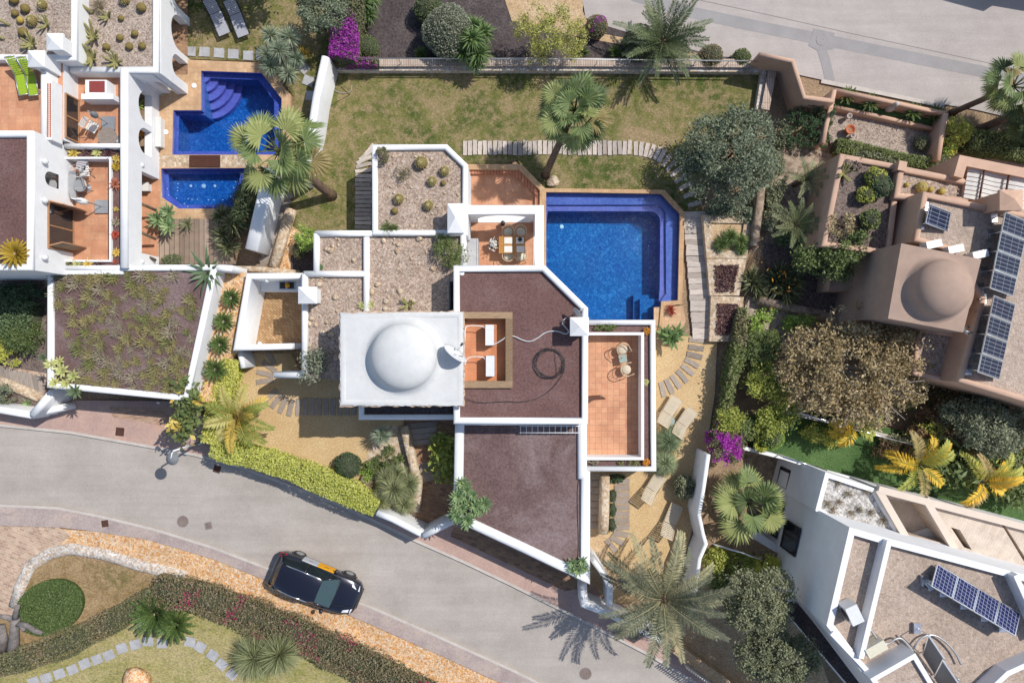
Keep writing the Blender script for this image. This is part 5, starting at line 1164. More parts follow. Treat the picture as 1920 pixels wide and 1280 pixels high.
for k in range(60):
    p = W(q.uniform(710, 865), q.uniform(285, 430), 2.7); r = q.uniform(.03, .07); mb.blob((p.x, p.y, 2.7+r*.3), (r*1.2, r, r*.7), 0, k, .2, 7)
o = obj('pebbles', mb, M['stone']); o['kind'] = 'stuff'; o['label'] = 'loose tan stones scattered over the pebble roofs'
mb = MB()
for k in range(40): p = W(1585+q.uniform(-10, 26), 301+q.uniform(-5, 18), 2.85); r = q.uniform(.06, .15); mb.blob((p.x, p.y, 2.87+r*.3), r, 0, k, .25, 8)
o = obj('lava_rocks', mb, M['gravel_dark']); tag(o, 'heap of dark lava rocks in the corner of the dark gravel roof', 'rock heap')

# ------------------------------------------------------------------ furniture and equipment
def lounger(name, label, head, foot, z, fab='strap', back=.5, group=None, frame='wicker', wid=.62, legz=.3):
    a, b = W(*head, z), W(*foot, z); d = b - a; L = d.length; L = max(L, 1.5); ang = math.atan2(d.y, d.x); c = (a+b)/2
    t = thing(name, label, 'sun lounger', (c.x, c.y, z), ang, group); xb = -L/2 + .62; h = legz
    def slats(x0, x1, z0, z1, nm):
        mb = MB(); n = max(6, int((x1-x0)/.062))
        for i in range(n):
            u = (i+.5)/n; x = x0+(x1-x0)*u; zz = z0+(z1-z0)*u; mb.box((x, 0, zz), ((x1-x0)/n*.86, wid-.06, .014), M=Matrix.Rotation(-math.atan2(z1-z0, x1-x0), 3, 'Y'))
        for k in (-.12, .12): mb.box(((x0+x1)/2, k*wid*1.4, (z0+z1)/2+.009), (math.hypot(x1-x0, z1-z0)*.98, .02, .01), M=Matrix.Rotation(-math.atan2(z1-z0, x1-x0), 3, 'Y'))
        return obj(nm, mb, M[fab], t, True)
    slats(xb, L/2, h, h, 'seat'); slats(-L/2, xb-.02, h+back, h+.01, 'backrest')
    mb = MB()
    for s in (-1, 1): mb.tube([(xb, s*wid/2, h), (L/2, s*wid/2, h)], .022, 6); mb.tube([(-L/2, s*wid/2, h+back), (xb, s*wid/2, h)], .022, 6); mb.tube([(-L/2+.15, s*wid*.4, h*.9), (-L/2+.08, s*wid*.4, h+back*.8)], .014, 5); mb.tube([(-L/2+.05, s*wid/2, h*.9), (xb, s*wid/2, h*.9)], .018, 6)
    for x, zz in ((L/2, h), (-L/2, h+back), (-L/2+.1, h*.9)): mb.tube([(x, -wid/2, zz), (x, wid/2, zz)], .022, 6)
    obj('frame', mb, M[frame], t, True)
    for sx in (-L/2+.25, L/2-.2):
        for s in (-1, 1): mb = MB(); mb.tube([(sx, s*wid*.46, 0), (sx, s*wid*.46, h)], .022, 6); obj('leg', mb, M[frame], t, True)
    return t
G = 'woven cream loungers in the sand garden'
lounger('sun_lounger', 'cream lounger half hidden by the terrace parapet, nearest the stepping planks', (1238, 790), (1266, 748), .08, group=G)
lounger('sun_lounger', 'cream lounger right of the small round blue table, its head at the grass clump', (1264, 812), (1296, 768), .08, group=G)
lounger('sun_lounger', 'cream lounger below the two tall grass clumps at the terrace corner', (1207, 934), (1238, 888), .08, group=G)
lounger('sun_lounger', 'cream lounger under the round olive shrub beside the white wavy wall', (1243, 1000), (1268, 944), .08, group=G)
lounger('sun_lounger', 'grey strap lounger on the shaded grass, left of its twin', (399, 8), (426, 70), .05, 'strap_grey', .3, 'grey loungers on the shaded grass', 'black')
lounger('sun_lounger', 'grey strap lounger on the shaded grass, right of its twin', (437, 10), (461, 73), .05, 'strap_grey', .3, 'grey loungers on the shaded grass', 'black')
lounger('deck_chair', 'lime green deck chair in full sun on the upper tiled terrace', (43, 133), (50, 168), 3.55, 'cloth_green', .5, 'lime deck chairs on the upper terrace', 'metal', .42)
lounger('deck_chair', 'lime green deck chair in the chimney shade on the upper tiled terrace', (64, 135), (69, 168), 3.55, 'cloth_green', .5, 'lime deck chairs on the upper terrace', 'metal', .42)
def hoop_chair(label, px, py, z, ang, group, cush='cloth_cream', fr='wicker', s=1.0):
    t = thing('armchair', label, 'chair', W(px, py, z), ang, group, s); r = .3
    mb = MB(); mb.lathe((0, 0, .44), [(0, 0), (.21, 0), (.23, -.03), (.21, -.05), (0, -.05)], 16, 0, True, 1, .95); obj('seat', mb, M[cush], t, True)
    mb = MB(); arc = [(r*math.cos(a), r*math.sin(a), .70 + .12*max(0, -math.sin(a))) for a in [math.pi*.98 + (1.04*math.pi)*i/16 for i in range(17)]]; mb.tube([(r*.98, .28, .62)] [:0] + arc, .022, 6)
    arc2 = [(p[0]*.95, p[1]*.95, .5) for p in arc]; mb.tube(arc2, .012, 5)
    for i in range(0, 17, 2): mb.tube([arc[i], arc2[i]], .007, 4)
    mb.tube([(-.29, .02, .70), (-.28, .27, .62), (-.24, .3, .44)], .02, 6); mb.tube([(.29, .02, .70), (.28, .27, .62), (.24, .3, .44)], .02, 6); obj('backrest', mb, M[fr], t, True)
    for x, y in ((-.22, .26), (.22, .26), (-.22, -.24), (.22, -.24)): mb = MB(); mb.tube([(x*1.15, y*1.15, 0), (x, y, .44)], .016, 6); obj('leg', mb, M[fr], t, True)
    return t
M['pale_green'] = plain('pale_green_paint', C(158, 176, 168), .5)
def table(name, label, px, py, z, lx, ly, h, m, leg='metal', rnd=False, rz=0, legs=4, slats=0, mt=None):
    t = thing(name, label, 'table', W(px, py, z+h), rz); t.location.z = z; mb = MB()
    if rnd: mb.lathe((0, 0, h), [(0, 0), (lx/2, 0), (lx/2, -.03), (0, -.03)], 24, 0, False)
    elif slats:
        for i in range(slats): mb.box((-lx/2 + lx*(i+.5)/slats, 0, h-.015), (lx/slats*.9, ly, .03))
    else: mb.box((0, 0, h-.015), (lx, ly, .03))
    obj('table_top', mb, M[m], t, True)
    if legs == 1: mb = MB(); mb.lathe((0, 0, 0), [(lx*.3, 0), (lx*.3, .03), (.03, .04), (.03, h-.03)], 12); obj('leg', mb, M[leg], t, True)
    else:
        for sx in (-1, 1):
            for sy in (-1, 1): mb = MB(); mb.box((sx*(lx/2*.72-.0), sy*(ly/2*.72), (h-.03)/2), (.05, .05, h-.03)); obj('leg', mb, M[leg], t, True)
    return t
hoop_chair('wicker armchair near the top of the roof terrace, facing the little table', 1165, 655, 1.3, R(215), 'wicker armchairs on the roof terrace', 'strap')
hoop_chair('wicker armchair below the little grey table on the roof terrace', 1172, 692, 1.3, R(285), 'wicker armchairs on the roof terrace', 'strap')
table('side_table', 'small grey-green side table between the two wicker armchairs', 1168, 672, 1.3, .36, .36, .42, 'pale_green', rz=R(12))
table('side_table', 'small round grey-blue table between two cream loungers', 1257, 789, .08, .44, .44, .38, 'pale_green', rnd=True, legs=1)
table('dining_table', 'slatted orange wooden dining table with white mats in the porch', 960, 459, .22, 1.25, .80, .75, 'teak', 'teak', slats=12)
for k, (x, y, d) in enumerate(((953, 451, 'north-west'), (953, 467, 'south-west'), (975, 451, 'north-east'), (976, 467, 'south-east'))):
    mb = MB(); mb.box((0, 0, .006), (.38, .30, .012)); o = obj('placemat', mb, M['cloth_white']); o.location = W(x, y, .975); tag(o, f'white place mat at the {d} corner of the porch table', 'place mat', 'place mats on the porch table')
for x, y, a, d in ((953, 437, 0, 'porch chair at the north-west side of the wooden table'), (976, 437, 0, 'porch chair at the north-east side of the wooden table'), (953, 482, 180, 'porch chair at the south-west side of the wooden table'), (977, 482, 180, 'porch chair at the south-east side of the wooden table')):
    hoop_chair(d + ', bentwood hoop back', x, y, .22, R(a+180), 'bentwood chairs round the porch table', 'cloth_cream', 'wicker', .95)
t = thing('flower_pot', 'black pot with white flowers left of the porch table', 'plant pot', W(925, 460, .22)); mb = MB(); mb.lathe((0, 0, 0), [(.14, 0), (.22, .45), (.19, .46), (.18, .38), (0, .38)], 18); obj('pot', mb, M['black'], t, True); mb = MB(); r = np.random.default_rng(4); P = np.array((0, 0, .62)) + r.normal(size=(160, 3))*np.array((.09, .11, .1)); cards(mb, P, .09, r); obj('flowers', mb, M['cloth_white'], t, True)
t = thing('bowl', 'black round bowl on the north-east place mat of the porch table', 'bowl', W(975, 449, .99)); mb = MB(); mb.lathe((0, 0, 0), [(.05, 0), (.10, .06), (.085, .06), (.04, .015), (0, .015)], 16); obj('vessel', mb, M['black'], t, True)
t = thing('stool', 'tiny black stool in the shade of the porch beam', 'stool', W(943, 420, .22)); mb = MB(); mb.lathe((0, 0, 0), [(.1, 0), (.1, .4), (0, .4)], 12); obj('seat', mb, M['black'], t, True)
table('round_table', 'round grey table on the upper villa terrace beside the plunge pool room', 201, 257, 2.4, .85, .85, .7, 'plank', rnd=True, legs=1)
table('round_table', 'round dark grey table on the lower villa terrace by the white bench', 150, 347, 2.4, .58, .58, .62, 'metal', rnd=True, legs=1)
def box_seat(name, label, poly, z0, z1, m, cat='bench'):
    P = ccw(PX(poly, z1)); c = sum((Vector(p) for p in P), Vector((0, 0)))/len(P); t = thing(name, label, cat, (c.x, c.y, z0))
    mb = MB(); mb.prism(inset(P, .04), z0, z1-.06); obj('base', mb, M[m], t); mb = MB(); mb.prism(P, z1-.06, z1, 0, None, True); obj('seat', mb, M[m], t)
box_seat('bench', 'long pale bench against the white wall by the villa pool', [(291, 219), (302, 219), (302, 275), (291, 275)], DZ, .72, 'cloth_white')
box_seat('bench', 'grey built bench beside the round table on the lower terrace', [(129, 320), (142, 320), (142, 375), (132, 372), (129, 360)], 2.4, 2.85, 'metal')
box_seat('lounge_bed', 'white cushioned daybed inside the pool room', [(259, 342), (278, 342), (278, 358), (259, 358)], .27, .7, 'cloth_white', 'daybed')
def folding_chair(label, px, py, z, ang, m='cloth_white', group='folding chairs on the villa terraces'):
    t = thing('folding_chair', label, 'chair', W(px, py, z), ang, group)
    mb = MB(); [mb.box((-.2+.1*i, 0, .43), (.075, .44, .02)) for i in range(5)]; obj('seat', mb, M[m], t, True)
    mb = MB(); [mb.box((-.27-.012*i, 0, .55+.09*i), (.02, .44, .06)) for i in range(4)]; obj('backrest', mb, M[m], t, True)
    for s in (-1, 1): mb = MB(); mb.tube([(-.3, s*.22, .9), (.22, s*.22, 0)], .015, 5); obj('leg', mb, M['metal'], t, True); mb = MB(); mb.tube([(.2, s*.22, .45), (-.25, s*.22, 0)], .015, 5); obj('leg', mb, M['metal'], t, True)
folding_chair('slatted folding chair above the dark round table', 168, 326, 2.4, R(100)); folding_chair('open folding chair right of the dark round table', 163, 352, 2.4, R(200), 'metal'); folding_chair('folding chair by the closed dark parasol', 183, 243, 2.4, R(-30), 'cloth_white'); folding_chair('folding chair at the north wall of the lower terrace', 163, 312, 2.4, R(80), 'strap_grey')
def closed_parasol(label, base, top, z, fab, base_m):
    a = W(*base, z); b = W(*top, z+1.6); t = thing('parasol', label, 'parasol', a)
    mb = MB(); mb.box((a.x, a.y, z+.05), (.6, .6, .1)); obj('base', mb, M[base_m], t); mb = MB(); mb.tube([(a.x, a.y, z+.1), (a.x, a.y, z+1.2), b + Vector((0, 0, .3))], .03, 6); obj('pole', mb, M['metal'], t)
    d = (b - Vector((a.x, a.y, z+1.0))); mb = MB(); mb.tube([Vector((a.x, a.y, z+1.0)) + d*u for u in (.05, .3, .6, .85, 1.05)], [.04, .13, .15, .1, .03], 8); obj('canopy', mb, M[fab], t)
closed_parasol('closed dark grey parasol on the upper villa terrace', (205, 232), (172, 212), 2.4, 'cloth_grey', 'metal'); closed_parasol('closed off-white parasol on a grey base on the lower terrace', (192, 388), (140, 374), 2.4, 'cloth_white', 'metal')
# air conditioners
def ac_unit(label, px, py, z, sx, sy, sz, ang, group, m='metal_white', fan=True):
    t = thing('air_conditioner', label, 'air conditioner', W(px, py, z+sz), R(ang), group); t.location.z = z
    mb = MB(); mb.box((0, 0, sz/2+.05), (sx, sy, sz)); obj('casing', mb, M[m], t, True)
    mb = MB(); mb.lathe((0, 0, 0), [(0, 0), (min(sy, sz)*.38, 0), (min(sy, sz)*.38, .01), (0, .012)], 20); o = obj('fan_grille', mb, M['black'], t, True); o.location = (-sx/2-.002, 0, sz/2+.05); o.rotation_euler = (0, R(-90), 0)
    for s in (-1, 1): mb = MB(); mb.box((0, s*sy*.35, .024), (sx*1.1, .05, .05)); obj('foot', mb, M['metal'], t, True)
    mb = MB(); [mb.box((sx*.5+.006, -sy*.4+sy*.8*i/8, sz/2+.05), (.012, .02, sz*.8)) for i in range(9)]; obj('grille', mb, M['alu'], t, True)
ac_unit('upper white air conditioner in the orange roof well', 918, 628, 3.75, .36, .88, .62, 0, 'air conditioners in the orange roof well'); ac_unit('lower white air conditioner in the orange roof well', 919, 686, 3.75, .36, .88, .62, 0, 'air conditioners in the orange roof well')
for k, (x, y, d) in enumerate(((1751, 458, 'leftmost'), (1792, 467, 'middle'), (1838, 477, 'rightmost'))): ac_unit(f'{d} of the three white air conditioners along the tower roof', x, y, 4.35, .30, .66, .55, -77+180, 'air conditioners along the tower roof')
ac_unit('grey air conditioner against the inner parapet of the modern villa', 1602, 1152, 5.9, .5, .75, .75, 25, 'air conditioners on the modern villa', 'metal_white'); ac_unit('cream air conditioner tilted beside pipes on the modern villa roof', 1643, 1216, 5.9, .40, .85, .6, 120, 'air conditioners on the modern villa', 'cloth_cream'); ac_unit('small white tank unit beside the top of the black collectors', 1745, 1098, 5.9, .28, .3, .3, 30, 'air conditioners on the modern villa')
def cable(name, label, pts, r, m, z=None, cat='cable', sm=2):
    P = [W(*p, z) if len(p) == 2 else W(*p) for p in pts]; c = P[0]; mb = MB(); mb.tube([tuple(Vector(p)-c) for p in smooth_path([tuple(p) for p in P], sm)], r, 6); o = obj(name, mb, M[m]); o.location = c; return tag(o, label, cat)
cable('hose', 'white hose winding across the brown gravel roof to the chimney', [(926, 646), (944, 636, 4.3), (950, 629), (965, 630), (980, 638), (994, 641), (1008, 634), (1022, 623), (1038, 620), (1050, 622), (1060, 627), (1068, 622), (1058, 611), (1052, 604), (1062, 595)], .02, 'metal_white', 4.29, 'hose')
q = random.Random(2); coil = []
for i in range(120): a = i*6.2832/24 + 1; r_ = 27 + 2.2*math.sin(i*.37) + q.uniform(-1, 1); coil.append((1030 + 2*math.sin(i*.11) + r_*math.cos(a), 681 + 1.5*math.cos(i*.13) + r_*math.sin(a)*.98))
cable('hose_coil', 'coiled black irrigation hose lying on the brown gravel roof', [(1040, 655)] + coil + [(1062, 690), (1045, 718), (1020, 742), (985, 754), (940, 752), (900, 756), (875, 748)], .011, 'black', 4.27, 'hose', 1)
cable('pipe', 'white pipe from the tower wall to the upper air conditioner', [(872, 640, 4.5), (872, 616, 4.5), (876, 610, 4.45), (905, 611, 4.4), (910, 616, 4.3)], .02, 'metal_white', None, 'pipe'); cable('pipe', 'white pipe from the tower wall to the lower air conditioner', [(872, 684, 4.5), (876, 669, 4.5), (905, 668, 4.4), (910, 674, 4.3)], .02, 'metal_white', None, 'pipe')
cable('pipe', 'bent pipe joining the black collectors on the modern villa roof', [(1706, 1228), (1720, 1200), (1742, 1187), (1765, 1195), (1790, 1220), (1802, 1245)], .04, 'metal', 6.1, 'pipe'); cable('pipe', 'thick lagged pipe beside the cream air conditioner', [(1632, 1180), (1645, 1198), (1662, 1210), (1685, 1192), (1700, 1205), (1712, 1220)], .045, 'metal', 6.2, 'pipe')
cable('cable', 'thin dark cable running down the garage roof edge', [(1093, 885), (1083, 900), (1082, 950), (1085, 1010), (1083, 1060)], .014, 'black', 2.8)
def dish(label, c, r, nrm, mount, z0):
    t = thing('satellite_dish', label, 'satellite dish', mount); n = Vector(nrm).normalized(); rot = n.to_track_quat('Z', 'Y').to_matrix(); c = Vector(c)
    mb = MB(); k = 28; vs = []; prof = [(0, 0), (.4, .03), (.75, .1), (1, .18), (1, .2), (.75, .125), (.4, .055), (0, .025)]
    for pr, pz in prof:
        for i in range(k): a = 6.2832*i/k; vs.append(tuple(c + rot @ Vector((r*pr*math.cos(a), r*pr*math.sin(a), r*(pz-.1)))))
    mb.add(vs, [(i*k+j, i*k+(j+1) % k, (i+1)*k+(j+1) % k, (i+1)*k+j) for i in range(len(prof)-1) for j in range(k)], 0, True); obj('reflector', mb, M['metal_white'], t)
    f = c + n*r*.9; mb = MB(); mb.tube([c - rot @ Vector((0, r*.9, 0)), f], .014, 5); obj('feed_arm', mb, M['metal'], t); mb = MB(); mb.tube([f - n*.05, f + n*.08], .045, 8); obj('receiver', mb, M['black'], t)
    mb = MB(); mb.tube([mount, (mount[0], mount[1], z0+.02), c - n*r*.08], .03, 7); obj('mast', mb, M['metal'], t)
dish('large white satellite dish on the edge of the white dome roof', W(852, 663, 5.55), .56, (.60, .74, .28), W(868, 668, 5.0), 5.3)
dish('small satellite dish beside the chimney on the brown roof corner', W(1083, 585, 4.85), .26, (-.75, -.6, .3), W(1092, 580, 4.4), 4.8)
dish('small grey satellite dish under the terracotta tower', W(1806, 618, 4.75), .26, (.8, .5, .3), W(1812, 624, 4.35), 4.7)
# solar panels: corner pixels of the upper faces
def pv_array(label, tl, tr, br, bl, zhi, zlo, n, along, base, mat, group=None, cat='solar panels', name='solar_panel_row'):
    """tl,bl carry zhi and tr,br zlo; n panels along the tl->bl edge (or tl->tr when along='x')"""
    A, B, Cc, Dd = (W(*p, z) for p, z in ((tl, zhi), (tr, zlo), (br, zlo), (bl, zhi))); cen = (A+B+Cc+Dd)/4; t = thing(name, label, cat, (cen.x, cen.y, base), 0, group)
    def P(u, v): return (A*(1-u)+B*u)*(1-v) + (Dd*(1-u)+Cc*u)*v
    X = (B-A).normalized(); nrm = X.cross(Dd-A).normalized(); nrm = nrm if nrm.z > 0 else -nrm; Y = nrm.cross(X); rot = Matrix((X, Y, nrm)).transposed()
    for k in range(n):
        g_ = .012
        u0, u1, v0, v1 = (g_, 1-g_, k/n+g_*.6, (k+1)/n-g_*.6)
        cs = [P(u0, v0), P(u1, v0), P(u1, v1), P(u0, v1)]; o0 = (cs[0]+cs[1]+cs[2]+cs[3])/4
        lc = [rot.transposed() @ (c_-o0) for c_ in cs]; mb = MB(); tp = [(c_.x, c_.y, 0) for c_ in lc]; bt = [(c_.x, c_.y, -.035) for c_ in lc]
        fr = [(c_.x*1.03 if True else 0, c_.y*1.03, .004) for c_ in lc]
        mb.add(tp, [(0, 1, 2, 3)] if area(tp) > 0 else [(3, 2, 1, 0)]); 
        o = obj('panel', mb, M[mat], t); o.matrix_basis = Matrix.Translation(o0) @ rot.to_4x4()
        f = MB(); m_ = 4; ring = [(c_[0]*1.0, c_[1]*1.0) for c_ in tp]; f.wall(ring, .035, -.04, .008, True, False); fo = obj('panel_frame', f, M['alu'], o, True)
    fr = MB()
    for v in [i/max(1, n) for i in range(n+1)]:
        a, b = P(.06, min(.97, max(.03, v))), P(.94, min(.97, max(.03, v))); fr.tube([a - nrm*.06, b - nrm*.06], .02, 5); fr.tube([a - nrm*.06, (a.x, a.y, base)], .02, 5); fr.tube([b - nrm*.06, (b.x, b.y, base)], .02, 5); fr.box((a.x, a.y, base+.09), (.28, .42, .18))
    obj('support_frame', fr, M['alu'], t); return t
pv_array('single small tilted solar panel at the corner of the terracotta roof', (1743, 383), (1783, 399), (1777, 434), (1735, 418), 5.0, 4.5, 1, 'y', 4.35, 'pv')
pv_array('upper row of four dark solar panels on the terracotta villa roof', (1885, 397), (1930, 415), (1898, 556), (1857, 541), 5.35, 4.55, 4, 'y', 4.35, 'pv', 'solar panel rows on the terracotta villa')
pv_array('lower row of four dark solar panels on the terracotta villa roof', (1864, 553), (1904, 570), (1873, 712), (1834, 698), 5.35, 4.55, 4, 'y', 4.35, 'pv', 'solar panel rows on the terracotta villa')
pv_array('row of four blue solar panels on the modern villa gravel roof', (1746, 1098), (1757, 1057), (1914, 1150), (1904, 1192), 6.75, 6.1, 4, 'y', 5.9, 'pv_blue')
pv_array('pair of black solar heat collectors leaning on the modern villa roof', (1742, 1189), (1731, 1225), (1768, 1315), (1800, 1275), 7.0, 6.05, 2, 'y', 5.9, 'collector', name='solar_collector_pair', cat='solar collector')
# street lamp
b = W(378, 828, .11); t = thing('street_lamp', 'white street lamp post leaning over the road by the climbing plant', 'street lamp', b)
mb = MB(); mb.lathe((0, 0, 0), [(.11, 0), (.11, .3), (.06, .36)], 12); obj('base', mb, M['metal_white'], t, True); mb = MB(); mb.tube([(0, 0, .3), (0, 0, 3.0)], [.06, .04], 10); obj('pole', mb, M['metal_white'], t, True)
mb = MB(); mb.tube([(0, 0, 2.95), (0, -.08, 3.12), (-.04, -.32, 3.15)], .03, 7); obj('arm', mb, M['metal_white'], t, True); mb = MB(); mb.lathe((-.04, -.34, 3.0), [(.29, 0), (.27, .05), (.12, .14), (.05, .17), (0, .17)], 22); sh = obj('lamp_shade', mb, M['cloth_grey'], t, True); mb = MB(); mb.lathe((-.04, -.34, 2.9), [(0, 0), (.12, .04), (.15, .12)], 14); obj('bulb_glass', mb, M['lamp_white'], sh, True)
# small things
disc('inspection_plate', 601, 501, 2.6, .12, 'lf_bright' if False else 'turf', 'small green lid in the corner of the pebble roof', 'lid'); disc('inspection_plate', 866, 512, 4.2, .11, 'lamp_white', 'white round lid in the corner of the brown gravel roof', 'lid')
t = thing('stone_urn', 'pale carved stone figure standing in the green cycad planter', 'statue', W(1660, 208, .1)); mb = MB(); mb.lathe((0, 0, 0), [(.2, 0), (.2, .12), (.13, .16)], 12); obj('plinth', mb, M['kerb'], t, True); mb = MB(); mb.lathe((0, 0, .14), [(.12, 0), (.2, .3), (.17, .55), (.09, .65), (.13, .8), (.1, .98), (0, 1.02)], 14); obj('figure', mb, M['kerb'], t, True)
for k, (x, y, rr, d) in enumerate(((1588, 247, .24, 'wide terracotta bowl on the pebble court wall'), (1586, 222, .13, 'small pale pot above the terracotta bowl on the pebble court'), (1592, 258, .12, 'small pale pot below the terracotta bowl on the pebble court'))):
    t = thing('plant_pot', d, 'plant pot', W(x, y, .12)); mb = MB(); mb.lathe((0, 0, 0), [(rr*.5, 0), (rr*.9, .3), (rr, .42), (rr*.86, .42), (rr*.7, .33), (0, .31)], 18); obj('pot', mb, M['terracotta' if k == 0 else 'kerb'], t, True); mb = MB(); mb.lathe((0, 0, .32), [(0, .0), (rr*.7, .0)], 12); obj('soil', mb, M['earth'], t, True)
t = thing('wooden_door', 'open brown wooden door leaf against the roof terrace wall', 'door', W(1104, 742, 1.3)); mb = MB(); mb.box((.26, 0, 1.0), (.55, .05, 2.0), R(4)); d_ = obj('leaf', mb, M['dark_wood'], t, True); mb = MB(); mb.tube([(.44, -.06, 1.0), (.44, .08, 1.0)], .02, 6); obj('handle', mb, M['metal'], d_, True)
cable('garden_hose', 'grey garden hose curved on the worn grass near the white wall', [(620, 163), (630, 172), (645, 176), (658, 172), (660, 160)], .022, 'bark_pale', .13, 'hose')
t = thing('wall_spike', 'thin brown pole leaning against the tall white wall', 'pole', W(655, 178, .1)); 
mb = MB(); mb.tube([(0, 0, 0), (-.1, -.05, 1.2)], .02, 6); obj('shaft', mb, M['dark_wood'], t, True); mb = MB(); mb.blob((-.1, -.05, 1.22), .04, 0, 1, 0, 8); obj('knob', mb, M['dark_wood'], t, True)

# ------------------------------------------------------------------ car
car = thing('parked_car', 'dark blue-black hatchback with yellow and silver side panels parked on the verge kerb', 'car', W(600, 1085, .02), R(-21.8))
def loft(mb, secs, mi=0, smooth=True, close=True):
    n = len(secs[0]); vs = [p for s in secs for p in s]; fs = [(i*n+k, (i+1)*n+k, (i+1)*n+k+1, i*n+k+1) for i in range(len(secs)-1) for k in range(n-1)]
    mb.add(vs, fs, mi, smooth)
    if close: mb.add(secs[0], [tuple(range(n))], mi, True); mb.add(secs[-1], [tuple(range(n-1, -1, -1))], mi, True)
ST = [(-2.16, .62, .42, .80, .86), (-2.12, .80, .32, .92, .96), (-1.9, .88, .24, .99, 1.02), (-1.3, .915, .20, 1.0, 1.02), (-.4, .915, .20, .99, 1.01), (.5, .915, .20, .98, 1.0), (1.0, .90, .20, .95, 1.01), (1.55, .88, .22, .88, .97), (1.95, .80, .26, .78, .88), (2.12, .66, .32, .68, .76), (2.18, .46, .40, .60, .64)]
secs = []
for x, w_, zl, zb, zt in ST:
    half = [(w_*.90, zl), (w_*.985, zl+.12), (w_, (zl+zb)/2), (w_*.985, zb-.05), (w_*.93, zb), (w_*.6, zb+(zt-zb)*.7), (0, zt)]
    secs.append([(x, y, z) for y, z in half] + [(x, -y, z) for y, z in half[-2::-1]])
mb = MB(); loft(mb, secs); mb.add([(p[0], p[1], p[2]) for s in (secs[2], secs[8]) for p in (s[0], s[-1])], [(0, 1, 3, 2)]); body = obj('body', mb, M['paint'], car, True)
# cabin: lower ring, roof ring
lo = [(-1.98, .74, .98), (-1.0, .86, 1.0), (.45, .84, .99), (1.02, .74, .98)]; hi = [(-1.62, .58, 1.46), (-.9, .645, 1.53), (-.2, .645, 1.53), (.22, .58, 1.47)]
def q4(a, b, c, d, mb): mb.add([a, b, c, d], [(0, 1, 2, 3)], 0, False)
mb = MB()
roof = []
for x, w_, z in [(-1.72, .57, 1.42)] + hi + [(.30, .57, 1.44)]: roof.append([(x, w_, z), (x, w_*.85, z+.045), (x, w_*.4, z+.075), (x, 0, z+.08), (x, -w_*.4, z+.075), (x, -w_*.85, z+.045), (x, -w_, z)])
loft(mb, [r_[::1] for r_ in roof]); obj('roof_panel', mb, M['paint'], car, True)
def panel(name, pts, m, par=car): mb = MB(); mb.add(pts, [tuple(range(len(pts)))]); return obj(name, mb, M[m], par, True)
panel('windscreen', [(1.02, -.74, .985), (1.08, 0, .995), (1.02, .74, .985), (.31, .565, 1.44), (.31, 0, 1.515), (.31, -.565, 1.44)], 'front_glass')
panel('rear_window', [(-1.98, .74, .985), (-2.02, 0, 1.0), (-1.98, -.74, .985), (-1.72, -.56, 1.41), (-1.72, 0, 1.49), (-1.72, .56, 1.41)], 'windscreen')
for s in (1, -1):
    f = lambda L_: L_ if s > 0 else L_[::-1]
    panel('side_window', f([(-1.9, s*.78, .99), (-.62, s*.87, 1.0), (-.62, s*.655, 1.50), (-1.62, s*.585, 1.44)]), 'windscreen'); panel('side_window', f([(-.54, s*.87, 1.0), (.92, s*.78, .985), (.28, s*.58, 1.445), (-.54, s*.655, 1.50)]), 'windscreen')
    mb = MB(); mb.tube([(-.58, s*.87, 1.0), (-.58, s*.652, 1.51)], .03, 6); mb.tube([(1.03, s*.76, .98), (.3, s*.575, 1.45)], .035, 6); mb.tube([(-1.97, s*.76, .98), (-1.7, s*.57, 1.42)], .04, 6); obj('pillar', mb, M['paint'], car, True)
    mb = MB(); mb.tube([(-1.5, s*.6, 1.53), (-.7, s*.63, 1.585), (0, s*.61, 1.565)], .022, 6); obj('roof_rail', mb, M['chrome'], car, True)
    mb = MB(); mb.blob((.72, s*1.0, 1.02), (.10, .12, .08), 0, 2, .05, 10); mi_ = obj('wing_mirror', mb, M['paint'], car, True)
    panel('headlight', f([(1.62, s*.79, .86), (2.0, s*.70, .76), (2.06, s*.44, .80), (1.66, s*.60, .95)]), 'lamp_clear'); panel('tail_lamp', f([(-2.13, s*.83, .78), (-1.75, s*.90, .86), (-1.75, s*.86, 1.01), (-2.06, s*.70, 1.0)]), 'red_glass')
    for x in (-1.29, 1.29):
        mb = MB(); mb.lathe((0, 0, 0), [(.18, -.1), (.30, -.1), (.325, -.06), (.325, .06), (.30, .1), (.2, .1)], 28); wh = obj('wheel', mb, M['rubber'], car, True); wh.location = (x, s*.83, .325); wh.rotation_euler = (R(-90*s), 0, 0)
        mb = MB(); mb.lathe((0, 0, .085), [(.215, 0), (.2, .015), (.19, .0), (.05, .01), (0, .02)], 24)
        for k in range(5): a = 6.2832*k/5; mb.box((.11*math.cos(a), .11*math.sin(a), .1), (.2, .045, .02), a)
        obj('rim', mb, M['metal'], wh, True)
        mb = MB(); arc = [(x + .385*math.cos(a), s*.895, .33 + .385*math.sin(a)) for a in [math.pi*(.06+.88*i/12) for i in range(13)]]; mb.tube(arc, .03, 6); obj('wheel_arch', mb, M['rubber'], car, True)
for x0, x1, m_ in ((-1.0, -.22, 'silver_card'), (-.215, .62, 'yellow')):
    mb = MB(); a = [(x0, .925, .45), (x1, .925, .45), (x1, .925, .94), (x0, .925, .94)]; b_ = [(x0, .87, 1.012), (x1, .862, 1.006)]
    mb.add(a + [(x1, .885, 1.004), (x0, .89, 1.006)], [(3, 2, 1, 0), (5, 4, 2, 3)]); dp = obj('door_panel', mb, M[m_], car, True)
    mb = MB(); xc = (x0+x1)/2; [mb.box((xc-.09+.045*i, .928, .76), (.032, .004, .05)) for i in range(5)]; obj('marking', mb, M['dark_wood'], dp, True)
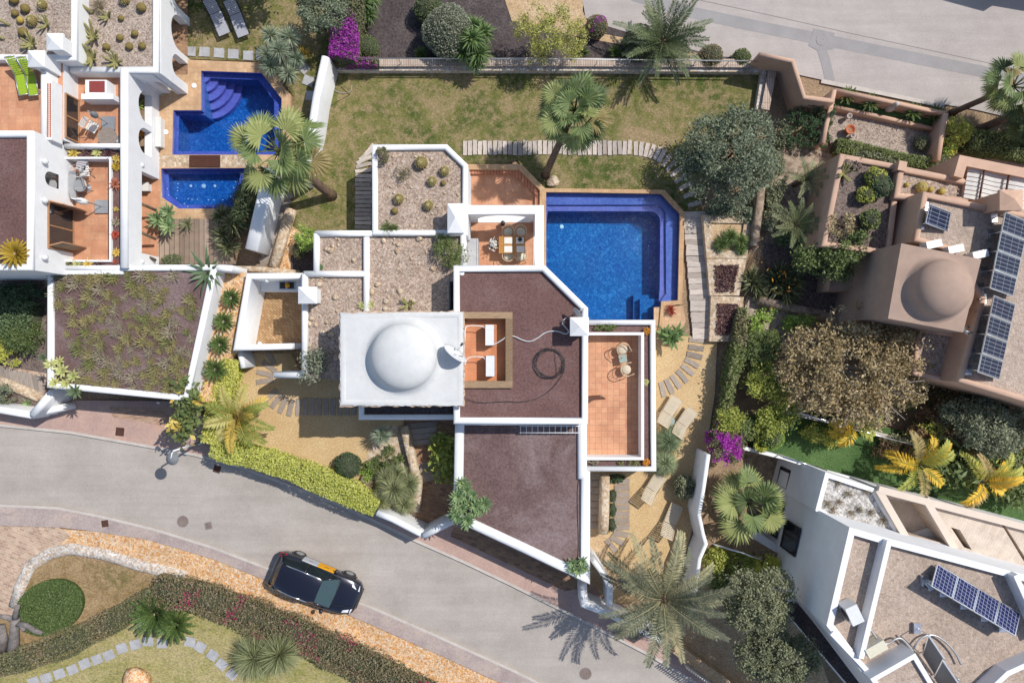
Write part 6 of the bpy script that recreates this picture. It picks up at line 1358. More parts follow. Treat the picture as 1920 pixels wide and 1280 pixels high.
panel('bonnet_crease', [(1.15, -.5, 1.012), (2.0, -.36, .895), (2.0, -.34, .897), (1.15, -.47, 1.015)], 'black')
mb = MB(); mb.box((2.17, 0, .38), (.06, 1.0, .16)); obj('bumper', mb, M['black'], car, True); mb = MB(); mb.box((-2.14, 0, .42), (.1, 1.3, .18)); obj('bumper', mb, M['black'], car, True); mb = MB(); mb.box((-2.185, 0, .64), (.02, .5, .11)); obj('number_plate', mb, M['metal_white'], car, True)
mb = MB(); mb.tube([(1.06, -.72, .995), (1.06, .72, .995)], .02, 5); mb.tube([(1.0, -.4, 1.02), (.75, .1, 1.18)], .008, 4); obj('wiper', mb, M['black'], car, True)
# ------------------------------------------------------------------ palms
make_feather_palm('date_palm', 'large grey-green date palm by the street, its shadow fanned over the road', W(1253, 1126, 0), 3.7, 38, 3.0, .42, M['lf_date'], 3, None, (-.2, 0), .24, 1.0, 50, .045, (-.4, 1.15), weights=(.5, .2, .3), jit=.2)
make_feather_palm('date_palm', 'green date palm arching over the upper street from the dark bed', W(1240, 84, 0), 1.3, 28, 2.2, .36, M['lf_dateg'], 5, None, (.1, .2), .2, .7, 40, .045, (.05, 1.2))
make_fan_palm('fan_palm', 'tall fan palm leaning over the villa pools beside the white wall', W(623, 368, 0), 5.0, 25, 1.3, .92, 11, None, (-1.0, .9), .2, weights=(.3, .5, .14, .06), el=(-.75, 1.2))
make_fan_palm('fan_palm', 'fan palm leaning over the north lawn beside the sleeper path', W(1022, 330, 0), 4.6, 34, 1.05, .82, 12, None, (1.05, 1.75), .15, weights=(.5, .12, .36, .02), el=(-.8, 1.35))
make_fan_palm('fan_palm', 'pale low fan palm in the gap beside the modern villa windows', W(1384, 930, 0), 2.0, 15, 1.0, 1.0, 13, None, (-.15, .1), .2, weights=(.3, .55, .13, .02), el=(-.2, 1.3))
make_fan_palm('fan_palm', 'small fan palm by the upper street, left of its taller neighbour', W(1785, 212, 0), 3.0, 24, .8, .72, 14, None, (.95, .25), .13, weights=(.45, .4, .14, .01), el=(-.5, 1.2))
make_fan_palm('fan_palm', 'fan palm with a long leaning trunk at the right picture edge', W(1832, 244, 0), 3.6, 26, .9, .75, 15, None, (1.6, .55), .17, weights=(.5, .3, .18, .02), el=(-.5, 1.2))
make_fan_palm('fan_palm', 'bushy fan palm low behind the leaning trunk at the right edge', W(1885, 250, 0), 1.2, 18, .6, .6, 16, None, (.3, .1), .12, weights=(.3, .1, .6, 0), el=(-.3, 1.2))
make_feather_palm('areca_palm', 'yellow-green areca palm growing through the street hedge', W(445, 782, 0), 1.5, 17, 1.75, .42, M['lf_areca'], 21, None, (0, 0), .1, 1.7, 42, .05, (.2, 1.35), weights=(.62, .16, .22), jit=.5)
for k, (x, y, h_, L_, s_, d) in enumerate(((1606, 800, 1.5, 1.3, 23, 'small golden palm over the turf below the brown tree'), (1726, 872, 1.7, 1.8, 24, 'large golden palm in the middle of the artificial turf'), (1850, 905, 1.6, 1.7, 25, 'golden palm at the right end of the artificial turf'))):
    make_feather_palm('golden_palm', d, W(x, y, .08), h_, (9, 12, 11)[k], L_*1.08, .38, M['lf_gold'], s_, 'golden palms on the artificial turf', (0, 0), .08, 2.0, 44, .05, (.15, 1.3), weights=(.4, .4, .2), jit=.7)
make_feather_palm('small_palm', 'pale green young date palm against the terracotta wall, lower of the pair', W(1490, 425, 0), 1.6, 17, 1.2, .26, M['lf_dateg'], 27, None, (.1, .1), .1, .9, 28, .03, (.1, 1.2))
make_feather_palm('small_palm', 'thin young date palm against the terracotta wall, upper of the pair', W(1512, 334, 0), 1.4, 12, 1.0, .22, M['lf_dateg'], 28, None, (.1, 0), .09, .9, 26, .028, (.1, 1.2))
def cycad(label, px, py, z, L, n=38, seed=1, mat='lf_cycad', group=None, stem=.25, el=(.02, 1.15)):
    t = thing('cycad', label, 'cycad', lift(W(px, py, z), stem+.1), 0, group); r = np.random.default_rng(seed); mb = MB(); mb.lathe((0, 0, 0), [(.14, 0), (.16, stem*.5), (.12, stem+.05), (.05, stem+.12), (0, stem+.13)], 12); obj('trunk', mb, M['palm_bark'], t, True)
    mb = MB()
    for i in range(n):
        u = (i+.5)/n; frond(mb, (0, 0, stem+.06), i*2.39996+r.normal()*.05, el[1]-(el[1]-el[0])*u, L*(.85+.2*r.random()), .6, L*.15, 36, L*.034, 0, r, .35, None, .012, 1, .55)
    obj('crown', mb, [M[mat]], t, True)
    mb = MB(); d = unit(r.normal(size=(60, 3))); d[:, 2] = np.abs(d[:, 2]); cards(mb, np.array((0, 0, stem+.12)) + d*np.array((.09, .09, .05)), .06, r); obj('crown_heart', mb, M['strap'], t, True)
for k, (x, y, L_, d) in enumerate(((434, 559, .52, 'uppermost'), (420, 603, .56, 'second from the top'), (413, 646, .54, 'second from the bottom'), (404, 693, .62, 'lowest'))): cycad(f'green cycad in the narrow garage bed, {d} of four', x, y, 1.8, L_, 40, 30+k, group='cycads in the narrow bed')
cycad('larger cycad at the corner of the bougainvillea hedge', 292, 1150, .04, 1.25, 42, 35, stem=.5); cycad('smaller cycad beside the larger one at the lower hedge corner', 330, 1170, .04, 1.0, 40, 36, stem=.4)
cycad('golden yellow cycad overhanging the roof edge of the left villa', 30, 476, 5.1, .66, 62, 37, 'lf_cycad_y', stem=.1, el=(-.05, 1.1))
for k, (x, y, d) in enumerate(((1590, 182, 'first'), (1632, 196, 'second'), (1712, 213, 'third'), (1752, 216, 'fourth'))): cycad(f'small cycad in the green street planter, {d} from its left end', x, y-3, .32, .5, 26, 40+k, group='cycads in the green street planter', stem=.3)

# ------------------------------------------------------------------ agaves and rosettes
make_rosette('agave', 'huge grey-green agave sprawling over the corner of the garage parapet', W(388, 510, 2.75), 22, 1.15, .19, 'lf_agave', (.12, 1.25), -.35, 5, segs=5, fold=.35, cat='agave', belly=.4)
def cluster(name, label, px, py, z, heads, n, L, wd, mat, seed, group=None, el=(.05, 1.25), cat='succulent', curve=-.25, scale=1.0): return make_rosette(name, label, W(px, py, z), n, L, wd, mat, el, curve, seed, group, heads=heads, cat=cat, belly=.5, scale=scale)
q = random.Random(8); hd = [(q.uniform(-.72, .72), q.uniform(-1.05, .95), .35+q.uniform(0, .5), q.uniform(.7, 1.1)) for _ in range(24)]
cluster('foxtail_agave', 'big cluster of foxtail agave rosettes on the front garage corner', 882, 944, 2.8, hd, 26, .40, .10, 'lf_attenuata', 6, cat='agave')
cluster('foxtail_agave', 'small cluster of foxtail agave rosettes at the garage street corner', 1083, 1060, 2.8, [(-.25, .1, .3, .9), (.2, .2, .35, .9), (0, -.22, .3, 1), (.3, -.15, .25, .8), (-.3, -.2, .25, .7)], 18, .38, .09, 'lf_attenuata', 7, cat='agave')
cluster('foxtail_agave', 'three green foxtail agave rosettes by the plunge pool deck', 305, 413, .28, [(.25, .35, .6, 1.1), (-.3, .05, .55, 1.15), (.25, -.28, .6, 1.2)], 26, .5, .12, 'lf_attenuata', 8, cat='agave')
cluster('agave', 'spiky dark agave on the timber deck right of the three rosettes', 351, 421, .28, [(0, 0, .25, 1)], 34, .5, .05, 'lf_strelitzia', 9, cat='agave', el=(.1, 1.4))
cluster('lime_rosette', 'lime green rosette cluster on the left garage corner', 114, 698, 2.8, [(-.5, .35, .15, 1), (.05, .1, .2, 1.15), (.55, -.15, .2, 1), (-.3, -.45, .15, .95), (.2, -.5, .15, .9), (-.1, .5, .15, .8)], 18, .36, .12, 'lf_lime', 10)
cluster('agave', 'pale agave rosette hanging over the garage front parapet', 140, 733, 2.85, [(0, 0, .15, 1)], 22, .45, .11, 'lf_agave', 11, cat='agave'); cluster('agave', 'little grey agave on the outside edge of the garage corner', 80, 670, 2.7, [(0, 0, .1, 1)], 16, .3, .07, 'lf_agave', 12, cat='agave')
cluster('agave', 'small green agave in the left street bed', 50, 757, .05, [(0, 0, .1, 1)], 18, .32, .08, 'lf_attenuata', 13, cat='agave')
cluster('succulent', 'small yellow-green rosettes at the tower wall on the pebble roof', 688, 574, 2.6, [(0, 0, .15, 1), (-.25, .05, .12, .8), (.2, .1, .1, .7)], 16, .28, .07, 'lf_lime', 14)
for k, (x, y, z, m, L_, n, lab) in enumerate(((137, 287, 2.85, 'lf_yellowflower', .32, 22, 'yellow rosettes at the west end of the terrace planter'), (160, 286, 2.85, 'lf_purple', .22, 16, 'purplish rosettes in the middle of the terrace planter'), (181, 286, 2.85, 'lf_lime', .28, 22, 'pale green rosette east of the purple ones in the planter'), (203, 287, 2.85, 'lf_maroon', .34, 24, 'dark maroon rosettes in the terrace planter corner'), (217, 297, 2.85, 'lf_yellowflower', .24, 20, 'yellow spiky rosette at the top of the right planter'), (217, 312, 2.85, 'lf_cycad_y', .28, 30, 'ochre rosette near the top of the right planter'), (215, 345, 2.85, 'lf_coral', .34, 34, 'large coral red rosette mound in the right planter'), (217, 392, 2.85, 'lf_yellowflower', .16, 14, 'tiny yellow rosette mid way along the right planter'), (217, 416, 2.85, 'lf_straggle2', .26, 20, 'greyish tuft mid way along the right planter'), (215, 440, 2.85, 'lf_red', .24, 30, 'bright red rosette in the right planter'), (217, 473, 2.85, 'lf_yellowflower', .26, 22, 'yellow rosette at the lower end of the right planter'), (215, 490, 2.85, 'lf_red', .16, 16, 'small red rosette at the planter corner'), (143, 494, 2.85, 'lf_lime', .26, 24, 'lime rosettes in the bottom planter'), (164, 494, 2.85, 'lf_yellowflower', .28, 24, 'yellow rosettes in the bottom planter'), (187, 495, 2.85, 'lf_maroon', .22, 22, 'maroon rosettes in the bottom planter'), (126, 495, 2.85, 'lf_straggle', .2, 16, 'small olive rosette in the bottom planter'), (258, 196, .9, 'lf_brightg', .4, 20, 'green plant in the upper arched window niche'), (262, 247, .9, 'lf_orange', .35, 24, 'orange flowers in the lower arched window niche'))):
    make_rosette('succulent', lab, W(x, y, z), n, L_, L_*.28, m, (.0, 1.3), -.2, 50+k, 'succulents in the left villa planters', stem=.08)
# straggly tufts on the left garage roof
def tuft(mat, seed, n, L):
    return make_rosette('roof_tuft', 'straggly olive succulent tuft growing on the mauve garage roof', (0, 0, -50), n, L, .045, mat, (.0, 1.2), .25, seed, 'tufts on the left garage roof', heads=[(0, 0, .06, 1), (.12, .06, .08, .8), (-.1, .1, .07, .85), (.02, -.13, .06, .8)], segs=2)
protos = [tuft(m, s, n, L_) for m, s, n, L_ in (('lf_straggle', 1, 13, .40), ('lf_straggle2', 2, 11, .46), ('lf_straggle3', 3, 13, .40), ('lf_straggle', 4, 15, .36), ('lf_straggle2', 5, 12, .42))]
q = random.Random(12); pts = []; Q = [(101, 516), (395, 512), (346, 738), (101, 716)]
tries = 0
while len(pts) < 118 and tries < 6000:
    tries += 1; u, v = q.random(), q.random(); x = (Q[0][0]*(1-u)+Q[1][0]*u)*(1-v)+(Q[3][0]*(1-u)+Q[2][0]*u)*v; y = (Q[0][1]*(1-u)+Q[1][1]*u)*(1-v)+(Q[3][1]*(1-u)+Q[2][1]*u)*v
    if x < 150 and y > 660 or (x > 330 and y < 560) or (100 < x < 124 and 590 < y < 690): continue
    if all((x-a)**2+(y-b)**2 > 15.5**2 for a, b in pts): pts.append((x, y))
for i, (x, y) in enumerate(pts):
    p = W(x, y, 2.8); pr = protos[q.choice([0, 0, 1, 2, 3, 4])] if i >= 5 else protos[i]; s_ = q.uniform(.6, 1.2)
    if i < 5: pr.location = p; pr.rotation_euler = (0, 0, q.uniform(0, 6)); pr.scale = (s_,)*3
    else: dup(pr, p, q.uniform(0, 6), None, s_)
# barrel cacti
for k, (x, y, r_, w_, d) in enumerate(((791, 307, .28, 1, 'largest woolly-topped barrel cactus, nearest the roof ridge corner'), (834, 322, .21, 1, 'woolly barrel cactus nearest the slanted parapet'), (811, 341, .20, 1, 'woolly barrel cactus in the middle of the right hand group'), (832, 344, .12, 0, 'smallest plain barrel cactus near the slanted parapet'), (749, 374, .22, 1, 'woolly barrel cactus alone in the west half of the roof'), (804, 386, .21, 1, 'woolly barrel cactus nearest the double chimney'), (741, 396, .15, 0, 'plain small barrel cactus below the lone western one'))): make_barrel(d, W(x, y, 2.7), r_, 'cactus', k, 'barrel cacti on the upper cactus roof', bool(w_))
for k, (x, y, r_, z, d) in enumerate(((30, 2, .2, 3.8, 'olive barrel cactus cut by the top edge, west pebble roof'), (83, 12, .2, 3.8, 'olive barrel cactus nearest the top right of the west pebble roof'), (51, 19, .19, 3.8, 'olive barrel cactus below the cut one on the west pebble roof'), (31, 27, .15, 3.8, 'small olive barrel cactus left of the yellow one'), (41, 40, .15, 3.8, 'yellowish barrel cactus among the olive ones'), (64, 42, .22, 3.8, 'large olive barrel cactus beside the small branching cactus'), (47, 63, .2, 3.8, 'olive barrel cactus nearest the tall chimney'), (237, 2, .22, 3.0, 'barrel cactus cut by the top edge on the east pebble roof'), (268, 17, .2, 3.0, 'shaded barrel cactus in the top right roof corner'), (229, 36, .13, 3.0, 'small brown barrel cactus below the grass tuft'), (255, 65, .15, 3.0, 'barrel cactus near the right parapet, east pebble roof'), (227, 73, .15, 3.0, 'barrel cactus in the centre of the east pebble roof'), (202, 90, .16, 3.0, 'barrel cactus left of the lower trio on the east roof'), (245, 89, .16, 3.0, 'lumpy barrel cactus in the lower trio on the east roof'), (269, 88, .16, 3.0, 'barrel cactus right of the lumpy one on the east roof'))): make_barrel(d, W(x, y, z), r_, 'cactus_y' if k == 4 else 'cactus', 20+k, 'barrel cacti on the left villa roofs', k in (1, 5, 7))
for k, (x, y, r_, d) in enumerate(((1699, 347, .1, 'tiny barrel cactus at the left of the terracotta planter roof'), (1724, 353, .24, 'large golden barrel cactus in the terracotta planter roof'), (1743, 356, .13, 'small golden barrel cactus beside the large golden one'), (1763, 360, .15, 'golden barrel cactus near the wall in the terracotta planter roof'))): make_barrel(d, W(x, y, 3.05), r_, 'cactus_y', 40+k, 'golden barrel cacti on the terracotta villa', k == 1)
def cactus_arms(label, px, py, z, arms, m='cactus_g', group=None): make_column_cactus(label, W(px, py, z), arms, m, group)
G = 'column cacti on the left villa roofs'
cactus_arms('single long leaning column cactus beside the white parapet', 174, 25, 3.0, [([(0, 0, 0), (-.15, .1, .35), (-.42, .25, .8)], .07)], group=G)
cactus_arms('long leaning column cactus at the left picture edge', 18, 48, 3.8, [([(0, 0, 0), (-.3, .15, .4), (-.6, .35, .8)], .06)], group=G); cactus_arms('short leaning column cactus below the long one at the picture edge', 8, 74, 3.8, [([(0, 0, 0), (-.2, .1, .35), (-.4, .2, .6)], .06)], group=G)
q = random.Random(4)
def arms(n, L, r_, up=.6): return [([(0, 0, 0), (math.cos(a)*L*.3, math.sin(a)*L*.3, L*up*.4), (math.cos(a)*L*.6*q.uniform(.8, 1.2), math.sin(a)*L*.6*q.uniform(.8, 1.2), L*up*q.uniform(.8, 1.3))], r_) for a in [6.2832*i/n+q.uniform(-.4, .4) for i in range(n)]]
for x, y, z, n, L_, r_, d in ((175, 70, 3.0, 9, .85, .055, 'branching column cactus half way down the east pebble roof'), (173, 112, 3.0, 14, .8, .05, 'dense pale column cactus in the lower left roof corner'), (218, 118, 3.0, 10, .7, .055, 'blue-green column cactus on the lower parapet'), (88, 47, 3.8, 7, .55, .04, 'small branching cactus right of the large barrel cactus'), (202, 32, 3.0, 6, .5, .045, 'small branching cactus beside the dry grass tuft'), (765, 572, 2.6, 7, .6, .05, 'yellowish branching cactus by the tower on the pebble roof'), (60, 84, 3.8, 12, .6, .05, 'grey-green branching cactus near the chimney')): cactus_arms(d, x, y, z, arms(n, L_, r_), group=G if x < 400 else None)

# ------------------------------------------------------------------ spiky shrubs and grasses
make_spiky('yucca_clump', 'blue-grey yucca clump with several heads beside the villa pool', W(525, 105, .05), [(-.45, 1.0, 1.1, .95), (.55, .75, 1.5, 1.1), (-.7, .15, .9, .9), (.1, .1, 1.6, 1.05), (-.5, -.45, 1.0, .9), (.35, -.75, 1.0, .95), (.75, -.1, 1.1, .8)], 260, .62, .035, 'lf_yucca', 1)
make_spiky('yucca', 'single pale yucca head on the rocky end of the sand court', W(716, 815, .08), [(0, 0, 1.0, 1)], 260, .62, .035, 'lf_yucca', 2)
make_spiky('grass_tree', 'large fluffy grass tree of several heads by the white front wall', W(740, 918, .08), [(0, .1, 1.2, 1.25), (-.7, -.55, .9, .9), (.7, .3, 1.0, .9), (.45, -.65, .9, .9), (.1, .75, .9, .8), (-.45, .5, .8, .8)], 700, .75, .02, 'lf_grasstree', 3, droop=.25)
make_spiky('grass_tree', 'left head of a pair of pale spiky grass trees by the lower path', W(478, 1232, .04), [(0, 0, .9, 1)], 800, 1.3, .03, 'lf_grasstree', 4, droop=.15); make_spiky('grass_tree', 'right head of a pair of pale spiky grass trees by the lower path', W(525, 1226, .04), [(0, 0, 1.0, 1)], 800, 1.25, .03, 'lf_grasstree', 5, droop=.15)
make_spiky('cordyline', 'bright green strap-leaved clump beside the grey ball shrub', W(886, 80, .06), [(0, 0, 1.8, 1.1), (-.55, .35, 1.4, .95), (.5, .45, 1.5, .95), (.3, -.5, 1.4, 1), (-.4, -.4, 1.3, .95), (.05, .8, 1.3, .9), (.15, -.85, 1.1, .8)], 150, .72, .075, 'lf_cordy', 6, droop=.3)
make_spiky('cordyline', 'green strap-leaved clump cut by the top edge beside the bougainvillea', W(684, 10, .06), [(0, 0, 1.1, 1), (-.4, .3, .9, .9), (.4, .3, .9, .9), (.2, -.4, .8, .9)], 150, .6, .06, 'lf_cordy', 7, droop=.25)
for x, y, d, n in ((789, 101, 'small green yucca under the big grey ball shrub', 8), (1154, 99, 'small green yucca beside the dark date palm bush', 9), (1092, 98, 'small green yucca under the mimosa tree', 10)): make_spiky('yucca', d, W(x, y, .06), [(0, 0, .25, 1)], 110, .42, .05, 'lf_yuccag', n, 'small yuccas in the dark bed', lo=-.05)
make_spiky('grass_clump', 'upper of two fountain grass clumps at the terrace corner', W(1253, 828, .08), [(0, 0, .55, 1), (.15, .2, .5, .8)], 900, .85, .018, 'lf_grass', 11, droop=.45, lo=-.1, cat='grass clump'); make_spiky('grass_clump', 'lower of two fountain grass clumps at the terrace corner', W(1244, 866, .08), [(0, 0, .55, 1), (.1, -.15, .5, .8)], 900, .85, .018, 'lf_grass', 12, droop=.45, lo=-.1, cat='grass clump')
make_spiky('grass_clump', 'fresh green grassy shrub in the upper stone planter', W(1372, 448, .44), [(-.1, .1, .3, 1), (.4, -.1, .3, .9), (-.5, -.25, .25, .9), (.45, -.45, .2, .7)], 420, .55, .022, 'lf_yuccag', 13, droop=.3, lo=0, cat='grass clump')
make_spiky('strelitzia', 'large dark bird-of-paradise clump with orange flowers in the shade', W(1468, 535, .06), [(0, 0, .5, 1), (.4, .2, .45, .9), (-.4, .2, .45, .9), (.2, -.4, .4, .9), (-.2, .5, .4, .8)], 120, 1.0, .1, 'lf_strelitzia', 14, droop=.15, lo=.05, cat='flowering plant')
make_spiky('strelitzia', 'smaller bird-of-paradise clump between the planter and the large one', W(1412, 530, .06), [(0, 0, .4, 1), (.25, -.3, .35, .8), (-.1, .3, .35, .8)], 100, .8, .09, 'lf_strelitzia', 15, droop=.15, lo=.05, cat='flowering plant')
r = np.random.default_rng(2)
t = thing('strelitzia_bloom', 'orange bird-of-paradise blooms standing over the large dark clump', 'flower', W(1468, 530, .8)); mb = MB(); P = r.normal(size=(26, 3))*np.array((.5, .5, .06)) + np.array((0, 0, .55)); cards(mb, P, .2, r, 0, .2, .3); obj('petals', mb, M['lf_orange'], t, True)
make_spiky('strelitzia', 'shaded bird-of-paradise bushes along the short white wall', W(440, 420, .28), [(0, 0, .6, 1), (-.5, -.5, .5, .9), (.3, .7, .5, .9), (-.3, -1.1, .5, .9), (.5, 1.3, .5, .8), (-.6, .4, .5, .8)], 110, .8, .08, 'lf_strelitzia', 16, droop=.2, lo=0, cat='flowering plant')
make_spiky('dry_tuft', 'dry tan grass tuft at the top of the east pebble roof', W(188, 12, 3.0), [(0, 0, .15, 1)], 160, .5, .02, 'lf_straggle2', 17, lo=0, cat='grass clump'); make_spiky('dry_tuft', 'green and rust grass tuft by the inner parapet of the cactus roof', W(727, 428, 2.7), [(0, 0, .1, 1), (.3, -.02, .08, .7)], 150, .42, .022, 'lf_yuccag', 18, lo=0, cat='grass clump')
make_spiky('red_bromeliad', 'orange-red spiky plant in the coping gap by the pool', W(1259, 582, .12), [(0, 0, .2, 1)], 60, .32, .05, 'lf_red', 19, lo=0, cat='flowering plant'); make_spiky('aloe', 'orange and yellow aloe pair below the clipped ball shrub', W(694, 908, .1), [(-.2, .05, .1, 1), (.25, 0, .1, 1)], 60, .4, .05, 'lf_yellowflower', 20, lo=.05, cat='succulent')
make_spiky('aloe', 'golden spiky aloe beside the yucca clump by the villa pool', W(569, 101, .05), [(0, 0, .1, 1)], 70, .42, .05, 'lf_yellowflower', 22, lo=.1, cat='succulent')
cluster('cabbage_tree', 'large-leaved green plant between the roof terrace and stepping planks', 1259, 634, .08, [(0, 0, .7, 1.1), (.3, .25, .55, .9), (-.3, .2, .55, .9)], 18, .62, .17, 'lf_cordy', 23, cat='plant')
for x, y, z, d, m in ((1213, 621, 1.88, 'orange marigold clump in the upper corner of the roof terrace planter', 'lf_orange'), (1212, 867, 1.88, 'orange marigold clump in the lower corner of the roof terrace planter', 'lf_orange')): make_bush('marigold', d, W(x, y, z), [((0, 0, .15), (.17, .17, .14))], 200, .08, m, 4, 'orange flowers in the terrace planter', cat='flower')
make_bush('trailing_plant', 'green trailing plant in the terrace planter beside the chimney', W(1131, 612, 1.88), [((-.25, 0, .1), (.3, .18, .14)), ((.25, 0, .1), (.35, .2, .16))], 500, .1, 'lf_bush', 5, cat='plant'); make_bush('trailing_plant', 'dry trailing plant in the lower terrace planter', W(1180, 868, 1.88), [((0, 0, .08), (.55, .18, .12))], 360, .08, 'lf_straggle', 6, cat='plant'); make_bush('trailing_plant', 'small grey plant at the west end of the lower terrace planter', W(1112, 866, 1.88), [((0, 0, .08), (.3, .14, .1))], 200, .07, 'lf_straggle2', 7, cat='plant')
make_bush('succulent', 'small yellow-green mound half way along the terrace planter', W(1212, 717, 1.88), [((0, 0, .08), (.16, .16, .14))], 160, .06, 'lf_lime', 8, cat='succulent')
# ------------------------------------------------------------------ clipped balls and hedges
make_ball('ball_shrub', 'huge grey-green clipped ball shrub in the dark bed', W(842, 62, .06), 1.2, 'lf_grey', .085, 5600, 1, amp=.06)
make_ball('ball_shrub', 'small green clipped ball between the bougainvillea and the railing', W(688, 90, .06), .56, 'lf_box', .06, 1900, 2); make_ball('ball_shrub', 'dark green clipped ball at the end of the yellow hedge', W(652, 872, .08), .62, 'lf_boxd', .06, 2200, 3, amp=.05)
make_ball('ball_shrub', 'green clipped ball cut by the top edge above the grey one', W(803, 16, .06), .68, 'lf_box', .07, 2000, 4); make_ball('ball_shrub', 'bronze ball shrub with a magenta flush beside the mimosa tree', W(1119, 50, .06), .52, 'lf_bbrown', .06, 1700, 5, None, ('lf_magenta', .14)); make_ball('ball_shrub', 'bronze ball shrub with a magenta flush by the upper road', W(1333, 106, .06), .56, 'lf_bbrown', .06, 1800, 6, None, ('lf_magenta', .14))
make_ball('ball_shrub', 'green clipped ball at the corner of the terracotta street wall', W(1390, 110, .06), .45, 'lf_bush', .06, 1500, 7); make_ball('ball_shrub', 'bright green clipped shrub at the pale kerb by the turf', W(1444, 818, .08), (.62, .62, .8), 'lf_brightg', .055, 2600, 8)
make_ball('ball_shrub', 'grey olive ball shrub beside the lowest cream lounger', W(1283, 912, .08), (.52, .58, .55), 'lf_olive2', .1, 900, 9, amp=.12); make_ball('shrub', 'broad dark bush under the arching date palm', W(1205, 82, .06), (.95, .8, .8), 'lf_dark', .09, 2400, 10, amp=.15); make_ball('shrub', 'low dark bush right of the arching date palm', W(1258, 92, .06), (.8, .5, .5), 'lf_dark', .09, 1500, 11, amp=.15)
for k, (x, y, d) in enumerate(((1148, 929, 'upper'), (1148, 955, 'middle'), (1147, 984, 'lower'))): make_ball('small_shrub', f'{d} small green shrub between the stepping slabs and stone stair wall', W(x, y, .08), (.2, .3, .22), 'lf_boxd', .06, 420, 12+k, 'small shrubs by the stone stair wall', amp=.15)
make_bush('small_shrub', 'green grassy bush in the shade under the roof terrace parapet', W(1155, 897, .08), [((0, 0, .2), (.55, .2, .25))], 500, .1, 'lf_boxd', 18)
hw = lambda pts, z: PX(pts, z)
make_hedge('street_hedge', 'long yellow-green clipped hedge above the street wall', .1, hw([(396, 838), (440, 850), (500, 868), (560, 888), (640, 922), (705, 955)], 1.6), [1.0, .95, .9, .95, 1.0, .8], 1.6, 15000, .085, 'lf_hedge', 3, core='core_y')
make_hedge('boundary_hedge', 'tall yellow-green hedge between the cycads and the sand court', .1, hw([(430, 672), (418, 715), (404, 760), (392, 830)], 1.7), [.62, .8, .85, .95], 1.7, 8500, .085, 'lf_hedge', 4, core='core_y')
make_hedge('bougainvillea_hedge', 'brown-green bougainvillea hedge with crimson flowers below the road', .04, hw([(285, 1108), (360, 1118), (450, 1150), (560, 1195), (680, 1250), (800, 1310), (900, 1370)], .9), [1.3, 1.35, 1.4, 1.5, 1.45, 1.3, 1.2], .95, 21000, .085, 'lf_bbrown', 5, ('lf_crimson', .15, .3), dz=.09)
make_hedge('bougainvillea_hedge', 'dull green and brown hedge running west from the large cycad', .04, hw([(292, 1118), (220, 1160), (130, 1205), (50, 1235), (-40, 1262)], .8), [.9, 1.1, 1.2, 1.1, 1.0], .8, 12000, .085, 'lf_bgreen', 6, ('lf_bbrown', .4, .8), dz=.09)
t = make_hedge('bougainvillea', 'bougainvillea hedge blazing magenta along the dark bed', .05, hw([(651, -30), (648, 40), (640, 108)], 1.8), [1.25, 1.35, 1.2], 1.8, 9500, .09, 'lf_bgreen', 7, ('lf_magenta', .45, .85), dz=.12)
make_hedge('bougainvillea', 'magenta bougainvillea trailing over the brick-topped lawn wall', .2, hw([(615, 112), (650, 116), (710, 117)], .9), .4, .95, 1500, .08, 'lf_bgreen', 8, ('lf_magenta', .5, .8), dz=.1)
make_bush('bougainvillea', 'round magenta bougainvillea bush at the top of the white wavy wall', W(1362, 838, 0), [((0, 0, 1.6), (.75, .72, .7)), ((-.35, .5, 1.2), (.5, .55, .6)), ((.3, -.2, 1.3), (.55, .5, .6))], 4600, .1, 'lf_bgreen', 20, None, ('lf_magenta', .62), cat='shrub')
make_hedge('climber_hedge', 'shaggy green hedge behind the lower stone planter', .1, hw([(1402, 575), (1394, 620), (1384, 670), (1374, 720), (1366, 770), (1352, 830)], 1.5), [.35, .5, .65, .5, .45, .4], [.5, .9, 1.3, 1.0, .8, 1.0], 7000, .13, 'lf_bgreen', 9, ('lf_bush', .5, .8), dz=.22)
make_hedge('ground_hedge', 'low grey-green lavender hedge along the pebble court', .12, hw([(1568, 272), (1620, 282), (1680, 297), (1730, 304), (1775, 305)], .7), .62, .65, 5200, .09, 'lf_bush', 10, ('lf_olive', .4, .7), dz=.12)
make_hedge('roadside_shrubs', 'green shrubs under the leaning palm trunks at the right edge', .1, hw([(1815, 262), (1860, 270), (1950, 285)], .8), 1.0, .8, 3600, .1, 'lf_bush', 11, dz=.16)
make_hedge('juniper', 'spreading blue-green juniper in the left street bed', .05, hw([(-20, 590), (20, 592), (60, 600)], .8), 1.6, .8, 6500, .11, 'lf_juniper', 12, dz=.16); make_bush('shrub', 'dark green feathery shrub in front of the juniper', W(45, 632, .05), [((0, 0, .7), (.9, .7, .6)), ((-.6, .1, .6), (.6, .6, .5))], 2600, .16, 'lf_bush', 24, asp=.25); make_bush('shrub', 'bright yellow-green low shrub at the left walk boards', W(22, 668, .05), [((0, 0, .4), (.55, .42, .35)), ((-.7, .4, .4), (.5, .6, .4))], 1800, .08, 'lf_lemon', 25); make_bush('shrub', 'grey-green shrub at the left edge of the street bed', W(8, 742, .05), [((0, 0, .4), (.45, .5, .4))], 1200, .09, 'lf_olive', 26)
make_bush('shrub', 'deep green shrub in the shade under the villa wall', W(30, 552, .05), [((0, 0, .5), (1.3, .5, .5))], 2200, .12, 'lf_boxd', 27)
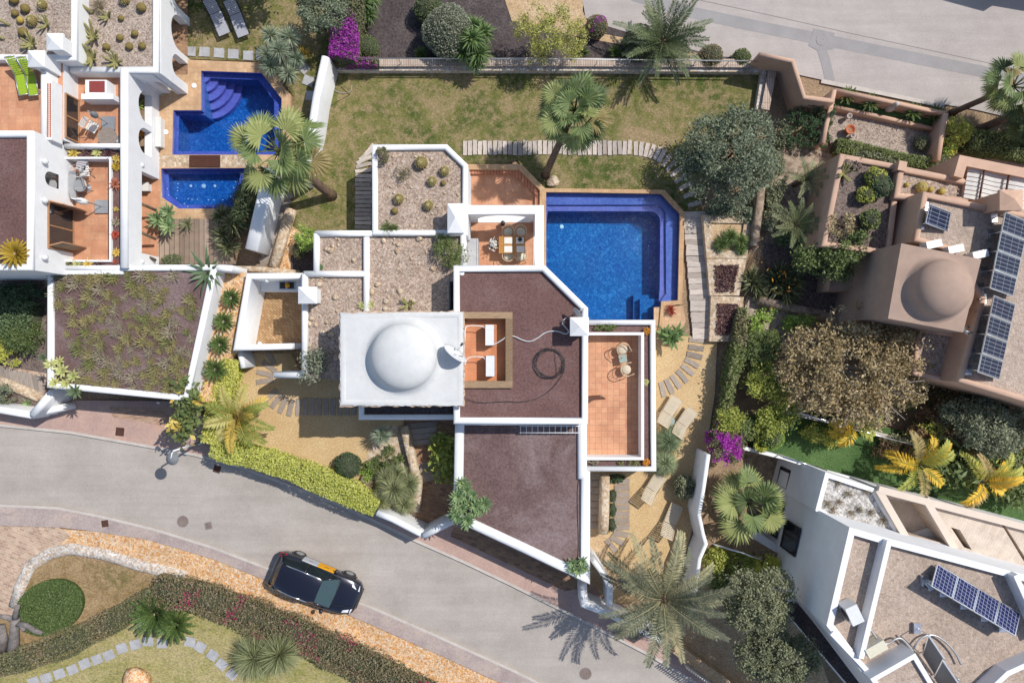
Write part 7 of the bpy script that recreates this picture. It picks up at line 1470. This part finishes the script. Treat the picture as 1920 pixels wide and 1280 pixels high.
for k, (pl, m, lab) in enumerate((([(1337, 497), (1384, 497), (1374, 548), (1340, 548)], 'lf_purple', 'purple-leaved ground cover filling the middle stone planter'), ([(1342, 570), (1384, 570), (1372, 628), (1341, 628)], 'lf_purple', 'purple-leaved ground cover filling the lower stone planter'))):
    z = .38 if k == 0 else .32; P = PX(pl, z); c = W(sum(p[0] for p in pl)/4, sum(p[1] for p in pl)/4, z); t = thing('ground_cover', lab, 'ground cover', c, 0, 'purple ground covers in the planters'); r = np.random.default_rng(30+k); u, v = r.random(1500)[:, None], r.random(1500)[:, None]; A_ = [np.array((p[0]-c.x, p[1]-c.y)) for p in P]; X = (A_[0]*(1-u)+A_[1]*u)*(1-v)+(A_[3]*(1-u)+A_[2]*u)*v
    mb = MB(); cards(mb, np.concatenate([X, .06+.16*r.random((1500, 1))], 1), .1, r); obj('foliage', mb, M[m], t, True); mb = MB(); [mb.tube([(a_[0]*.6, a_[1]*.6, 0), (a_[0]*.7, a_[1]*.7, .12)], .015, 5) for a_ in A_]; obj('stem', mb, M['bark'], t, True)
# oval ground cover mound
c = W(96, 1137, .05); t = thing('ground_cover', 'oval clipped green mound in the straw ground', 'ground cover', c); a = R(25); E = [(1.72*math.cos(u)*math.cos(a)-1.3*math.sin(u)*math.sin(a), 1.72*math.cos(u)*math.sin(a)+1.3*math.sin(u)*math.cos(a)) for u in [6.2832*i/40 for i in range(40)]]
mb = MB(); mb.prism(E, 0, .12); mb.prism([(x*.96, y*.96) for x, y in E], .12, .17); obj('mound', mb, M['oval'], t, True); r = np.random.default_rng(3); n = 9000; u = r.random(n)*6.2832; rr = np.sqrt(r.random(n)); X = np.stack([1.72*rr*np.cos(u)*math.cos(a)-1.3*rr*np.sin(u)*math.sin(a), 1.72*rr*np.cos(u)*math.sin(a)+1.3*rr*np.sin(u)*math.cos(a), .17+.05*r.random(n)], 1); mb = MB(); cards(mb, X, .06, r, 0, .4); obj('foliage', mb, M['lf_box'], t, True)
# ------------------------------------------------------------------ trees
make_tree('carob_tree', 'broad grey-green tree with dense lobed crown beside the pool walk', 'tree', W(1370, 293, 0), [((0, 0, 2.6), (1.4, 1.35, 1.2)), ((-.9, .8, 2.3), (.95, .9, .9)), ((.9, .9, 2.4), (1.0, .95, .9)), ((1.15, -.4, 2.2), (.95, 1.0, .9)), ((-1.05, -.6, 2.0), (.95, .95, .85)), ((.3, -1.1, 2.1), (1.0, .85, .85)), ((.2, 1.4, 2.3), (.9, .7, .8)), ((-1.6, .1, 1.7), (.7, .7, .6)), ((-.6, -1.5, 1.5), (.7, .55, .55)), ((1.7, .3, 1.9), (.6, .7, .6))], 26000, .12, 'lf_olive', 1.1, .18, 'bark', None, 1, lo=.72, gaps=.95, clump=.16, limbs=9)
make_tree('coral_tree', 'very wide brown half-bare tree in front of the terracotta villa', 'tree', W(1600, 688, 0), [((0, 0, 2.9), (1.9, 1.8, 1.1)), ((-1.6, .5, 2.6), (1.25, 1.2, .9)), ((1.5, .7, 2.7), (1.4, 1.2, .95)), ((1.7, -.7, 2.5), (1.25, 1.1, .9)), ((-1.5, -.9, 2.4), (1.2, 1.1, .9)), ((.2, 1.6, 2.6), (1.4, .9, .85)), ((.3, -1.6, 2.4), (1.5, 1.0, .9)), ((2.6, .1, 2.3), (.8, .8, .7)), ((-2.3, -.2, 2.2), (.8, .9, .7))], 21000, .13, 'lf_brown', 1.2, .26, 'bark_pale', None, 2, limbs=11, lo=.35, gaps=.6, up=.15, scale=1.1)
make_tree('olive_tree', 'round olive tree at the corner of the modern villa', 'tree', W(1424, 1128, 0), [((0, 0, 4.0), (1.15, 1.1, .9)), ((-.7, .5, 3.8), (.75, .75, .7)), ((.7, .6, 3.9), (.8, .75, .7)), ((.7, -.6, 3.8), (.8, .75, .7)), ((-.6, -.6, 3.7), (.75, .7, .7))], 15000, .11, 'lf_olive2', 2.8, .13, 'bark', None, 3, lo=.65, gaps=.5)
make_tree('olive_tree', 'broad olive tree cut by the lower edge beside the modern villa', 'tree', W(1462, 1240, 0), [((0, 0, 3.8), (1.2, 1.1, .9)), ((-1.0, .1, 3.5), (.8, .8, .7)), ((.9, .2, 3.6), (.9, .8, .75)), ((0, -.9, 3.5), (1.0, .8, .7)), ((-.3, .8, 3.6), (.9, .6, .65))], 16000, .11, 'lf_olive2', 2.6, .13, 'bark', None, 4, lo=.65, gaps=.5)
make_tree('olive_tree', 'grey olive tree cut by the top edge beside the bougainvillea', 'tree', W(604, 24, 0), [((0, 0, 2.2), (1.0, .9, .8)), ((-.6, .5, 2.0), (.7, .7, .6)), ((.5, .6, 2.0), (.7, .7, .6))], 8000, .1, 'lf_olive', 1.0, .12, 'bark', None, 5, lo=.6, gaps=.6)
make_tree('mimosa_tree', 'thin yellow-green mimosa tree with open grey branches by the upper road', 'tree', W(1028, 66, 0), [((0, 0, 2.3), (1.0, .95, .9)), ((-.9, .3, 2.1), (.7, .7, .6)), ((.9, .5, 2.3), (.8, .8, .65)), ((.8, -.5, 2.0), (.75, .6, .6)), ((-.2, .9, 2.4), (.8, .6, .6)), ((-.5, -.6, 1.7), (.7, .5, .6)), ((1.3, 0, 2.0), (.5, .6, .5))], 8500, .11, 'lf_mimosa', .9, .1, 'bark_pale', None, 6, limbs=8, lo=.35, gaps=.85, up=.2, asp=.35)
make_tree('pepper_tree', 'dense blue-green tree at the right edge below the terracotta villa', 'tree', W(1842, 796, 0), [((0, 0, 2.2), (1.15, 1.1, .9)), ((.8, -.6, 1.9), (.95, .9, .8)), ((-.8, .5, 1.9), (.85, .8, .7)), ((1.5, -.2, 1.9), (.8, .9, .7))], 13000, .12, 'lf_olive', 1.0, .14, 'bark', None, 7, lo=.65, gaps=.5)
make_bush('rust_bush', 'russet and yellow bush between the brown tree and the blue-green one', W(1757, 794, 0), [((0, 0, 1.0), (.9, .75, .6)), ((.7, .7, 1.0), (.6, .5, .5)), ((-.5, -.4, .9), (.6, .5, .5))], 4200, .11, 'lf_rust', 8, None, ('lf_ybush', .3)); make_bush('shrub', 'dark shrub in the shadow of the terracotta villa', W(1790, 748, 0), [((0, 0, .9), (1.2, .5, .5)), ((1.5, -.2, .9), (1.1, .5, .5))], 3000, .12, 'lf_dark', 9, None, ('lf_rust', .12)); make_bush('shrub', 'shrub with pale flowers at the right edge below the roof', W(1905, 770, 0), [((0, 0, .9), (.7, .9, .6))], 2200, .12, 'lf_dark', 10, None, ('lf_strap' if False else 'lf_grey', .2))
for k, (x, y, bl, m, d, n) in enumerate(((1424, 668, [((0, 0, 1.2), (.85, .6, .5)), ((.2, .7, 1.2), (.75, .5, .5))], 'lf_bush', 'dark green tree-like shrub at the west side of the brown tree', 3600), (1428, 722, [((0, 0, 1.5), (.8, .6, .55)), ((.8, -.25, 1.5), (.6, .5, .5)), ((.2, .55, 1.4), (.6, .5, .5))], 'lf_ybush', 'yellow-green pittosporum at the west side of the brown tree', 3800), (1452, 790, [((0, .1, 1.5), (.75, .6, .55)), ((.55, .4, 1.5), (.6, .5, .5)), ((-.4, -.5, 1.3), (.5, .4, .4))], 'lf_ybush', 'yellow-green pittosporum by the turf handrail', 3800), (1372, 790, [((0, 0, 1.4), (.62, .55, .5))], 'lf_ybush', 'round yellow-green shrub over the white wavy wall', 2000), (1398, 806, [((0, 0, 1.1), (.5, .5, .45))], 'lf_bush', 'green shrub between the yellow ones at the turf corner', 1600), (1428, 836, [((0, 0, .9), (.32, .3, .3))], 'lf_lemon', 'little lemon yellow shrub beside the clipped green one', 600))): make_bush('pittosporum', d, W(x, y, 0), bl, n, .13, m, 40+k, 'pittosporum shrubs west of the brown tree', asp=.4, lo=.5)
for k, (x, y, rx, ry, m, d) in enumerate(((1345, 1050, .55, .5, 'lf_ybush', 'yellow-green bush at the bend of the white wavy wall'), (1388, 1058, .65, .45, 'lf_ybush', 'yellow-green bush below the pale fan palm'), (1437, 1062, .6, .5, 'lf_lemon', 'lime bush at the modern villa light court'), (1345, 1085, .5, .4, 'lf_bush', 'dark green bush under the yellow one at the white wall'), (1482, 1078, .45, .4, 'lf_bush', 'green bush at the corner of the modern villa wall'))): make_bush('garden_bush', d, W(x, y, .03), [((0, 0, .6), (rx, ry, .5))], 1700, .12, m, 50+k, 'bushes below the pale fan palm')
make_bush('banana_plant', 'broad-leaved green plant against the kerb by the golden palms', W(1790, 866, .1), [((0, 0, .9), (1.0, .6, .6)), ((.9, -.2, .9), (.9, .6, .6)), ((-.8, .2, .8), (.6, .5, .5)), ((1.9, -.6, .8), (.8, .5, .5))], 1100, .46, 'lf_bush', 60, asp=.34, up=.7)
make_bush('broadleaf_bush', 'long hedge of mixed green bushes under the blue-green tree', W(1885, 860, .1), [((0, 0, .7), (.9, .6, .6)), ((.9, -.3, .7), (.8, .7, .6))], 2400, .16, 'lf_bush', 61)
make_bush('cloud_shrub', 'cloud-pruned dark green shrub inside the terracotta street wall', W(1517, 232, .05), [((-.6, .35, .8), (.42, .36, .28)), ((.1, .75, .9), (.48, .36, .3)), ((.75, .7, 1.0), (.42, .45, .3)), ((-.75, -.4, .6), (.42, .32, .25)), ((0, 0, .8), (.4, .4, .28)), ((.5, -.15, .8), (.45, .35, .28)), ((.05, -.75, .6), (.45, .32, .25)), ((.75, -.7, .6), (.4, .35, .25)), ((-.5, -.85, .5), (.36, .26, .22)), ((.85, .2, .8), (.3, .3, .25))], 8500, .06, 'lf_boxd', 62, lo=.85, gaps=0)
make_bush('yellow_bush', 'bright yellow-green bush at the right end of the green street planter', W(1797, 246, .05), [((0, 0, 1.0), (.6, .6, .55))], 2200, .1, 'lf_ybush', 63); make_bush('yellow_bush', 'light green bush with yellow flowers right of the pebble court', W(1778, 276, .05), [((0, 0, .6), (.4, .4, .4))], 900, .1, 'lf_brightg', 64, None, ('lf_lemon', .2))
make_ball('ball_shrub', 'round dark cushion shrub ringed by stones in the pebble court', W(1728, 268, .12), (.36, .36, .3), 'lf_olive2', .06, 900, 65)
for k, (x, y, r_, m, d) in enumerate(((1640, 332, .42, 'lf_ybush', 'upper round green shrub on the dark gravel roof'), (1650, 350, .46, 'lf_boxd', 'dark round shrub right of the upper one on the gravel roof'), (1623, 366, .36, 'lf_ybush', 'small yellow-green shrub on the dark gravel roof'), (1632, 410, .42, 'lf_bush', 'half-shaded shrub against the tall terracotta wall'))): make_ball('roof_shrub', d, W(x, y, 2.85), r_, m, .1, 800, 66+k, 'shrubs on the dark gravel roof', amp=.15)
cactus_arms('thin sprawling cactus over the left parapet of the terracotta villa', 1580, 326, 2.85, arms(8, .7, .05), 'cactus_g'); make_bush('dry_shrub', 'dry brown shrub at the lower corner of the dark gravel roof', W(1580, 420, 2.85), [((0, 0, .3), (.75, .55, .35))], 700, .12, 'lf_brown', 70, gaps=1.0, lo=.3); make_tree('small_tree', 'dark leafy tree in the corner under the terracotta gravel roof', 'tree', W(1570, 488, 0), [((0, 0, 2.6), (.9, .85, .7)), ((.6, .6, 2.9), (.7, .7, .5)), ((-.9, .1, 2.2), (.8, .6, .6))], 5200, .14, 'lf_bush', 1.3, .1, 'bark', None, 71, lo=.4, gaps=.8)
make_bush('shrub', 'dark green bushes along the foot of the terracotta left wall', W(1480, 440, 0), [((0, 0, .6), (.5, .45, .5)), ((.8, -.5, .6), (.6, .5, .5))], 2000, .14, 'lf_juniper', 72); make_bush('shrub', 'shady mixed bushes under the grey-green tree by the planter', W(1400, 396, 0), [((0, 0, .5), (.7, .5, .4)), ((-1.2, .1, .5), (.6, .4, .4))], 2200, .12, 'lf_olive', 73); make_bush('shrub', 'rough green hedge plants right of the grey-green tree', W(1453, 330, 0), [((0, 0, .7), (.5, 1.2, .6)), ((-.1, -1.6, .6), (.35, .9, .5))], 3200, .12, 'lf_olive2', 74)
make_bush('shrub', 'light green sprawling shrub on the pale gravel beside the planters', W(1425, 600, .07), [((0, 0, .35), (.45, .3, .3)), ((.4, .3, .3), (.4, .3, .25)), ((-.2, -.4, .3), (.35, .3, .25))], 900, .13, 'lf_brightg', 75, gaps=.9); make_bush('shrub', 'light green shoots at the top of the brown tree', W(1490, 606, .07), [((0, 0, .6), (.4, .4, .4)), ((.6, .3, .6), (.45, .3, .35))], 900, .13, 'lf_brightg', 76, gaps=.9)
make_bush('small_tree', 'bushy green shrub hanging over the pebble roof beside the chimney', W(842, 472, 2.6), [((0, 0, .6), (.6, .5, .4)), ((-.25, .4, .5), (.45, .4, .3)), ((.45, -.15, .5), (.45, .4, .35)), ((.1, -.4, .4), (.35, .3, .3))], 2600, .1, 'lf_bush', 77, asp=.3); make_bush('shrub', 'sparse green shrub in the corner of the cactus roof', W(716, 290, 2.7), [((0, 0, .35), (.3, .4, .35))], 420, .1, 'lf_bgreen', 78, gaps=.9, lo=.3); make_bush('shrub', 'sparse prickly shrub in the middle of the cactus roof', W(756, 320, 2.7), [((0, 0, .25), (.45, .3, .25)), ((-.1, -.25, .25), (.25, .25, .2))], 360, .1, 'lf_bgreen', 79, gaps=1.0, lo=.2, asp=.25)
make_tree('frangipani', 'pale-stemmed leafy shrub growing over the white garden wall', 'tree', W(582, 682, .1), [((0, 0, 2.7), (.45, .5, .35)), ((0, .5, 2.8), (.45, .35, .3)), ((.1, -.5, 2.6), (.5, .4, .3)), ((.35, .15, 2.7), (.35, .4, .3))], 1500, .17, 'lf_grey', 1.7, .07, 'bark_pale', None, 80, lo=.4, gaps=.8, asp=.3)
make_bush('shrub', 'bright green shrub tucked behind the pebble roof corner', W(573, 446, .1), [((0, 0, .9), (.42, .5, .45))], 900, .12, 'lf_brightg', 81); make_bush('shrub', 'dark mixed shrub behind the pebble roof wall', W(560, 470, .1), [((0, 0, .4), (.3, .4, .3))], 500, .12, 'lf_bgreen', 82); make_bush('shrub', 'yellow-green broadleaf shrub in the shade beside the garage wall', W(834, 862, .1), [((0, 0, .7), (.5, .9, .5)), ((-.15, .7, .8), (.4, .4, .4))], 800, .26, 'lf_ybush', 83, asp=.45); make_bush('ground_shrub', 'low olive shrub on the rocks beside the brick path', W(728, 862, .1), [((0, 0, .3), (.75, .6, .3)), ((-.8, -.5, .25), (.4, .5, .25))], 2400, .09, 'lf_bush', 84); make_bush('ground_shrub', 'bright green low shrub between the ball shrub and rocks', W(688, 885, .1), [((0, 0, .25), (.25, .45, .25))], 700, .09, 'lf_brightg', 85)
make_tree('climbing_plant', 'tall ragged plant with green and orange leaves by the street lamp', 'tree', W(362, 778, .1), [((-.2, .5, 2.5), (.35, .5, .5)), ((-.45, -.1, 2.4), (.45, .5, .5)), ((-.75, -.8, 2.2), (.4, .45, .4)), ((.0, 1.0, 2.5), (.3, .45, .4)), ((-.3, -.6, 2.0), (.4, .4, .4))], 560, .3, 'lf_bush', 1.3, .06, 'bark', None, 86, flowers=('lf_yellowflower', .3), gaps=.6, lo=.3)
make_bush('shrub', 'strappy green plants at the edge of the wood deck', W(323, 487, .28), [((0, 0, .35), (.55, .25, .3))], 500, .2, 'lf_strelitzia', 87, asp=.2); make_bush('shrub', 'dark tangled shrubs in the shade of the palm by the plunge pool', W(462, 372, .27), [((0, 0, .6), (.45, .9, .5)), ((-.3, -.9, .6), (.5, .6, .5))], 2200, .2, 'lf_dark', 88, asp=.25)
make_bush('shrub', 'green bushes along the foot of the brown bougainvillea hedge', W(170, 1195, .04), [((0, 0, .25), (.5, .35, .25))], 500, .1, 'lf_bush', 89) if False else None
# dead tree at the lower left
t = thing('dead_tree', 'bare grey gnarled tree trunk with stubby limbs at the lower left', 'tree', W(26, 1232, .05)); o0 = W(26, 1232, .05)
lp = lambda x, y, z: W(x, y, z) - o0
mb = MB(); mb.tube([lp(24, 1235, .05), lp(26, 1205, .5), lp(27, 1180, .9), lp(29, 1160, 1.1)], [.34, .24, .2, .19], 10); mb.tube([lp(4, 1218, .05), lp(6, 1195, .3), lp(2, 1172, .5)], [.26, .2, .17], 9); obj('trunk', mb, M['bark_grey'], t, True)
for pts in ([(28, 1162, 1.0), (30, 1145, 1.3), (35, 1134, 1.5)], [(28, 1162, 1.0), (12, 1156, 1.2), (-4, 1154, 1.3)], [(30, 1168, 1.0), (50, 1172, 1.2), (66, 1182, 1.4), (79, 1187, 1.45)], [(40, 1170, 1.1), (46, 1182, 1.2)]): mb = MB(); mb.tube([lp(*p) for p in pts], [.16]+[.12]*(len(pts)-2)+[.08], 8); obj('limb', mb, M['bark_grey'], t, True)
for x, y, s in ((1570, 905, 1), (1590, 925, 2), (1573, 940, 3), (1610, 955, 4), (1562, 955, 5), (1632, 960, 6), (1552, 943, 7), (1626, 918, 8), (1656, 975, 9), (1595, 960, 10)): make_spiky('dry_tuft', 'small dry grass tuft in the white pebbles of the modern villa roof', W(x, y, 3.05), [(0, 0, .05, 1)], 60, .28, .02, 'lf_straggle2', s, 'dry tufts in the white pebble roof', lo=0, cat='grass clump')

make_tree('pine_tree', 'tall tree just beyond the top edge, shading the grass and loungers', 'tree', Vector(w2(394, -181, 0)+(0,)), [((0, 0, 5.2), (1.7, 1.5, 1.0)), ((-1.2, .4, 4.8), (1.1, 1.0, .8)), ((1.2, -.3, 4.8), (1.2, 1.0, .8)), ((.3, 1.2, 4.6), (1.2, 1.0, .8)), ((2.4, -.6, 4.2), (1.0, .9, .7))], 9000, .2, 'lf_dark', 3.6, .2, 'bark', None, 95, lo=.5, gaps=.5)

for k, (x, y, bl, m, d, n, lf_) in enumerate(((1535, 812, [((0, 0, .5), (.7, .35, .45)), ((.9, -.3, .5), (.6, .35, .4))], 'lf_ybush', 'mixed low bush along the turf kerb below the brown tree', 1500, .13), (1660, 838, [((0, 0, .5), (.6, .4, .45)), ((.8, -.2, .5), (.6, .4, .4))], 'lf_rust', 'rusty bush along the turf kerb left of the large golden palm', 1300, .13), (1700, 828, [((0, 0, .5), (.9, .4, .4))], 'lf_olive2', 'dry grey bush behind the turf kerb by the golden palm', 1300, .12), (1830, 870, [((0, 0, .8), (.7, .5, .5)), ((.6, -.6, .7), (.6, .5, .5))], 'lf_ybush', 'yellow-green broadleaf bush between two golden palms', 900, .3), (1900, 925, [((0, 0, .7), (.6, .5, .5))], 'lf_bush', 'green bush at the right end of the turf', 700, .25))):
    make_bush('border_bush', d, W(x, y, .08), bl, n, lf_, m, 120+k, 'bushes along the turf kerb', asp=.4)

for k, (x, y, bl, m, d, n) in enumerate(((1640, 765, [((0, 0, .4), (1.1, .4, .4))], 'lf_olive', 'low grey-green shrub under the east side of the brown tree', 1500), (1700, 748, [((0, 0, .5), (.8, .5, .45))], 'lf_bush', 'green shrub under the terracotta pebble roof corner', 1300), (1445, 640, [((0, 0, .5), (.6, .5, .45))], 'lf_bush', 'green shrub on the pale gravel west of the brown tree', 1200), (1440, 395, [((0, 0, .4), (.4, .9, .4))], 'lf_grey', 'grey-green shrub beside the stacked slate wall', 1400), (1535, 500, [((0, 0, .6), (.7, .4, .5))], 'lf_olive', 'grey shrub at the edge of the shaded yard', 1200), (1470, 250, [((0, 0, .4), (.35, .7, .4))], 'lf_olive2', 'dry olive shrub left of the cloud-pruned one', 900))):
    make_bush('slope_shrub', d, W(x, y, .05), bl, n, .12, m, 140+k, 'shrubs on the right slope', asp=.4)
